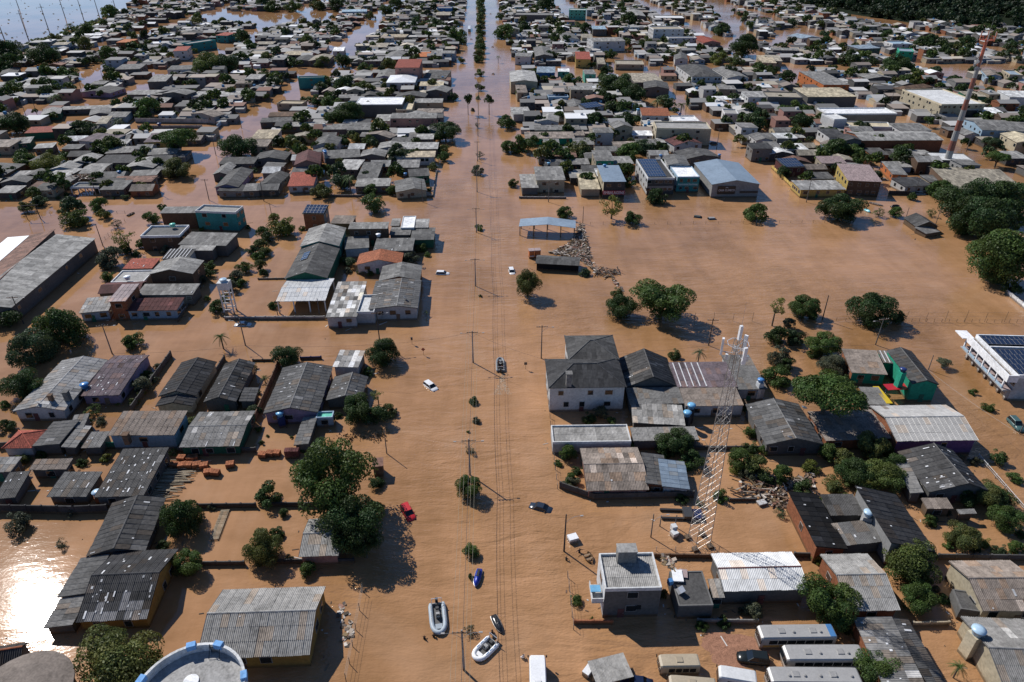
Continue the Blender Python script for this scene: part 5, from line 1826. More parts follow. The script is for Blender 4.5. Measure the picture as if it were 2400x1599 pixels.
MEDP = [(-4.4, 58.2), (-4.1, 97.5), (-3.9, 136.0), (-3.6, 175.8), (-3.6, 215.6), (-3.6, 256), (-3.6, 296), (-3.6, 337), (-3.6, 380), (-3.6, 425)]
for i, (x, y) in enumerate(MEDP):
    pole(Vector((x, y, 0)), 8.6, f"avenue median power pole, {ordinal(i + 1)} counting from the near boats", 1, (-1, 1) if i < 6 else None, 0, .19)
PL = [('E', 825, 405, 8.0, 'lamp pole on the first cross street behind the lilac house', 1, (1,)), ('E', 1805, 345, 7.5, 'lamp pole beside the floating white sedan', 0, (-1,)),
      ('E', 175, 185, 8.0, 'dark leaning pole at the end of the long warehouse', 1, (1,)), ('F', 912, 335, 9.0, 'pole behind the dark bushy tree on the first cross street', 1, (1,)),
      ('F', 962, 1140, 5.6, 'thin bare pole in the flooded verge by the avenue', 0, None), ('G', 215, 440, 9.0, 'pole at the avenue corner of the white hipped house', 1, (1,)),
      ('G', 1445, 345, 7.5, 'dark pole beside the umbrella tree shadow', 1, None), ('H', 790, 340, 7.5, 'tilted lamp pole before the big round tree', 1, (-1,)),
      ('H', 1178, 525, 4.0, 'short pole beside the tall emerald house', 0, None), ('H', 400, 152, 7.0, 'bare dark post at the field fence', 0, None),
      ('H', 1848, 995, 5.0, 'pale post next to the moored pickup raft', 0, None), ('K', 298, 432, 8.0, 'pole before the two-storey cream house', 1, (1,)),
      ('L', 312, 434, 8.5, 'lamp pole before the yellow shop row', 1, (1,)), ('L', 1200, 365, 6.5, 'lamp pole beside the black flat roof', 1, (1,)),
      ('L', 1370, 612, 5.5, 'pole leaning over the half-sunk hut', 0, (1,)), ('L', 1118, 590, 5.0, 'thin dark post beside the half-sunk hut', 0, None),
      ('I', 1312, 372, 7.0, 'pole at the side street crossing by the drowned tree', 1, None), ('I', 1708, 416, 8.0, 'pole on the second cross street before the dark gabled corner house', 1, None),
      ('I', 792, 396, 8.0, 'pole before the debris-covered porch', 1, (-1,)), ('I', 842, 792, 7.5, 'dark pole beside the gable of the long warehouse', 0, None),
      ('K', 578, 605, 6.0, 'dark pole at the tip of the debris drift', 0, None), ('C', 383, 605, 8.5, 'pole at the avenue fence near the man in dark clothes', 0, (1,)),
      ('C', 1022, 500, 5.2, 'white-topped pole behind the concrete house', 0, (1,)), ('C', 1088, 420, 2.6, 'small white lamp post near the floating fridge', 0, None),
      ('C', 1200, 425, 2.8, 'small white lamp post beside the two floating boxes', 0, None), ('J', 65, 425, 8.0, 'pole on the second cross street before the dark gables', 1, None),
      ('J', 130, 552, 5.0, 'short pole beside the yellow-green tree', 0, None), ('J', 1362, 432, 8.0, 'pole at the avenue wall of the grey corner house', 1, None),
      ('J', 178, 1355, 4.2, 'dark gate post in the walled yard', 0, None), ('J', 520, 1355, 5.0, 'thin post beside the white canopy', 0, None),
      ('O', 1220, 665, 9, 'tall pole at the far right-angle crossing, nearer one', 1, None), ('O', 1355, 700, 9, 'tall pole in mid crossing beside the lone white gable', 1, None),
      ('O', 1500, 915, 9, 'pole on the flooded side street by the palm', 1, None), ('O', 1880, 1365, 9, 'pole on the flooded side street below the cream block', 1, None),
      ('O', 1100, 490, 9, 'far pole beside the white two-storey house', 1, None), ('M', 1985, 1430, 9, 'pole on the lake side street beside the spreading tree', 1, None),
      ('M', 2220, 1180, 8, 'pole on the lake side street beyond the spreading tree', 1, None), ('M', 245, 1085, 8, 'pole in the far lane near the lake, nearer one', 0, None),
      ('M', 340, 1050, 8, 'pole in the far lane near the lake, farther one', 0, None), ('M', 755, 855, 8, 'pole beside the far lilac gable', 1, None),
      ('M', 950, 745, 8, 'pole in the bright far lane', 1, None), ('N', 215, 815, 8, 'pole beside the far teal house', 1, None),
      ('P', 1040, 965, 8, 'pole before the cream office block', 1, None), ('P', 1120, 980, 8, 'second pole before the cream office block', 1, None),
      ('P', 1465, 1160, 8, 'pole beside the long brick warehouse', 1, None), ('P', 1820, 1395, 8, 'pole below the red and white mast', 1, None)]
for reg, x, y, h, lb, arm, lamp in PL:
    pole(q(reg, x, y, 0), h, lb, arm, lamp, R.uniform(-.2, .2), .12 if h < 7 else .16, 'dark' if 'dark' in lb else 'grey', R.uniform(-.02, .02))
for i, (x, y) in enumerate([(0, 1599)]):
    pass
# pylons standing in the lake
for i, (x0, y0) in enumerate(((70, 102), (118, 82), (153, 42), (200, 58), (233, 40), (272, 25), (10, 92), (45, 22))):
    p = unproj(x0, y0, 0)
    T = thing("power_pylon", (p.x, p.y, 0), 0, f"tall thin pylon standing in the lake, {ordinal(i + 1)} of the lake row", "pylon", "pylons in the lake")
    MB().bar((0, 0, -1), (-.6, 0, 26), .5, 6, .25).build("mast", "steel", T, col('grey'))
    block("crossarm", "steel", T, (-.55, 0, 23), (5, .3, .3), col('grey'))


def wire(pts, label, sag=.6, r=.022, c='pale', seg=8):
    g = MB()
    o0 = pts[0]
    for a, b_ in zip(pts, pts[1:]):
        prev = a
        for k in range(1, seg + 1):
            t_ = k / seg
            p = a.lerp(b_, t_) - Vector((0, 0, sag * 4 * t_ * (1 - t_)))
            g.bar(prev - o0, p - o0, r, 3)
            prev = p
    o = g.build("power_line", "plaster", None, col(c))
    o.location = o0
    return tag(o, label, "cable", "overhead cables")


ext = [(-4.7, 19.0)] + MEDP
for k, (dx, nm) in enumerate(((-1.2, 'outermost toward the lake'), (-.6, 'second from the lake side'), (.6, 'second from the mast side'), (1.2, 'outermost toward the mast'))):
    wire([Vector((x + dx, y - .12, 8.6)) for x, y in ext], f"pale cable above the avenue median, {nm}", .35, .022, 'cream')
wire([Vector((x + .05, y, 6.4)) for x, y in ext[:8]], "thick grey cable bundle hung below the median power lines", .4, .036, 'grey')
wire([q('E', 825, 405, 7.8), q('E', 1805, 345, 7.4), q('F', 912, 335, 8.6), Vector((-3.9, 136, 8.2)), q('G', 215, 440, 8.6), q('G', 1445, 345, 7.2), q('H', 790, 340, 7.2)], "thin dark cable strung along the first cross street", .5, .02, 'dark')
wire([q('H', 790, 340, 7.4), q('H', 1178, 525, 4.0), q('H', 1848, 995, 5.0)], "pale cable strung along the side street by the emerald house", .4, .02, 'pale')

# ---------------------------------------------------------------- fences and garden walls
def gwall(s, reg, h, c, label, t=.2, mat="concrete"):
    ps = pts_of(s, reg, 0)
    T = thing("garden_wall", (ps[0].x, ps[0].y, 0), 0, label, "wall", "garden walls")
    for a, b_ in zip(ps, ps[1:]):
        d = b_ - a
        m_ = (a + b_) / 2 - ps[0]
        n_ = max(1, round(d.length / 2.6))
        for i in range(n_):
            cc = a + d * ((i + .5) / n_) - ps[0]
            block("wall_panel", mat, T, (cc.x, cc.y, h / 2 - .5), (d.length / n_ - .03, t, h + 1), col(c, R.uniform(.8, 1.15)), math.atan2(d.y, d.x))
        for i in range(n_ + 1):
            cc = a + d * (i / n_) - ps[0]
            block("pier", mat, T, (cc.x, cc.y, h / 2 - .45), (t * 1.5, t * 1.5, h + 1.1), col(c, .9), math.atan2(d.y, d.x))
    return T


gwall('0,1392 560,1390', 'J', 1.0, 'pale', 'stained white wall of the yard with the canopy')
gwall('-250,1392 0,1392', 'J', .9, 'pale', 'stained white wall below the white water tower')
gwall('115,275 545,275', 'B', 1.0, 'dark', 'low black wall under the biggest tree, toward the fallen ladder')
gwall('1460,285 1885,280', 'A', 1.0, 'dark', 'low black wall at the foot of the brick yard')
gwall('150,695 720,690', 'B', 1.0, 'dark', 'low black wall in front of the ribbed shed')
gwall('1490,708 1800,705', 'A', .9, 'dk2', 'low mossy wall beside the leafy bush')
gwall('-20,320 560,330 800,320', 'A', 1.9, 'dark', 'tall black wall between the sheds and the glinting water')
gwall('975,830 1262,428', 'E', 1.6, 'dk2', 'long garden wall running beside the black gabled house')
gwall('1440,790 1655,455', 'E', 1.4, 'dk2', 'alley wall between the two dark gables')
gwall('0,900 175,495', 'F', 1.8, 'brown', 'brown wall beside the blue-grey gabled house')
gwall('355,1395 600,1480 1330,1462', 'G', 1.5, 'dk2', 'grey boundary wall before the sand-grey house')
gwall('1050,650 1470,655', 'C', .9, 'brown', 'dark wall between the tower lot and the concrete house')
gwall('460,1140 735,1140', 'C', .9, 'brick', 'low brick wall beside the concrete house')
gwall('1365,1135 1800,1140', 'C', 1.0, 'mid', 'pale grey wall above the parked minibuses')
gwall('1245,665 1885,672', 'D', 1.3, 'dk2', 'dark wall behind the cream gable')
gwall('190,645 340,648', 'D', 1.0, 'dk2', 'short dark wall beside the brick-sided house')
gwall('1705,790 1860,1095', 'G', 1.5, 'wood', 'brown wall along the yard beside the lattice tower')
gwall('1330,1110 1850,1110', 'G', .9, 'dk2', 'low wall crossing behind the lattice tower')
gwall('1600,1490 1790,1488', 'G', .7, 'dk2', 'low kerb wall below the timber wreckage')
gwall('0,1105 250,1085', 'E', 1.5, 'dk2', 'dark wall below the red tiled corner roof')
gwall('570,1110 1095,1095', 'E', 1.6, 'dgreen', 'ivy-dark wall below the pale blue wall')
gwall('1300,1130 1882,1130', 'E', 1.2, 'dk2', 'dark wall along the top of the brick yard')
gwall('1940,1180 2110,1320', 'L', 1.3, 'white', 'white wall at the edge of the field under the large tree')
gwall('500,388 860,390', 'J', .9, 'mid', 'low grey wall before the tall palm')
gwall('1130,390 1445,390 1475,180', 'J', .8, 'mid', 'low wall around the grey gabled corner house')
gwall('340,335 500,352', 'I', 1.0, 'cream', 'cream wall beside the rusty brown roof')
gwall('150,1320 345,690', 'E', 1.0, 'dk2', 'dark edge wall beside the dark bush mass') if 0 else None
gwall('330,450 480,445', 'F', .8, 'navy', 'dark blue low wall on the first cross street')
gwall('-20,462 120,460', 'F', .6, 'dk2', 'low kerb wall on the first cross street behind the patched gable')
gwall('1060,1155 1320,1150', 'D', .9, 'sand', 'sandy low wall below the dark tree')
gwall('1455,1410 1640,1135', 'I', .9, 'dk2', 'dark alley wall beside the pale blue street house')
gwall('20,1065 235,1062', 'J', .5, 'pale', 'thin pale wall beside the dark hall')
gwall('60,402 440,405', 'K', .8, 'pale', 'pale street wall before the two-storey cream house')
gwall('365,130 640,150', 'K', 1.4, 'brown', 'brown yard wall behind the low cream-roofed shop')
gwall('985,372 1150,376', 'L', 1.6, 'dark', 'dark hoarding standing in the water beside the black flat roof')
gwall('30,160 165,290 265,395', 'L', 1.4, 'yellow', 'yellow wall along the side street before the solar house')
gwall('1150,840 1560,1180', 'O', .0001 + 1.0, 'mid', 'grey kerb wall along the far side street') if 0 else None
gwall('1270,1185 1860,1180', 'M', 1.6, 'light', 'long pale wall around the empty lot, lower one')
gwall('1250,1130 2000,1140', 'M', 2.4, 'pale', 'long pale wall around the empty lot, upper one')
gwall('2000,1190 2060,1130', 'M', 2.2, 'sky', 'bluish end wall of the empty lot')


def fence(s, reg, hh, gap, label, c='wood', wires=2, lean=.04, pr=.06, rail=False):
    ps = pts_of(s, reg, 0)
    T = thing("fence", (ps[0].x, ps[0].y, 0), 0, label, "fence", "fences")
    pm = MB().bar((0, 0, -1), (0, 0, 1), pr, 5, pr * .8).mesh("post", "wood" if c != 'white' else "plaster")
    tops = []
    for a, b_ in zip(ps, ps[1:]):
        n_ = max(1, round((b_ - a).length / gap))
        for i in range(n_ + 1):
            p = a.lerp(b_, i / n_) - ps[0]
            k = hh * R.uniform(.8, 1.15) if not rail else hh
            o = add("post", pm, T, col(c, R.uniform(.8, 1.2))); o.location = p; o.scale = (1, 1, k); o.rotation_euler = (R.uniform(-lean, lean), R.uniform(-lean, lean), 0)
            tops.append(p)
    for kz in range(wires):
        g = MB()
        z = hh * (.45 + .4 * kz)
        for a, b_ in zip(tops, tops[1:]):
            g.bar((a.x, a.y, z), (b_.x, b_.y, z), .05 if rail else .014, 4)
        g.build("rail" if rail else "strand", "plaster" if rail else "steel", T, col(c if rail else 'mid'))
    return T


fence('640,615 1480,612 2091,605', 'K', 1.0, 4.2, 'wire fence with short posts along the far field edge, by the bare-limbed tree')
fence('0,603 460,600', 'L', 1.0, 3.6, 'wire fence with short posts before the wide dark tree')
fence('1490,1402 1960,1404', 'K', 2.6, 5.0, 'tall post fence at the near field edge beside the umbrella tree')
fence('500,165 640,168', 'H', 1.1, 2.0, 'short fence piece beside the big round tree')
fence('1000,170 1882,178', 'H', 1.1, 1.9, 'long wire fence at the near field edge by the big round tree')
fence('1010,168 1882,172', 'H', 3.2, 4.8, 'row of thin tall stakes along the near field edge')
fence('1540,1172 1882,1565', 'H', 1.1, 2.6, 'white rail fence beside the flecked dark house', 'white', 2, 0, .09, True)
fence('790,905 735,1185 665,1568', 'B', 1.6, 3.2, 'leaning wire fence along the avenue beside the striped roof house', 'dk2', 3, .1)
fence('410,800 432,1000 452,1180', 'C', 1.4, 2.2, 'wire fence before the concrete house', 'grey', 3, .06)
fence('300,1115 318,1260 335,1400', 'G', 1.3, 2.4, 'leaning fence by the avenue beside the sand-grey house', 'grey', 2, .08)
fence('255,640 280,880 300,1100', 'G', 1.2, 2.4, 'broken rail fence along the avenue below the white corner house', 'rust', 2, .08)
fence('0,1000 200,725', 'E', 1.0, 3.0, 'low fence beside the long warehouse') if 0 else None
fence('345,555 480,520', 'I', 1.0, 2.5, 'rail in the water beside the drowned gate frame', 'dk2', 2)
fence('890,520 1020,522', 'I', 1.0, 2.5, 'low rail in the water on the second cross street', 'dk2', 2)
fence('830,760 1020,590', 'I', 1.0, 2.5, 'low rail beside the gable of the long warehouse', 'dk2', 2)
fence('1100,790 1240,812', 'C', 1.0, 1.6, 'short fence before the concrete slab') if 0 else None
fence('1060,600 1490,610', 'C', 1.2, 3.4, 'thin pale posts around the lattice tower lot', 'pale', 1, .05)
gt = thing("gate_frame", q('I', 335, 570, 0), math.radians(5), "dark T-shaped gate frame standing in the water", "gate")
MB().bar((0, 0, -1), (-.3, 0, 5.0), .16, 6).build("post", "wood", gt, col('dark'))
MB().bar((-5.2, 0, 5.0), (.8, 0, 5.1), .14, 6).build("beam", "wood", gt, col('dark'))
MB().bar((-4.4, .2, -1), (-4.5, 0, 5.0), .12, 6).build("post", "wood", gt, col('dark'))
parse_trees("""E|60|1225|70||l
E|300|1290|60||g
E|600|1210|90||d|dark shrub in the gap above the grey corrugated roof
E|560|1040|60||l
E|730|905|90||g
E|1080|560|90||l
E|1120|590|80||g
E|1030|700|70
E|870|760|60||y
E|1330|810|60||l
E|1490|540|50||g
E|1740|470|40||l
F|20|690|60||g
F|40|1060|45||d|small dark pot plant in the yard before the blue-grey gable
F|85|1010|30||l
F|260|1020|28||l
F|600|860|60||d
F|1010|830|70||g
F|330|1110|60||d
B|200|320|90||d
B|150|470|120||d|dark undergrowth beneath the tall tree below the wall
B|30|480|120
B|880|100|110||d
B|870|280|130||l
B|240|650|70||g
A|1560|280|60||g
A|1200|560|90||d
C|1250|220|100||d
C|590|1105|40||l|bright weed tuft at the low brick wall
C|1700|1045|75||g|half-drowned bush before the white warehouse
C|1810|1040|40||g
D|1330|560|80||l
D|1530|590|70||d
D|1860|480|90
D|1330|330|60||g
D|1060|760|220||d
D|1300|960|90||d
D|1180|860|140||g
D|590|1180|90||d
H|320|1240|130||y
H|260|1400|150||d
H|880|1120|120
H|700|1250|160||l
H|980|1330|130||d
H|580|600|120||d
H|330|400|100||l
H|130|480|130||d
H|120|620|110||l
H|150|180|110||g
H|330|130|90||l
G|1750|1090|120||d
G|1720|1290|110||g
G|1860|1120|100||l
G|560|880|110||d
G|480|1260|90||d
G|440|1330|110||l
G|1130|1130|130||d
G|1260|1230|110
G|1880|1330|120||d
J|150|560|100||y
J|100|720|110||d
J|70|830|100
J|20|870|90||l
J|55|1010|80||d
J|1060|880|70
J|860|990|90||d
J|930|1010|70||l
J|750|990|70||g
J|1400|860|60||l
J|1390|1330|60|palm||||1.2
I|1690|1010|110||d
I|1640|1060|100||g
I|1690|880|90
I|1150|770|90||l
I|1010|820|110||d
I|860|960|80||g
I|1110|850|80||d
I|1900|1060|100||d
I|1970|1100|90||l
I|1840|1210|80
I|1000|130|90||d
I|540|60|90||l
I|380|120|130||l
I|460|100|120||y
I|200|70|170||d
I|520|330|70||d
K|470|200|80||d
K|950|190|80||d
K|960|270|110||d
K|640|180|60||l
K|560|60|120||d
K|960|20|150||l
L|760|60|150||l
L|130|190|130||d
L|1130|130|130||d
L|1490|340|130||l
L|1960|300|130||d
L|1580|640|160||d
L|1990|1130|160||d
L|2040|600|170||l
N|1990|1010|50||g
N|2040|900|50
O|2330|560|100||d
O|1500|1010|70||d
P|950|560|120||d
P|1620|480|130||d
P|1900|640|110||d
P|2230|420|130||d
P|1650|850|90||d""")

# ---------------------------------------------------------------- vehicles
def car(a, b_, c, label, z=-.55, kind='hatch', pitch=0.0, roll=0.0):
    """a: rear, b_: front (world points)"""
    d = b_ - a
    mid = (a + b_) / 2
    T = thing("car" if kind != 'suv' else "jeep", (mid.x, mid.y, z), math.atan2(d.y, d.x), label, "car", "cars caught in the flood")
    T.rotation_euler = (roll, pitch, math.atan2(d.y, d.x))
    k = {'hatch': 1.0, 'sedan': 1.08, 'suv': 1.05}[kind]
    hz = 1.0 if kind != 'suv' else 1.2
    st = [(-2.08, .6, .42, .72), (-1.98, .76, .28, .88), (-1.2, .85, .2, .95), (0, .87, .2, .93), (1.0, .86, .2, .9), (1.6, .82, .24, .82), (1.98, .7, .3, .68), (2.1, .52, .4, .58)]
    secs = []
    for x, w_, z0, z1 in st:
        z1 *= hz
        secs.append([(x * k, -w_ * .85, z0), (x * k, w_ * .85, z0), (x * k, w_, z0 + .2), (x * k, w_, z1 - .12), (x * k, w_ * .84, z1), (x * k, -w_ * .84, z1), (x * k, -w_, z1 - .12), (x * k, -w_, z0 + .2)])
    MB().loft(secs).build("body", "car_paint", T, col(c), True)
    xr0, xr1 = {'hatch': (-1.95, 1.05), 'sedan': (-1.35, 1.1), 'suv': (-1.95, .9)}[kind]
    zt, zb = 1.43 * hz, .9 * hz
    x0t, x1t = xr0 + (.28 if kind != 'sedan' else .6), xr1 - .75
    wb, wt = .78, .62
    b4 = [(xr0, -wb, zb), (xr1, -wb, zb), (xr1, wb, zb), (xr0, wb, zb)]
    t4 = [(x0t, -wt, zt), (x1t, -wt, zt), (x1t, wt, zt), (x0t, wt, zt)]
    MB().hexa(b4, t4).build("windows", "glass", T)
    r4 = [(x0t - .06, -wt - .03, zt), (x1t + .06, -wt - .03, zt), (x1t + .06, wt + .03, zt), (x0t - .06, wt + .03, zt)]
    MB().hexa(r4, [(x, y * .9, zt + .07) for x, y, _ in r4]).build("roof_panel", "paint", T, col(c))
    for i in range(4):
        MB().bar(b4[i], t4[i], .05, 4).build("pillar", "paint", T, col(c))
    for sy in (-1, 1):
        xm = (x0t + x1t) / 2
        MB().bar((xm, sy * (wb + .01), zb), (xm, sy * (wt + .01), zt), .045, 4).build("pillar", "paint", T, col(c))
        block("headlight", "glass", T, (1.98 * k, sy * .55, .66 * hz), (.12, .28, .14))
        block("tail_light", "paint", T, (-2.02 * k, sy * .6, .75 * hz), (.1, .22, .16), col('red'))
        block("mirror", "paint", T, (.75, sy * .95, .95 * hz), (.12, .2, .12), col(c))
        for x in (-1.25, 1.3):
            w_ = MB().lathe([(.3, -.1), (.3, .1), (.01, .1)], 12).build("wheel", "black_plastic", T)
            w_.location = (x * k, sy * .78, .3); w_.rotation_euler = (math.pi / 2, 0, 0)
    return T


def qq(s, reg, z=0):
    return pts_of(s, reg, z)


r = qq('1092,258 1145,352', 'B', .6); car(r[0], r[1], (.5, .025, .03), 'red car drifting on the avenue beside the biggest tree', -.5)
r = qq('1248,605 1322,660', 'F', .6); car(r[0], r[1], 'snow', 'white car drifting on the avenue below the first crossing', -.6)
r = qq('148,250 290,285', 'C', .6); car(r[0], r[1], (.02, .03, .05), 'dark blue sedan half sunk beside the boundary wall', -.75, 'sedan')
r = qq('1485,1000 1565,1002', 'J', .6); car(r[0], r[1], 'snow', 'white car floating opposite the white canopy house block', -.65)
r = qq('-8,965 4,1005', 'K', .6); car(r[0], r[1], 'snow', 'white car floating beside the lone avenue tree', -.7)
r = qq('1738,180 1832,175', 'E', .6); car(r[0], r[1], 'white', 'white sedan sunk to its windows below the yard wall', -.7, 'sedan')
r = qq('1840,1395 1715,1380', 'C', .6); car(r[0], r[1], (.012, .016, .016), 'black jeep between the parked buses and the minibus', -.25, 'suv')
r = qq('990,1575 850,1560', 'C', .6); car(r[0], r[1], (.01, .018, .05), 'navy car cut by the bottom edge beside the sheet roof', -.3, 'sedan')
r = qq('580,380 640,374', 'I', .5); car(r[0], r[1], (.2, .03, .03), 'dark red car beside the debris-covered porch', -.8)
r = qq('1795,875 1868,950', 'H', .9); car(r[0], r[1], (.06, .12, .12), 'dark pickup standing before the long balcony', -.3, 'suv')
r = qq('925,240 975,242', 'L', .6); car(r[0], r[1], 'mid', 'grey car in the gap beside the yellow two-storey house', -.6)
r = qq('1225,348 1280,352', 'L', .6); car(r[0], r[1], 'white', 'white car before the black flat roof', -.7)
r = qq('1500,545 1562,552', 'K', .4); car(r[0], r[1], (.05, .08, .06), 'dark green car roof barely above water at the field fence', -.95)
r = qq('1620,562 1672,560', 'K', .4); car(r[0], r[1], 'pale', 'pale car roof barely above water at the field fence', -.9)
r = qq('1400,1330 1500,1335', 'O', .6) ; r = qq('1870,1310 1820,1305', 'O', .6); car(r[0], r[1], 'dark', 'dark car in the far side street below the cream block', -.6)


def bus(P, h, c, label, name="bus", front='l', stripe=None, hatches=2, vents=2, nwin=6, tail=None, cab=.0, roofc=None):
    TL, TR, BR, BL = [Vector((p.x, p.y)) for p in P]
    ctr = (TL + TR + BR + BL) / 4
    u = ((TR - TL) + (BR - BL)) / 2
    v = ((BL - TL) + (BR - TR)) / 2
    if u.length > v.length:
        L_, W_ = u.length, v.length
        ang = math.atan2(u.y, u.x) + (math.pi if front == 'l' else 0)
    else:
        L_, W_ = v.length, u.length
        ang = math.atan2(v.y, v.x) + (math.pi if front in ('t', 'l') else 0)
    W_ = min(max(W_, 2.0), 2.7)
    T = thing(name, (ctr.x, ctr.y, 0), ang, label, name.replace('_', ' '), "buses and vans in the flooded depot")
    hl, hw_ = L_ / 2, W_ / 2
    prof = [(-hw_, -1.0), (hw_, -1.0), (hw_, h - .5), (hw_ * .97, h - .18), (hw_ * .86, h), (-hw_ * .86, h), (-hw_ * .97, h - .18), (-hw_, h - .5)]
    secs = []
    for x, kx, dz in ((-hl, .9, -.12), (-hl + .18, .98, -.02), (-hl + .6, 1, 0), (hl - 1.0, 1, 0), (hl - .3, .98, -.05), (hl - .02, .9, -.25)):
        secs.append([(x, y * kx, z + (dz if z > 0 else 0)) for y, z in prof])
    body = MB().loft(secs).build("body", "paint", T, col(c))
    zw = h - .95
    for sy in (-1, 1):
        for i in range(nwin):
            x0 = -hl + .5 + i * (L_ - 1.6) / nwin
            block("window", "glass", T, (x0 + (L_ - 1.6) / nwin / 2, sy * hw_ * .995, zw), ((L_ - 1.6) / nwin - .14, .05, .75))
        if stripe:
            block("stripe", "paint", T, (0, sy * hw_ * .995, zw - .8), (L_ - .8, .04, .4), col(stripe))
    block("windscreen", "glass", T, (hl - .03, 0, h - .95), (.12, W_ * .84, 1.05), None, 0, 0, -.12)
    block("rear_window", "glass", T, (-hl + .0, 0, h - .85), (.08, W_ * .7, .6))
    for i in range(hatches):
        x0 = hl - (i + .7) * L_ / (hatches + .4)
        hb = block("roof_hatch", "paint", T, (x0, 0, h + .05), (.85, .8, .12), col(roofc or c, .85))
        for dx in (-.42, .42):
            rr_ = add("hatch_rim", UB["black_plastic"], hb); rr_.location = (dx * 1.1, 0, -.3); rr_.scale = (.07, 1.1, .8)
    for i in range(vents):
        x0 = hl - (i + 1.25) * L_ / (vents + .8)
        MB().lathe([(.2, 0), (.2, .12), (.12, .2), (.01, .21)], 10, x=x0, y=.25).build("roof_vent", "paint", T, col(roofc or c, .75)).location = (0, 0, h)
    if tail:
        MB().box(-hl + .15, -hl + .95, -hw_ * .84, hw_ * .84, h + .0, h + .02).build("tail_band", "paint", T, col(tail))
    for sy in (-1, 1):
        block("mirror", "black_plastic", T, (hl + .1, sy * (hw_ + .12), h - .7), (.12, .2, .4))
    return T


bus(pts_of('1772,1462.5 1948,1460.5 1964.5,1494 1788.6,1496.7', 'S', 2.5), 2.5, 'pale', 'white bus with yellow stripe and blue rear, first of the depot row', stripe='ochre', tail='blue', nwin=7)
bus(pts_of('1832.6,1508.4 2014,1508.4 2031,1546.5 1847.2,1547.5', 'S', 2.6), 2.6, 'pale', 'plain white bus beside the white bus with yellow stripe', nwin=7)
bus(pts_of('1795.4,1560 2006,1562 2024,1602 1812,1599', 'S', 2.7), 2.7, 'pale', 'white bus with sooty roof at the bottom edge under the leafy tree', nwin=8, hatches=2, vents=5)
bus(pts_of('1680,1557 1775,1574 1772,1598 1690,1585', 'S', 1.9), 1.9, 'white', 'white long-roofed van squeezed between minibuses and buses', "van", nwin=3, hatches=0, vents=0)
bus(pts_of('1542,1533 1634,1533 1644,1558 1550,1561', 'S', 2.0), 2.0, 'sand', 'tan minibus with dark windscreen, upper of two', "minibus", nwin=4, hatches=1, vents=0)
bus(pts_of('1564,1580 1674,1590 1684,1618 1574,1610', 'S', 2.0), 2.0, 'sand', 'tan minibus cut by the bottom edge, lower of two', "minibus", nwin=4, hatches=1, vents=0)
bus(pts_of('1241,1533 1278,1532.5 1286,1680 1242,1680', 'S', 2.5), 2.5, 'snow', 'white bus standing alone on the avenue at the bottom edge', front='t', nwin=5, hatches=1, vents=1)
bus(pts_of('1096,60 1104,60 1104,68 1096,68', 'S', 2.5), 2.5, 'white', 'tiny white truck far up the avenue', "truck", front='t', nwin=2, hatches=0, vents=0)


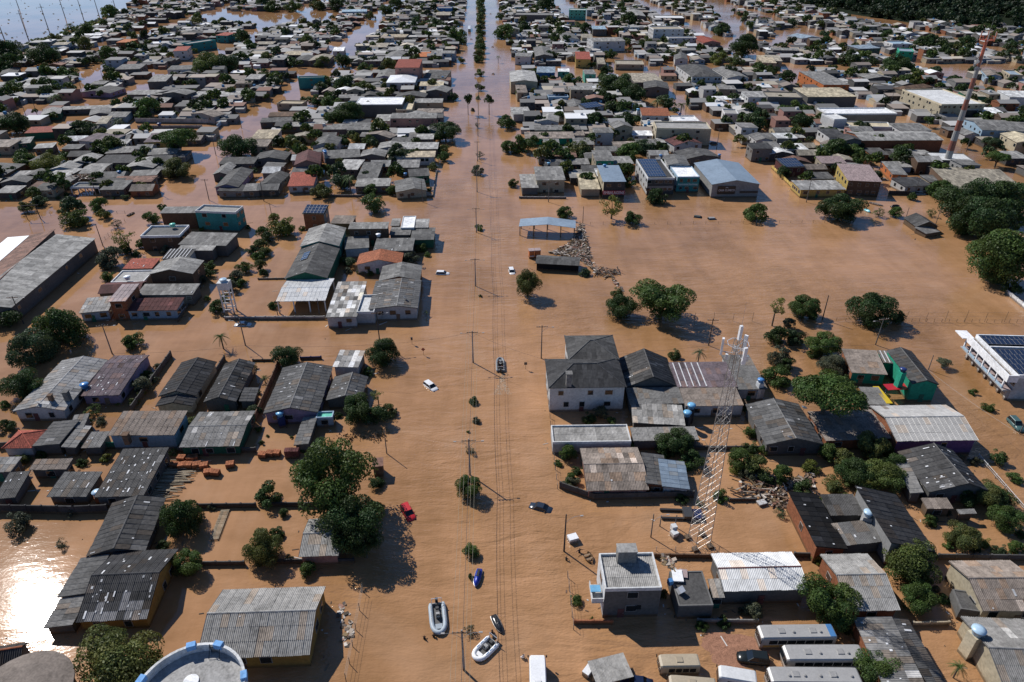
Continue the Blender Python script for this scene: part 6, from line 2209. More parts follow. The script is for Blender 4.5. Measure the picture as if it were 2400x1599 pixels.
# ---------------------------------------------------------------- people
def person(p, z, rz, pose, shirt, trousers, label, hgt=1.72, hair=(.015, .012, .01)):
    s = hgt / 1.72
    J = {'pel': (0, 0, .95), 'che': (0, 0, 1.25), 'nek': (0, 0, 1.45), 'hed': (.02, 0, 1.56), 'top': (.02, 0, 1.68)}
    if pose == 'sit':
        J.update({k: (v[0], v[1], v[2] - .5) for k, v in J.items()})
        lg = {'hip': (0, .1, .42), 'kne': (.42, .13, .45), 'ank': (.45, .13, .05)}
        ar_ = {'sh': (0, .19, .88), 'el': (.12, .26, .64), 'wr': (.36, .18, .62), 'ha': (.44, .15, .62)}
    elif pose == 'arms':
        lg = {'hip': (0, .1, .9), 'kne': (.06, .12, .48), 'ank': (0, .13, .05)}
        ar_ = {'sh': (0, .19, 1.38), 'el': (.08, .45, 1.3), 'wr': (.16, .7, 1.32), 'ha': (.18, .8, 1.33)}
    else:
        lg = {'hip': (0, .1, .9), 'kne': (.1, .11, .48), 'ank': (.02, .12, .05)}
        ar_ = {'sh': (0, .19, 1.38), 'el': (.06, .27, 1.12), 'wr': (.26, .24, 1.0), 'ha': (.35, .22, 1.02)}
    V, Ed, Rd = [], [], []

    def add_(v, r_, par):
        V.append(tuple(x * s for x in v)); Rd.append(r_ * s)
        if par is not None:
            Ed.append((par, len(V) - 1))
        return len(V) - 1
    pel = add_(J['pel'], .15, None)
    che = add_(J['che'], .17, pel)
    nek = add_(J['nek'], .065, che)
    hed = add_(J['hed'], .1, nek)
    add_(J['top'], .085, hed)
    for sg in (-1, 1):
        pr = pel
        for kk, r_ in (('hip', .11), ('kne', .075), ('ank', .05)):
            pr = add_((lg[kk][0], lg[kk][1] * sg, lg[kk][2]), r_, pr)
        add_((lg['ank'][0] + .16, lg['ank'][1] * sg, lg['ank'][2] - .02), .04, pr)
        pr = che
        for kk, r_ in (('sh', .075), ('el', .05), ('wr', .036), ('ha', .035)):
            pr = add_((ar_[kk][0], ar_[kk][1] * sg, ar_[kk][2]), r_, pr)
        hx, hy, hz_ = ar_['ha'][0], ar_['ha'][1] * sg, ar_['ha'][2]
        for f_ in range(5):                             # fingers
            dy = (f_ - 2) * .02
            add_((hx + (.085 if f_ != 0 else .05), hy + dy * (1.6 if f_ == 0 else 1), hz_ + (.01 if f_ else -.03)), .009, pr)
    me = bpy.data.meshes.new("body")
    me.from_pydata(V, Ed, [])
    ob = bpy.data.objects.new("body_tmp", me)
    COL.objects.link(ob)
    md = ob.modifiers.new("Skin", 'SKIN')
    for i, sv in enumerate(me.skin_vertices[0].data):
        sv.radius = (Rd[i], Rd[i]); sv.use_root = (i == 0)
    ob.modifiers.new("Sub", 'SUBSURF').levels = 1
    dg = bpy.context.evaluated_depsgraph_get()
    me2 = bpy.data.meshes.new_from_object(ob.evaluated_get(dg))
    COL.objects.unlink(ob)
    bpy.data.objects.remove(ob)
    me2.materials.clear(); me2.materials.append(MATS["vertex_tint"])
    ca = me2.color_attributes.new("Col", 'FLOAT_COLOR', 'POINT')
    hb = J['nek'][2] * s; tb = (J['pel'][2] - .02) * s
    for i, v in enumerate(me2.vertices):
        c_ = (.3, .17, .11)
        if v.co.z > hb + .12 * s or (v.co.z > hb + .04 * s and v.co.x < 0):
            c_ = hair
        elif v.co.z < hb and abs(v.co.y) < .62 * s and not (v.co.x > .3 * s and v.co.z > .55 * s and pose != 'arms'):
            c_ = CN.get(shirt, shirt) if v.co.z > tb else CN.get(trousers, trousers)
        ca.data[i].color = (c_[0], c_[1], c_[2], 1)
    me2.polygons.foreach_set("use_smooth", [True] * len(me2.polygons))
    o = add("person", me2)
    o.location = (p.x, p.y, z); o.rotation_euler = (0, 0, rz)
    return tag(o, label, "person", "people in the flood")


person(q('C', 495, 612, 0), -.75, -1.2, 'arms', (.012, .015, .03), 'black', 'person in dark clothes with arms spread wading by the avenue fence')
person(q('C', 400, 670, 0), -.85, 1.0, 'stand', (.03, .05, .05), 'black', 'person in grey-green clothes wading beside the fence posts')
person(q('C', 82, 1390, 0), -.8, 2.2, 'stand', 'snow', 'dark', 'person in a white shirt wading beside the lone white bus')
person(q('B', 1240, 1250, 0), -.95, .8, 'stand', 'black', 'black', 'person in black wading behind the grey inflatable, farther from it')
person(q('B', 1310, 1235, 0), -.95, 1.4, 'stand', 'black', 'black', 'person in black holding the bow of the grey inflatable')
person(q('B', 1740, 1205, 0), -.95, 2.6, 'stand', 'black', 'black', 'person in black wading between jet ski and white inflatable')


# ---------------------------------------------------------------- boats
def boat_points(L_, W_):
    pts = []
    hl, hw_ = L_ / 2, W_ / 2
    for i in range(7):
        pts.append((-hl + (L_ * .62) * i / 6, -hw_, 0))
    for i in range(1, 8):
        t_ = math.pi * i / 8 - math.pi / 2
        pts.append((hl * .24 + hl * .76 * math.cos(t_) ** .8, hw_ * math.sin(t_), .12 * math.cos(t_)))
    for i in range(7):
        pts.append((-hl + (L_ * .62) * (6 - i) / 6, hw_, 0))
    return [Vector(p) for p in pts]


def inflatable(stern, bow, W_, c, label, accent='navy', riders=0, seats=3):
    d = bow - stern
    L_ = d.length
    mid = (stern + bow) / 2
    T = thing("inflatable_boat", (mid.x, mid.y, 0), math.atan2(d.y, d.x), label, "boat", "rescue boats")
    pts = boat_points(L_, W_ * .78)
    g = MB()
    rt = W_ * .14
    n = 10
    secs = []
    for i, p in enumerate(pts):
        tg = (pts[min(i + 1, len(pts) - 1)] - pts[max(i - 1, 0)]).normalized()
        sd = tg.cross(Vector((0, 0, 1))).normalized()
        rr_ = rt * (.55 if i in (0, len(pts) - 1) else 1)
        secs.append([p + Vector((0, 0, .28)) + sd * rr_ * math.cos(2 * math.pi * k / n) + Vector((0, 0, 1)) * rr_ * math.sin(2 * math.pi * k / n) for k in range(n)])
    MB().loft(secs).build("tube", "rubber", T, col(c), True)
    fl = [p * 1.0 for p in pts]
    f = MB()
    cen = Vector((0, 0, .16))
    for a, b_ in zip(fl, fl[1:] + fl[:1]):
        f.face([Vector((a.x, a.y, .16)), Vector((b_.x, b_.y, .16)), cen])
    f.build("floor", "rubber", T, col('dk2'))
    for sg in (-1, 1):
        for k in range(3):
            block("rubbing_strip", "rubber", T, (-L_ * .3 + k * L_ * .2, sg * W_ * .39, .28 + rt), (L_ * .15, .1, .03), col(accent))
    block("console", "paint", T, (-L_ * .04, 0, .55), (.6, .55, .8), col('pale'))
    block("windshield", "glass", T, (.3 - L_ * .04, 0, 1.0), (.05, .5, .3), None, 0, 0, -.4)
    for k in range(seats):
        block("seat", "rubber", T, (-L_ * .16 - k * .75, 0, .42), (.5, .45, .5), col('dark'))
    en = block("outboard_motor", "black_plastic", T, (-L_ / 2 - .15, 0, .75), (.5, .42, .7))
    block("transom", "rubber", T, (-L_ / 2 + .25, 0, .4), (.1, W_ * .55, .5), col('pale'))
    MB().path([Vector((-L_ / 2 + .3, -W_ * .3, .4)), Vector((-L_ / 2 + .1, -W_ * .3, 1.5)), Vector((-L_ / 2 + .1, W_ * .3, 1.5)), Vector((-L_ / 2 + .3, W_ * .3, .4))], .04, 5).build("radar_arch", "steel", T, col('snow'))
    ob = block("bow_deck", "rubber", T, (L_ * .3, 0, .4), (L_ * .16, W_ * .4, .08), col(c, .9))
    for k in range(riders):
        lp = Vector((-L_ * .3 + (k // 2) * .95, (.36 if k % 2 else -.36), 0))
        wp = Matrix.Rotation(math.atan2(d.y, d.x), 3, 'Z') @ lp + mid
        person(wp, .2, math.atan2(d.y, d.x), 'sit', R.choice([(.02, .02, .025), (.03, .04, .02), (.2, .06, .03), (.03, .03, .06)]), 'dark', f"seated person in the speeding grey boat, {ordinal(k + 1)} from its stern")
    return T


r = qq('1330,985 1352,1205', 'B', .3); inflatable(r[0], r[1], 2.5, (.35, .4, .44), 'large grey inflatable boat with black seats moored in the avenue', 'pale', 0, 3)
r = qq('1752,1258 1615,1392', 'B', .3); inflatable(r[0], r[1], 2.3, 'snow', 'white inflatable boat with blue stripes at the nearest median pole', 'blue', 0, 2)
r = qq('1800,535 1795,440', 'F', .3); inflatable(r[0], r[1], 2.1, (.22, .23, .24), 'grey inflatable boat full of people leaving a wake up the avenue', 'dark', 6, 1)


def jetski(stern, bow, c, label, accent='snow'):
    d = bow - stern
    L_ = d.length
    mid = (stern + bow) / 2
    T = thing("jet_ski", (mid.x, mid.y, 0), math.atan2(d.y, d.x), label, "jet ski", "jet skis")
    st = [(-.5, .42, .42), (-.3, .5, .5), (0, .52, .55), (.25, .44, .6), (.42, .24, .55), (.5, .05, .48)]
    secs = [[(x * L_, -w_, -.1), (x * L_, w_, -.1), (x * L_, w_ * 1.08, .22), (x * L_, w_ * .8, z), (x * L_, -w_ * .8, z), (x * L_, -w_ * 1.08, .22)] for x, w_, z in st]
    MB().loft(secs).build("hull", "car_paint", T, col(c), True)
    s2 = [(-.38, .2, .72), (-.05, .22, .8), (.12, .26, .85), (.3, .3, .74), (.42, .16, .6)]
    secs = [[(x * L_, -w_, .4), (x * L_, w_, .4), (x * L_, w_ * .7, z), (x * L_, -w_ * .7, z)] for x, w_, z in s2]
    MB().loft(secs).build("deck", "paint", T, col(c, 1.3), True)
    block("seat", "rubber", T, (-.15 * L_, 0, .82), (.4 * L_, .34, .18), col('black'))
    MB().bar((.08 * L_, -.38, 1.02), (.08 * L_, .38, 1.02), .035, 5).build("handlebar", "black_plastic", T)
    MB().path([Vector((x * L_, w_ * 1.1, .26)) for x, w_, z in st] + [Vector((x * L_, -w_ * 1.1, .26)) for x, w_, z in st[::-1]], .05, 5).build("bumper", "paint", T, col(accent))
    return T


r = qq('1648,735 1615,862', 'B', .3); jetski(r[0], r[1], (.02, .04, .3), 'blue jet ski with white trim tied beside the median weeds')
r = qq('1748,1075 1808,1200', 'B', .3); jetski(r[0], r[1], (.02, .022, .025), 'black and white jet ski beside the white inflatable')
r = qq('1005,468 1075,462', 'L', .3); jetski(r[0], r[1], (.02, .022, .025), 'black jet ski near the small trees by the hut', 'pale')
r = qq('790,490 835,515', 'L', .3); jetski(r[0], r[1], (.2, .55, .6), 'turquoise jet ski near the wide dark tree')


def rowboat(a, b_, W_, c, label, nm="rowing_boat"):
    d = b_ - a
    L_ = d.length
    mid = (a + b_) / 2
    T = thing(nm, (mid.x, mid.y, 0), math.atan2(d.y, d.x), label, "boat", "small boats")
    st = [(-.5, .32), (-.35, .46), (0, .5), (.3, .36), (.5, .04)]
    out = [[(x * L_, -w_ * W_ * .7, -.15), (x * L_, w_ * W_ * .7, -.15), (x * L_, w_ * W_, .4), (x * L_, w_ * W_ * .86, .4), (x * L_, w_ * W_ * .55, -.02), (x * L_, -w_ * W_ * .55, -.02), (x * L_, -w_ * W_ * .86, .4), (x * L_, -w_ * W_, .4)] for x, w_ in st]
    MB().loft(out).build("hull", "paint", T, col(c))
    for x in (-.25, .1):
        block("seat", "wood", T, (x * L_, 0, .25), (.3, W_ * .75, .06), col('wood', 1.5))
    return T


r = qq('825,435 940,462', 'L', .2); rowboat(r[0], r[1], 1.5, 'snow', 'long white rowing boat tied before the yellow house')
r = qq('540,615 590,690', 'C', .2); rowboat(r[0], r[1], 1.5, 'black', 'black rowing boat beside the concrete house')
r = qq('1262,1030 1395,1025', 'P', .2); rowboat(r[0], r[1], 2.2, 'dark', 'dark boat before the cream office block')
for i, (x, y, c) in enumerate(((1150, 30, 'red'), (1154, 108, 'white'), (1105, 90, 'dark'), (1155, 172, 'dark'))):
    a = unproj(x, y + 3, .2); b_ = unproj(x + (4 if i % 2 else -3), y - 3, .2)
    d = (b_ - a).normalized() * 5
    rowboat(a, a + d, 1.9, c, f"small {CN and c} boat far up the avenue, {ordinal(i + 1)} of the distant four")
r = qq('1040,545 1080,525', 'I', .2); rowboat(r[0], r[0] + (r[1] - r[0]).normalized() * 3.6, 1.1, 'dark', 'small dark boat on the second cross street by the teal block')

# ---------------------------------------------------------------- yard goods, floating boxes, debris
def brick_pallet(p, rz, k):
    g = MB()
    for zi in range(3):
        for i in range(3):
            for j in range(3):
                g.box(-.75 + i * .5 + .02, -.75 + (i + 1) * .5 - .02, -.6 + j * .4 + .015, -.6 + (j + 1) * .4 - .015, -.3 + zi * .45 + .01, -.3 + (zi + 1) * .45 - .01)
    return g


BP = brick_pallet(None, 0, 0).mesh("brick_stack", "brickwork")
spots = [('E', 1335, 1175, 'back row'), ('E', 1405, 1175, 'back row'), ('E', 1425, 1172, 'back row'), ('E', 1285, 1225, 'middle row'), ('E', 1340, 1228, 'middle row'), ('E', 1385, 1226, 'middle row'),
         ('E', 1448, 1225, 'middle row'), ('E', 1500, 1230, 'middle row'), ('E', 1530, 1278, 'front row'), ('E', 1585, 1282, 'front row'), ('E', 1692, 1222, 'lone one standing apart'), ('F', 50, 1150, 'long wall row'),
         ('F', 105, 1140, 'long wall row'), ('F', 150, 1138, 'long wall row'), ('F', 245, 1150, 'tall dark pair'), ('F', 292, 1150, 'tall dark pair')]
cnt = {}
for reg, x, y, rw in spots:
    p = q(reg, x, y, .5)
    cnt[rw] = cnt.get(rw, 0) + 1
    o = add("brick_stack", BP, None, col('brick' if 'dark' not in rw else 'maroon', R.uniform(.8, 1.2)))
    o.location = (p.x, p.y, 0); o.rotation_euler = (0, 0, R.uniform(-.3, .3)); o.scale = (1, 1, 1.0 if 'tall' not in rw else 1.8)
    tag(o, f"stack of red bricks in the flooded yard, {ordinal(cnt[rw])} of the {rw}" if 'lone' not in rw else "lone stack of red bricks standing apart in the flooded yard", "brick stack", "brick stacks in the yard")
p = q('F', 900, 1240, 1.5)
T = thing("brick_kiosk", (p.x, p.y, 0), .1, "narrow brick meter house with rusty roof beside the biggest tree", "hut")
block("wall", "brickwork", T, (0, 0, .9), (1.7, 1.9, 3.4), col('brown'))
block("roof", "fibro", T, (0, 0, 2.7), (2.0, 2.2, .18), col('rust', 1.4), 0, .12)
p = q('K', 185, 850, 1.4)
T = thing("kiosk", (p.x, p.y, 0), .1, "orange and white kiosk beside the ruined dark shed", "kiosk")
for dx, c_ in ((-1.0, 'orange'), (.9, 'orange')):
    block("booth", "plaster", T, (dx, 0, .9), (1.6, 1.8, 3.2), col(c_))
    block("roof", "plaster", T, (dx, 0, 2.62), (1.8, 2.0, .2), col('pinkroof'))
    block("counter", "plaster", T, (dx, -.98, .9), (1.3, .15, .3), col('white'))
# stored timber poles
c0 = q('E', 1290, 1340, 0)
T = thing("timber_stack", (c0.x, c0.y, 0), 0, "heap of pale timber poles stacked beside the flecked roof", "timber")
for i in range(46):
    t_ = i / 46
    y_ = (t_ - .5) * 11
    a_ = R.uniform(-.22, .16)
    l_ = R.uniform(5, 8.5)
    x_ = -1.2 + R.uniform(-.8, .8) + y_ * .35
    MB().bar((x_ - l_ / 2 * math.cos(a_), y_ - l_ / 2 * math.sin(a_), R.uniform(.05, .5)), (x_ + l_ / 2 * math.cos(a_), y_ + l_ / 2 * math.sin(a_), R.uniform(.1, .6)), R.uniform(.07, .12), 5).build("timber_pole", "wood", T, col('sand', R.uniform(.6, 1.2)))
# floating ladder-like frame
a, b_ = q('A', 1660, 300, .2), q('A', 1575, 520, .2)
d = (b_ - a)
T = thing("slatted_frame", ((a.x + b_.x) / 2, (a.y + b_.y) / 2, 0), math.atan2(d.y, d.x), "slatted wooden frame floating like a ladder beside the dark tree", "frame")
for sy in (-.55, .55):
    block("side_rail", "wood", T, (0, sy, .2), (d.length, .1, .12), col('wood'))
for k in range(26):
    block("slat", "wood", T, (-d.length / 2 + (k + .5) * d.length / 26, 0, .28), (.13, 1.5, .06), col('sand', R.uniform(.6, 1.0)))


def loose(nm, reg, x, y, z, size, c, label, rz=0, mat="paint", cat=None, rx=0, lid=None):
    p = q(reg, x, y, z)
    T = thing(nm, (p.x, p.y, z), rz, label, cat or nm.replace('_', ' '), "things afloat")
    T.rotation_euler = (rx, 0, rz)
    me = MB().hexa([(-.48, -.48, -.5), (.48, -.48, -.5), (.48, .48, -.5), (-.48, .48, -.5)], [(-.5, -.5, .5), (.5, -.5, .5), (.5, .5, .5), (-.5, .5, .5)])
    o = me.build("shell", mat, T, col(c)); o.scale = size
    if lid:
        block("door_panel", mat, T, (0, -size[1] / 2 - .02, 0), (size[0] * .9, .05, size[2] * .9), col(lid))
        block("handle", "steel", T, (size[0] * .35, -size[1] / 2 - .07, 0), (.05, .06, size[2] * .4), col('mid'))
    return T


loose("chest_freezer", 'C', 447, 512, .4, (1.6, 1.3, 1.1), 'snow', "white chest freezer floating beside the fence pole", .3, lid='white')
loose("refrigerator", 'C', 1190, 440, .7, (.9, .9, 1.7), 'white', "white refrigerator standing near the lattice tower, farther one", .2, lid='white')
loose("refrigerator", 'C', 1195, 480, .5, (1.1, 1.0, 1.2), 'white', "squat white refrigerator near the lattice tower, nearer one", .4, lid='white')
loose("refrigerator", 'C', 565, 1480, .5, (1.0, 1.9, .9), 'snow', "white refrigerator lying afloat beside the wall shadow", -.7, lid='sand')
loose("cabinet", 'C', 1830, 1250 - 1000, .3, (1.3, .9, .7), 'snow', "white cabinet afloat beside the timber wreckage", .3, lid='white') if 0 else None
loose("cabinet", 'G', 1835, 1502, .3, (1.6, 1.1, .5), 'white', "white cabinet afloat below the timber wreckage", .3, lid='white')
loose("mattress", 'C', 1218, 785, 3.2, (1.6, 2.2, .25), 'snow', "white mattress drying on the dark concrete slab", -.1, "cloth")
loose("mattress", 'C', 1262, 768, 3.05, (1.2, 1.6, .2), 'pinkroof', "pink mattress under the white one on the concrete slab", -.2, "cloth")
loose("plastic_barrel", 'C', 1165, 830, 3.3, (.7, .7, .9), 'blue', "blue plastic barrel on the edge of the concrete slab", .3, "paint", "barrel")
loose("plastic_chair", 'C', 1240, 890, 3.5, (.9, .9, .9), 'snow', "white plastic chair overturned on the concrete slab", .5, "paint", "chair", .5)
tr_ = q('C', 1240, 335, .2)
T = thing("flatbed_trailer", (tr_.x, tr_.y, 0), -.08, "sunken dark trailer with two rails beside the lattice tower", "trailer")
for sy in (-1.0, 1.0):
    block("rail", "steel", T, (-1.3, sy, .3), (4.2, .4, .35), col('dark'))
block("cab", "steel", T, (1.2, 0, .5), (1.6, 2.4, 1.0), col('dk2'))
block("hood", "steel", T, (2.8, -.1, .35), (1.8, 2.2, .7), col('navy'))
rb_ = thing("sheet_roof_shelter", q('C', 700, 1540, 0), .22, "small striped sheet roof beside the navy car at the bottom edge", "shelter")
for i in range(7):
    o = add("sheet", SHEET, rb_, col('pale', R.uniform(.8, 1.1))); o.location = (-2.2 + i * .75, -1.6, 1.6); o.scale = (.75, 3.6, 1.5)
for sx in (-2.0, 2.8):
    block("post", "wood", rb_, (sx, 0, .3), (.15, .15, 2.6), col('wood'))
rp = q('H', 960, 705, .5)
T = thing("red_canopy", (rp.x, rp.y, 0), .05, "flat red canopy between the two green houses", "canopy")
block("roof", "paint", T, (0, 0, 2.6), (7.0, 2.2, .15), col((.45, .02, .03)))
for sx in (-3.2, 3.2):
    block("post", "paint", T, (sx, 0, .8), (.15, .15, 3.6), col('navy'))
yp = q('H', 843, 715, .5)
T = thing("yellow_canopy", (yp.x, yp.y, 0), .0, "yellow canopy strip beside the grey strip roof", "canopy")
a, b_ = q('H', 790, 652, 2.7), q('H', 893, 778, 2.7)
d = b_ - a
block("roof", "paint", T, ((a.x + b_.x) / 2 - yp.x, (a.y + b_.y) / 2 - yp.y, 2.9), (d.length, 1.3, .12), col((.6, .42, .02)), math.atan2(d.y, d.x))
block("post", "paint", T, ((a.x + b_.x) / 2 - yp.x, (a.y + b_.y) / 2 - yp.y, .8), (.15, .15, 4), col('pale'))


def debris(poly_s, reg, n, label, lmax=3.0, pale=.5, heap=.8):
    ps = pts_of(poly_s, reg, 0)
    x0, x1 = min(p.x for p in ps), max(p.x for p in ps)
    y0, y1 = min(p.y for p in ps), max(p.y for p in ps)

    def inside(x, y):
        c = False
        for i in range(len(ps)):
            a, b_ = ps[i], ps[i - 1]
            if (a.y > y) != (b_.y > y) and x < (b_.x - a.x) * (y - a.y) / (b_.y - a.y) + a.x:
                c = not c
        return c
    g = MB()
    k = 0
    while k < n:
        x, y = R.uniform(x0, x1), R.uniform(y0, y1)
        if not inside(x, y):
            continue
        k += 1
        L_ = R.uniform(.3, lmax) if R.random() < .7 else R.uniform(.2, .8)
        W_ = R.uniform(.08, .3) if L_ > 1 else R.uniform(.2, .8)
        c_ = R.choice([(.5, .45, .4), (.6, .58, .56), (.3, .22, .16), (.14, .1, .08), (.2, .18, .17), (.42, .25, .2), (.75, .73, .7), (.08, .07, .06), (.26, .2, .12)])
        if R.random() > pale:
            c_ = (c_[0] * .42, c_[1] * .36, c_[2] * .3)
        else:
            c_ = (c_[0] * .8, c_[1] * .74, c_[2] * .68)
        m_ = Matrix.Translation((x - x0, y - y0, R.uniform(.02, heap))) @ Matrix.Rotation(R.uniform(0, 3.14), 4, 'Z') @ Matrix.Rotation(R.uniform(-.35, .35), 4, 'Y')
        bb = [m_ @ Vector(v) for v in ((-L_ / 2, -W_ / 2, -.05), (L_ / 2, -W_ / 2, -.05), (L_ / 2, W_ / 2, -.05), (-L_ / 2, W_ / 2, -.05))]
        tt = [m_ @ Vector(v) for v in ((-L_ / 2, -W_ / 2, .05), (L_ / 2, -W_ / 2, .05), (L_ / 2, W_ / 2, .05), (-L_ / 2, W_ / 2, .05))]
        g.hexa(bb, tt, c_)
    o = g.build("debris", "vertex_tint")
    o.location = (x0, y0, 0)
    return tag(o, label, "debris", None, "stuff")


debris('545,600 575,615 610,740 650,930 665,990 560,910 400,870 300,850 430,790 520,710', 'K', 1000, "drift of broken planks and rubbish piled against the field fence", 2.6, .55, .5)
debris('665,960 760,985 880,985 860,1040 780,1050 670,1025', 'K', 90, "dark wreckage at the tail of the debris drift", 3.5, .2)
debris('800,1050 830,1050 920,1160 890,1160', 'K', 30, "line of small flotsam leading to the dense dark tree", 1.2, .7, .2)
debris('0,1340 100,1330 330,1290 340,1400 150,1420 120,1560 0,1520', 'H', 260, "scattered wreckage in the garden behind the brick-walled house", 1.8, .4, .4)
debris('1600,1400 1790,1290 1880,1290 1880,1480 1640,1460', 'G', 60, "dark timber wreckage beside the lattice tower", 6.0, .2)
debris('610,1000 670,960 720,1250 640,1330 600,1180', 'B', 40, "bits of rubbish drifting beside the leaning wire fence", .8, .8, .1)
debris('590,258 835,275 800,312 605,305', 'I', 80, "rubbish heaped on the flat porch roof", 2.0, .5, .4).location.z = 3.0
debris('0,1480 320,1500 300,1560 20,1540', 'E', 30, "white rubbish bags beside the black wall", 1.2, .9, .3) if 0 else None
debris('1085,735 1180,740 1190,870 1100,800', 'C', 40, "heap of clothes and rubbish on the concrete slab", .9, .8, .3).location.z = 3.0
debris('30,1200 140,1250 250,1290 240,1310 60,1280', 'D', 30, "floating scraps beside the orange brick wall", 1.0, .6, .1)
g = MB()
for k in range(320):
    t_ = R.random() ** .8
    sx = R.uniform(-1, 1) * (.6 + t_ * 1.5)
    p = q('F', 1810 + sx * 22 * (.5 + t_), 555 + t_ * 150, 0)
    s_ = R.uniform(.025, .1)
    a_ = R.uniform(-.5, .5)
    e1, e2 = Vector((math.cos(a_), math.sin(a_), 0)) * s_ * 2.2, Vector((-math.sin(a_), math.cos(a_), 0)) * s_ * .6
    z = Vector((0, 0, .02))
    g.hexa([p - e1 - e2, p + e1 - e2, p + e1 + e2, p - e1 + e2], [p - e1 * .8 - e2 * .8 + z, p + e1 * .8 - e2 * .8 + z, p + e1 * .8 + e2 * .8 + z, p - e1 * .8 + e2 * .8 + z], (.5, .38, .27))
tag(g.build("wake_foam", "vertex_tint"), "foamy wake trailing behind the speeding grey boat", "foam", None, "stuff")
for reg, x, y, sh, lb in (('F', 1148, 335, 'box', 'small dark box sign on a post in the first crossing'), ('F', 1232, 415, 'diamond', 'red diamond warning sign on a post in the avenue'), ('G', 100, 520, 'square', 'square sign on a post before the white corner house')):
    p = q(reg, x, y, 0)
    T = thing("road_sign", (p.x, p.y, 0), 0, lb, "sign", "road signs")
    MB().bar((0, 0, -1), (0, 0, 1.7), .04, 5).build("post", "steel", T, col('grey'))
    block("plate", "paint", T, (0, -.05, 1.6), (.7, .04, .7) if sh != 'box' else (.45, .3, .7), col({'diamond': 'red', 'box': 'dark', 'square': 'dk2'}[sh]), 0, 0, math.pi / 4 if sh == 'diamond' else 0)
# weeds and a gravel bank just breaking the surface
g = MB()
for k in range(220):
    t_ = R.random()
    cx_, cy_, rr_ = R.choice(((800, 1000, 150), (700, 1030, 90), (900, 1015, 60)))
    p = q('F', R.gauss(cx_, rr_ * .6), R.gauss(cy_, 22), 0)
    a_ = R.uniform(0, 6.28); s_ = R.uniform(.08, .3)
    e1 = Vector((math.cos(a_) * s_, math.sin(a_) * s_, 0))
    g.face([p - e1, p + e1, p + Vector((R.uniform(-.2, .2), R.uniform(-.2, .2), R.uniform(.08, .5)))], c=R.choice(((.24, .16, .08), (.2, .14, .065), (.28, .18, .09))))
tag(g.build("drowned_weeds", "vertex_tint"), "drowned weeds breaking the surface beside the avenue", "weeds", None, "stuff")
c0 = q('C', 1640, 1320, 0)
g = MB()
n1, n2 = 26, 9
for i in range(n1):
    for j in range(n2):
        def bp_(i_, j_):
            a_ = 2 * math.pi * i_ / n1; r_ = j_ / n2
            k_ = 1 + .16 * math.sin(3 * a_ + 1) + .1 * math.sin(7 * a_)
            return (6.0 * r_ * k_ * math.cos(a_), 3.4 * r_ * k_ * math.sin(a_), .07 * (1 - r_ * 1.25) + .03 * math.sin(9 * a_ * r_ + 5 * r_) * (1 - r_))
        g.face([bp_(i, j), bp_(i, j + 1), bp_(i + 1, j + 1), bp_(i + 1, j)])
o = g.build("mud_bank", "bark", None, col((.3, .155, .1)))
o.location = (c0.x, c0.y, 0); o["kind"] = "structure"

# ---------------------------------------------------------------- the rest of the town: blocks between the streets
def inpoly(px, py, poly):
    c = False
    for i in range(len(poly)):
        (x1, y1), (x2, y2) = poly[i], poly[i - 1]
        if (y1 > py) != (y2 > py) and px < (x2 - x1) * (py - y1) / (y2 - y1) + x1:
            c = not c
    return c


OPEN = [[(-200, -20), (340, -20), (290, 25), (240, 55), (170, 82), (75, 110), (-200, 125)],            # lake
        [(450, 40), (480, 25), (600, 22), (800, 18), (800, 42), (740, 54), (520, 52)],                   # second sheet of water
        [(1630, -10), (1700, -10), (1790, 95), (1760, 110), (1690, 60)],
        [(1880, 62), (1905, 68), (1880, 105), (1800, 110), (1800, 66)],
        [(1930, -20), (2500, -20), (2500, 30), (2330, 42), (2150, 58), (2000, 48), (1925, 14)],           # wooded hill
        [(200, 140), (245, 150), (245, 215), (150, 225)], [(40, 235), (110, 230), (110, 270), (30, 280)],
        [(300, 270), (520, 275), (510, 310), (300, 300)],
        [(1290, 150), (1420, 150), (1420, 190), (1290, 180)],
        [(2190, 145), (2400, 150), (2400, 178), (2190, 172)]]
STREETS_X = [(-18.5, 17), (93, 112), (197, 215), (303, 314), (405, 416), (-122, -105), (-220, -206), (-320, -310), (-420, -410)]
STREETS_Y = [(232, 252), (503, 522), (640, 650), (770, 782)]


def free(x, y, r, m=1.0):
    for a, b_, rr in FOOT:
        if abs(a - x) < rr + r and abs(b_ - y) < rr + r and (a - x) ** 2 + (b_ - y) ** 2 < ((rr + r) * m) ** 2:
            return False
    return True


SITES = []
RC = ['dk2', 'grey', 'grey', 'mid', 'mid', 'mid', 'light', 'light', 'pale', 'warm', 'warm', 'beige', 'white', 'mid', 'light', 'dark', 'rust']
WC = ['grey', 'pale', 'white', 'cream', 'brown', 'grey', 'sand', 'sky', 'mid', 'light', 'grey', 'dk2', 'dk2', 'brick', 'pink']
y = 257.0
while y < 1120:
    step = 9.0 + (y - 250) * .003
    x = -.72 * y - 60
    while x < .74 * y + 60:
        xx, yy = x + R.uniform(-2, 2), y + R.uniform(-2, 2)
        x += R.uniform(8.8, 11.8)
        w_, d_ = R.uniform(7, 11.5), R.uniform(6.5, 10)
        if any(a - w_ / 2 - 1 < xx < b_ + w_ / 2 + 1 for a, b_ in STREETS_X) or any(a - d_ / 2 < yy < b_ + d_ / 2 for a, b_ in STREETS_Y):
            continue
        px, py, s_ = proj((xx, yy, 2))
        if not (-60 < px < 2460 and -25 < py) or any(inpoly(px, py, P_) for P_ in OPEN):
            continue
        SITES.append((xx, yy, w_, d_))
    y += step
SITES.sort(key=lambda s: s[1])
far = MB()
nind = 0
FTREES = []
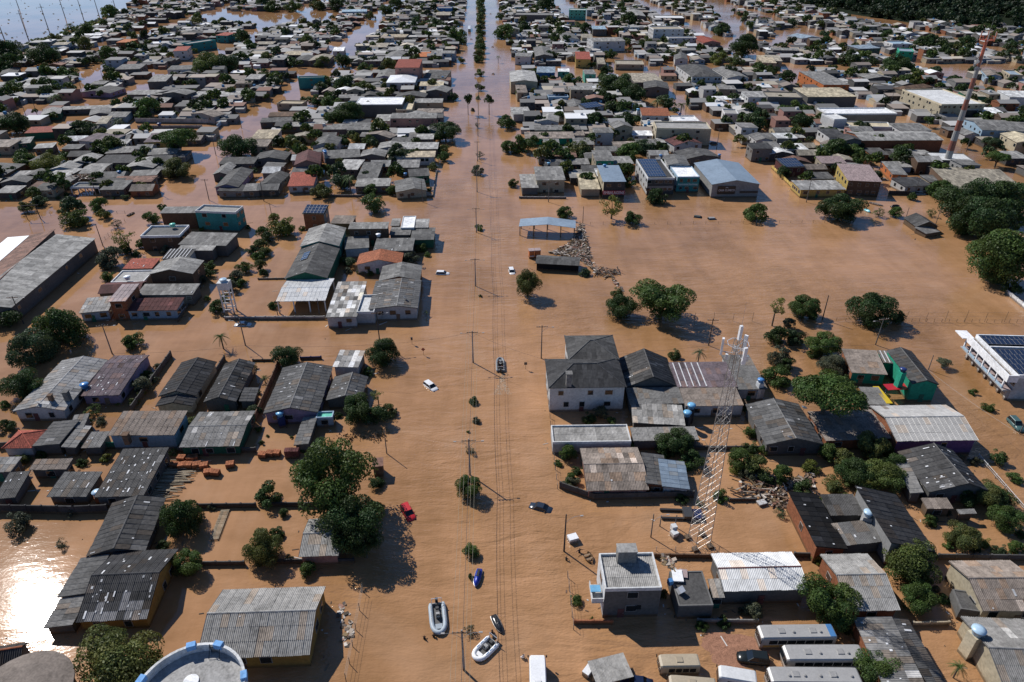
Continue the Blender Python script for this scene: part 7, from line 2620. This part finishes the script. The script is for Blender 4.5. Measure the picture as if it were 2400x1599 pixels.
for xx, yy, w_, d_ in SITES:
    ok = free(xx, yy, (w_ + d_) / 4 - .8, .8)
    if ok and R.random() < (.86 if yy < 620 else .9):
        two = R.random() < .12
        h = R.uniform(5.2, 6.4) if two else R.uniform(2.5, 3.4)
        rc, wc = R.choice(RC), R.choice(WC)
        ang = R.gauss(0, .03)
        typ = R.choice(('gx', 'gy', 'mf', 'mf', 'gx', 'mr'))
        rise = R.uniform(.9, 1.5) if typ[0] == 'g' else .4
        if nind < 95:
            nind += 1
            make_house((xx, yy), ang, w_, d_, h, typ, rise, rc, wc, None, dict(g='smaller houses packed between the streets'))
        else:
            ca, sa = math.cos(ang), math.sin(ang)

            def tw(a, b_, z):
                return (xx + a * ca - b_ * sa, yy + a * sa + b_ * ca, z)
            hw, hd = w_ / 2, d_ / 2
            kw, kr = R.uniform(.5, .75), R.uniform(.9, 1.6)
            wcol = tuple(v * kw for v in CN[wc]); rcol = tuple(min(.75, v * kr) for v in CN[rc])
            far.hexa([tw(-hw + .2, -hd + .2, -1), tw(hw - .2, -hd + .2, -1), tw(hw - .2, hd - .2, -1), tw(-hw + .2, hd - .2, -1)],
                     [tw(-hw + .2, -hd + .2, h), tw(hw - .2, -hd + .2, h), tw(hw - .2, hd - .2, h), tw(-hw + .2, hd - .2, h)], wcol)
            if typ == 'gy':
                r0, r1 = tw(0, -hd, h + rise), tw(0, hd, h + rise)
                A = [tw(-hw, -hd, h), tw(hw, -hd, h), tw(hw, hd, h), tw(-hw, hd, h)]
                far.face([A[0], r0, r1, A[3]][::-1], c=rcol).face([A[1], A[2], r1, r0], c=rcol)
                far.face([A[0], A[1], r0], c=wcol).face([A[2], A[3], r1], c=wcol)
            elif typ == 'gx':
                r0, r1 = tw(-hw, 0, h + rise), tw(hw, 0, h + rise)
                A = [tw(-hw, -hd, h), tw(hw, -hd, h), tw(hw, hd, h), tw(-hw, hd, h)]
                far.face([A[0], A[1], r1, r0], c=rcol).face([A[2], A[3], r0, r1], c=rcol)
                far.face([A[1], A[2], r1], c=wcol).face([A[3], A[0], r0], c=wcol)
            else:
                far.hexa([tw(-hw, -hd, h), tw(hw, -hd, h), tw(hw, hd, h + .4), tw(-hw, hd, h + .4)],
                         [tw(-hw, -hd, h + .15), tw(hw, -hd, h + .15), tw(hw, hd, h + .55), tw(-hw, hd, h + .55)], rcol)
            for k in range(2):
                a0 = -hw + w_ * (.25 + .45 * k)
                far.hexa([tw(a0, -hd + .1, h - 1.7), tw(a0 + 1.2, -hd + .1, h - 1.7), tw(a0 + 1.2, -hd + .22, h - 1.7), tw(a0, -hd + .22, h - 1.7)],
                         [tw(a0, -hd + .1, h - .7), tw(a0 + 1.2, -hd + .1, h - .7), tw(a0 + 1.2, -hd + .22, h - .7), tw(a0, -hd + .22, h - .7)], (.03, .03, .03))
            if R.random() < .25:
                a0, b0 = R.uniform(-hw, hw) * .6, R.uniform(-hd, hd) * .6
                zz = h + rise * .6
                far.hexa([tw(a0, b0, h), tw(a0 + 1.3, b0, h), tw(a0 + 1.3, b0 + 1.3, h), tw(a0, b0 + 1.3, h)], [tw(a0, b0, zz + 1.2), tw(a0 + 1.3, b0, zz + 1.2), tw(a0 + 1.3, b0 + 1.3, zz + 1.2), tw(a0, b0 + 1.3, zz + 1.2)], R.choice(((.08, .22, .4), (.3, .3, .3), (.5, .5, .5))))
            if R.random() < .5:
                e0, f0 = R.choice((-1, 1)) * hw * .7, -hd - 1.2
                ke = R.uniform(.9, 1.7)
                ec = tuple(min(.75, v * ke) for v in CN[R.choice(RC)])
                far.hexa([tw(e0 - 2.2, f0 - 1.6, -1), tw(e0 + 2.2, f0 - 1.6, -1), tw(e0 + 2.2, f0 + 1.6, -1), tw(e0 - 2.2, f0 + 1.6, -1)], [tw(e0 - 2.4, f0 - 1.8, 2.0), tw(e0 + 2.4, f0 - 1.8, 2.0), tw(e0 + 2.4, f0 + 1.8, 2.4), tw(e0 - 2.4, f0 + 1.8, 2.4)], ec)
            FOOT.append((xx, yy, (w_ + d_) / 4))
    if R.random() < (.55 if ok else .4):
        tx, ty = xx + R.uniform(5, 7) * R.choice((-1, 1)), yy + R.uniform(4, 6.5) * R.choice((-1, 1))
        tr__ = R.uniform(1.6, 3.6) if R.random() < .85 else R.uniform(3.6, 5.2)
        if not any(a - tr__ < tx < b_ + tr__ for a, b_ in STREETS_X) and not any(a - tr__ < ty < b_ + tr__ for a, b_ in STREETS_Y):
            FTREES.append((tx, ty, tr__))
fo = far.build("distant_houses", "vertex_tint")
tag(fo, "mass of tiny grey and pale roofs packed toward the lake and horizon", "houses", None, "stuff")

# tree mass: crowns of the same make joined into one object
def crown_mass(name, items, nl, leaf, label, green, seed=3):
    rs = np.random.RandomState(seed)
    src, _t = leaf_mesh("tmp", nl, leaf, 8, (.34, .5), .85, seed)
    n = len(src.vertices)
    co = np.zeros(n * 3, np.float32); src.vertices.foreach_get("co", co); co = co.reshape(-1, 3)
    cc = np.zeros(n * 4, np.float32); src.color_attributes["Col"].data.foreach_get("color", cc); cc = cc.reshape(-1, 4)
    Vs, Cs = [], []
    for (x, y, z, r_) in items:
        a = rs.uniform(0, 6.28)
        c_, s_ = math.cos(a), math.sin(a)
        R_ = np.array([[c_, -s_, 0], [s_, c_, 0], [0, 0, 1]], np.float32)
        Vs.append((co * np.array([1, 1, rs.uniform(.8, 1.25)], np.float32)) @ R_.T * r_ + np.array([x, y, z], np.float32))
        g_ = green[rs.randint(len(green))]
        k = rs.uniform(.8, 1.2)
        Cs.append(cc * np.array([g_[0] * k, g_[1] * k, g_[2] * k, 1], np.float32))
    V = np.concatenate(Vs); C = np.concatenate(Cs)
    me = bpy.data.meshes.new(name)
    m_ = len(V)
    me.vertices.add(m_); me.vertices.foreach_set("co", V.astype(np.float32).ravel())
    me.loops.add(m_); me.loops.foreach_set("vertex_index", np.arange(m_, dtype=np.int32))
    me.polygons.add(m_ // 4); me.polygons.foreach_set("loop_start", np.arange(m_ // 4, dtype=np.int32) * 4)
    me.update(calc_edges=True)
    ca = me.color_attributes.new("Col", 'FLOAT_COLOR', 'POINT'); ca.data.foreach_set("color", C.astype(np.float32).ravel())
    me.materials.append(MATS["leaf"])
    o = add(name, me, None, (1, 1, 1, 1))
    return tag(o, label, "trees", None, "stuff")


items = [(x, y, r_ * .8 + .7, r_) for x, y, r_ in FTREES]
crown_mass("distant_trees", items, 320, .2, "scattered small trees between the far roofs", GREEN + [(.03, .05, .02)])

# wooded hill behind the town
def hill_z(x, y):
    d = (x - 430) * .9 + (y - 800) * .35
    return max(-3.0, min(60, d * .16)) if d > -20 else -3.0


hv, hf = [], []
NX, NY = 40, 34
for j in range(NY):
    for i in range(NX):
        x, y = 250 + i * 30, 640 + j * 34
        z = hill_z(x, y)
        hv.append((x, y, z + 2.5 * math.sin(x * .03) * math.cos(y * .025) if z > 0 else z))
for j in range(NY - 1):
    for i in range(NX - 1):
        k = j * NX + i
        hf.append((k, k + 1, k + NX + 1, k + NX))
me = bpy.data.meshes.new("hill"); me.from_pydata(hv, [], hf); me.materials.append(MATS["bark"])
ho = add("hill", me, None, (.01, .016, .007, 1)); ho["kind"] = "structure"
items = []
for k in range(3200):
    x, y = R.uniform(330, 1000), R.uniform(690, 1350)
    z = hill_z(x, y)
    px, py, s_ = proj((x, y, max(z, 0)))
    if z > 0 and 1500 < px < 2600 and py > -60:
        r_ = R.uniform(4.5, 8.5)
        items.append((x, y, z + r_ * .5, r_))
crown_mass("hillside_forest", items, 260, .17, "dark wooded hillside behind the town", [(.018, .034, .014), (.022, .04, .016), (.014, .028, .012)], 9)
# reeds and half-drowned shrubs along the lake shore
items = []
for k in range(260):
    t_ = R.random()
    px = 60 + t_ * 260 + R.uniform(-20, 20)
    py = 112 - t_ * 88 + R.uniform(-3, 9)
    p = unproj(px, py, 0)
    items.append((p.x, p.y, .6, R.uniform(.8, 3.0)))
for k in range(110):
    p = unproj(R.uniform(0, 330), R.uniform(0, 100), 0)
    if inpoly(*proj(p)[:2], OPEN[0]):
        items.append((p.x, p.y, .15, R.uniform(.3, .9)))
crown_mass("lakeside_shrubbery", items, 90, .3, "half-drowned shrubs and reeds along the lake shore", GREEN, 6)

# shrubs and flotsam round the nearer houses
def street(x, y):
    return any(a < x < b_ for a, b_ in STREETS_X) or 141 < y < 163 or 232 < y < 252 or (34 < x < 170 and 150 < y < 240) or (-18 < x < 14)


litter = MB()
for T, W_, D_, h_, rc, wc, typ in [x for x in HOUSES if x[0].location.y < 262]:
    for k in range(2):
        sx_, sy_ = R.choice(((1, 0), (0, -1), (-1, 0), (0, 1), (1, -1), (-1, -1)))
        p = T.matrix_basis @ Vector((sx_ * (W_ / 2 + R.uniform(.9, 1.8)) + (0 if sx_ else R.uniform(-.5, .5) * W_), sy_ * (D_ / 2 + R.uniform(.9, 1.8)) + (0 if sy_ else R.uniform(-.5, .5) * D_), 0))
        if R.random() < .55 and not (p.x < -42 and p.y < 92) and not street(p.x, p.y) and free(p.x, p.y, .5, .85):
            r_ = R.uniform(.7, 1.7)
            tree_at(p.x, p.y, r_, r_ * .5, 'sparse' if R.random() < .2 else 'round', R.choice(GREEN + [YG, LG, GG]))
    for k in range(9):
        sx_, sy_ = R.choice(((1, 0), (0, -1), (-1, 0), (0, 1)))
        off = R.expovariate(.7)
        p = T.matrix_basis @ Vector((sx_ * (W_ / 2 + off) + (0 if sx_ else R.uniform(-.5, .5) * W_), sy_ * (D_ / 2 + off) + (0 if sy_ else R.uniform(-.5, .5) * D_), 0))
        a_, l_, ww = R.uniform(0, 3.14), R.uniform(.1, .7), R.uniform(.05, .22)
        if R.random() < .2:
            l_ = R.uniform(1, 2.6)
        e1, e2 = Vector((math.cos(a_), math.sin(a_), 0)) * l_ / 2, Vector((-math.sin(a_), math.cos(a_), 0)) * ww / 2
        b4 = [p - e1 - e2, p + e1 - e2, p + e1 + e2, p - e1 + e2]
        litter.hexa([v + Vector((0, 0, -.05)) for v in b4], [v + Vector((0, 0, .06)) for v in b4], R.choice(((.5, .48, .45), (.1, .07, .05), (.2, .14, .09), (.05, .045, .04), (.6, .58, .55), (.16, .1, .07), (.3, .22, .15))))
tag(litter.build("flotsam", "vertex_tint"), "scattered flotsam drifting close to the house walls", "flotsam", None, "stuff")

# ---------------------------------------------------------------- labels of the many: which side, how far from the avenue, which row
WN = {'brown': 'brown', 'pale': 'pale', 'sky': 'pale blue', 'dk2': 'dark', 'dgreen': 'green', 'mint': 'mint', 'sand': 'sandy', 'snow': 'white'}
RN = {'dk2': 'dark', 'mid': 'grey', 'light': 'light grey', 'pale': 'pale', 'warm': 'brownish', 'snow': 'bright white', 'bmetal': 'bluish', 'pinkroof': 'pinkish', 'tile': 'terracotta', 'rust': 'rusty', 'sky': 'pale blue', 'sand': 'sandy'}


def rows_of(lst, pos, base, width):
    out = {}
    for it in lst:
        p = pos(it)
        out.setdefault((p.x < 0, max(0, int((p.y - base) / width)) + 1), []).append(it)
    for k, v in out.items():
        v.sort(key=lambda t: abs(pos(t).x))
    return out


for (lake, row), v in rows_of(AUTO, lambda t: t[0].location, 245, 16).items():
    for i, (T, rc, wc, typ, h, ar_) in enumerate(v):
        shape = {'g': 'gabled', 'm': 'lean-roofed', 'f': 'flat-topped', 'h': 'hip-roofed'}[typ[0]]
        T["label"] = f"{RN.get(rc, rc)} {shape} house, {ordinal(i + 1)} from the avenue in {ordinal(row)} far row, {'lake' if lake else 'mast'} side"
for (lake, row), v in rows_of(TAUTO, lambda t: t[0].location, 40, 16).items():
    for i, (T, kind, rad, g_) in enumerate(v):
        ad = {'palm': 'feathery', 'sparse': 'thin', 'flat': 'spreading'}.get(kind, 'dark' if g_[1] < .05 else ('yellowish' if g_[0] > .09 else ('bright' if g_[1] > .1 else 'green')))
        T["label"] = f"{ad} {T['category']}, {ordinal(i + 1)} from the avenue in {ordinal(row)} planting row, {'lake' if lake else 'mast'} side"
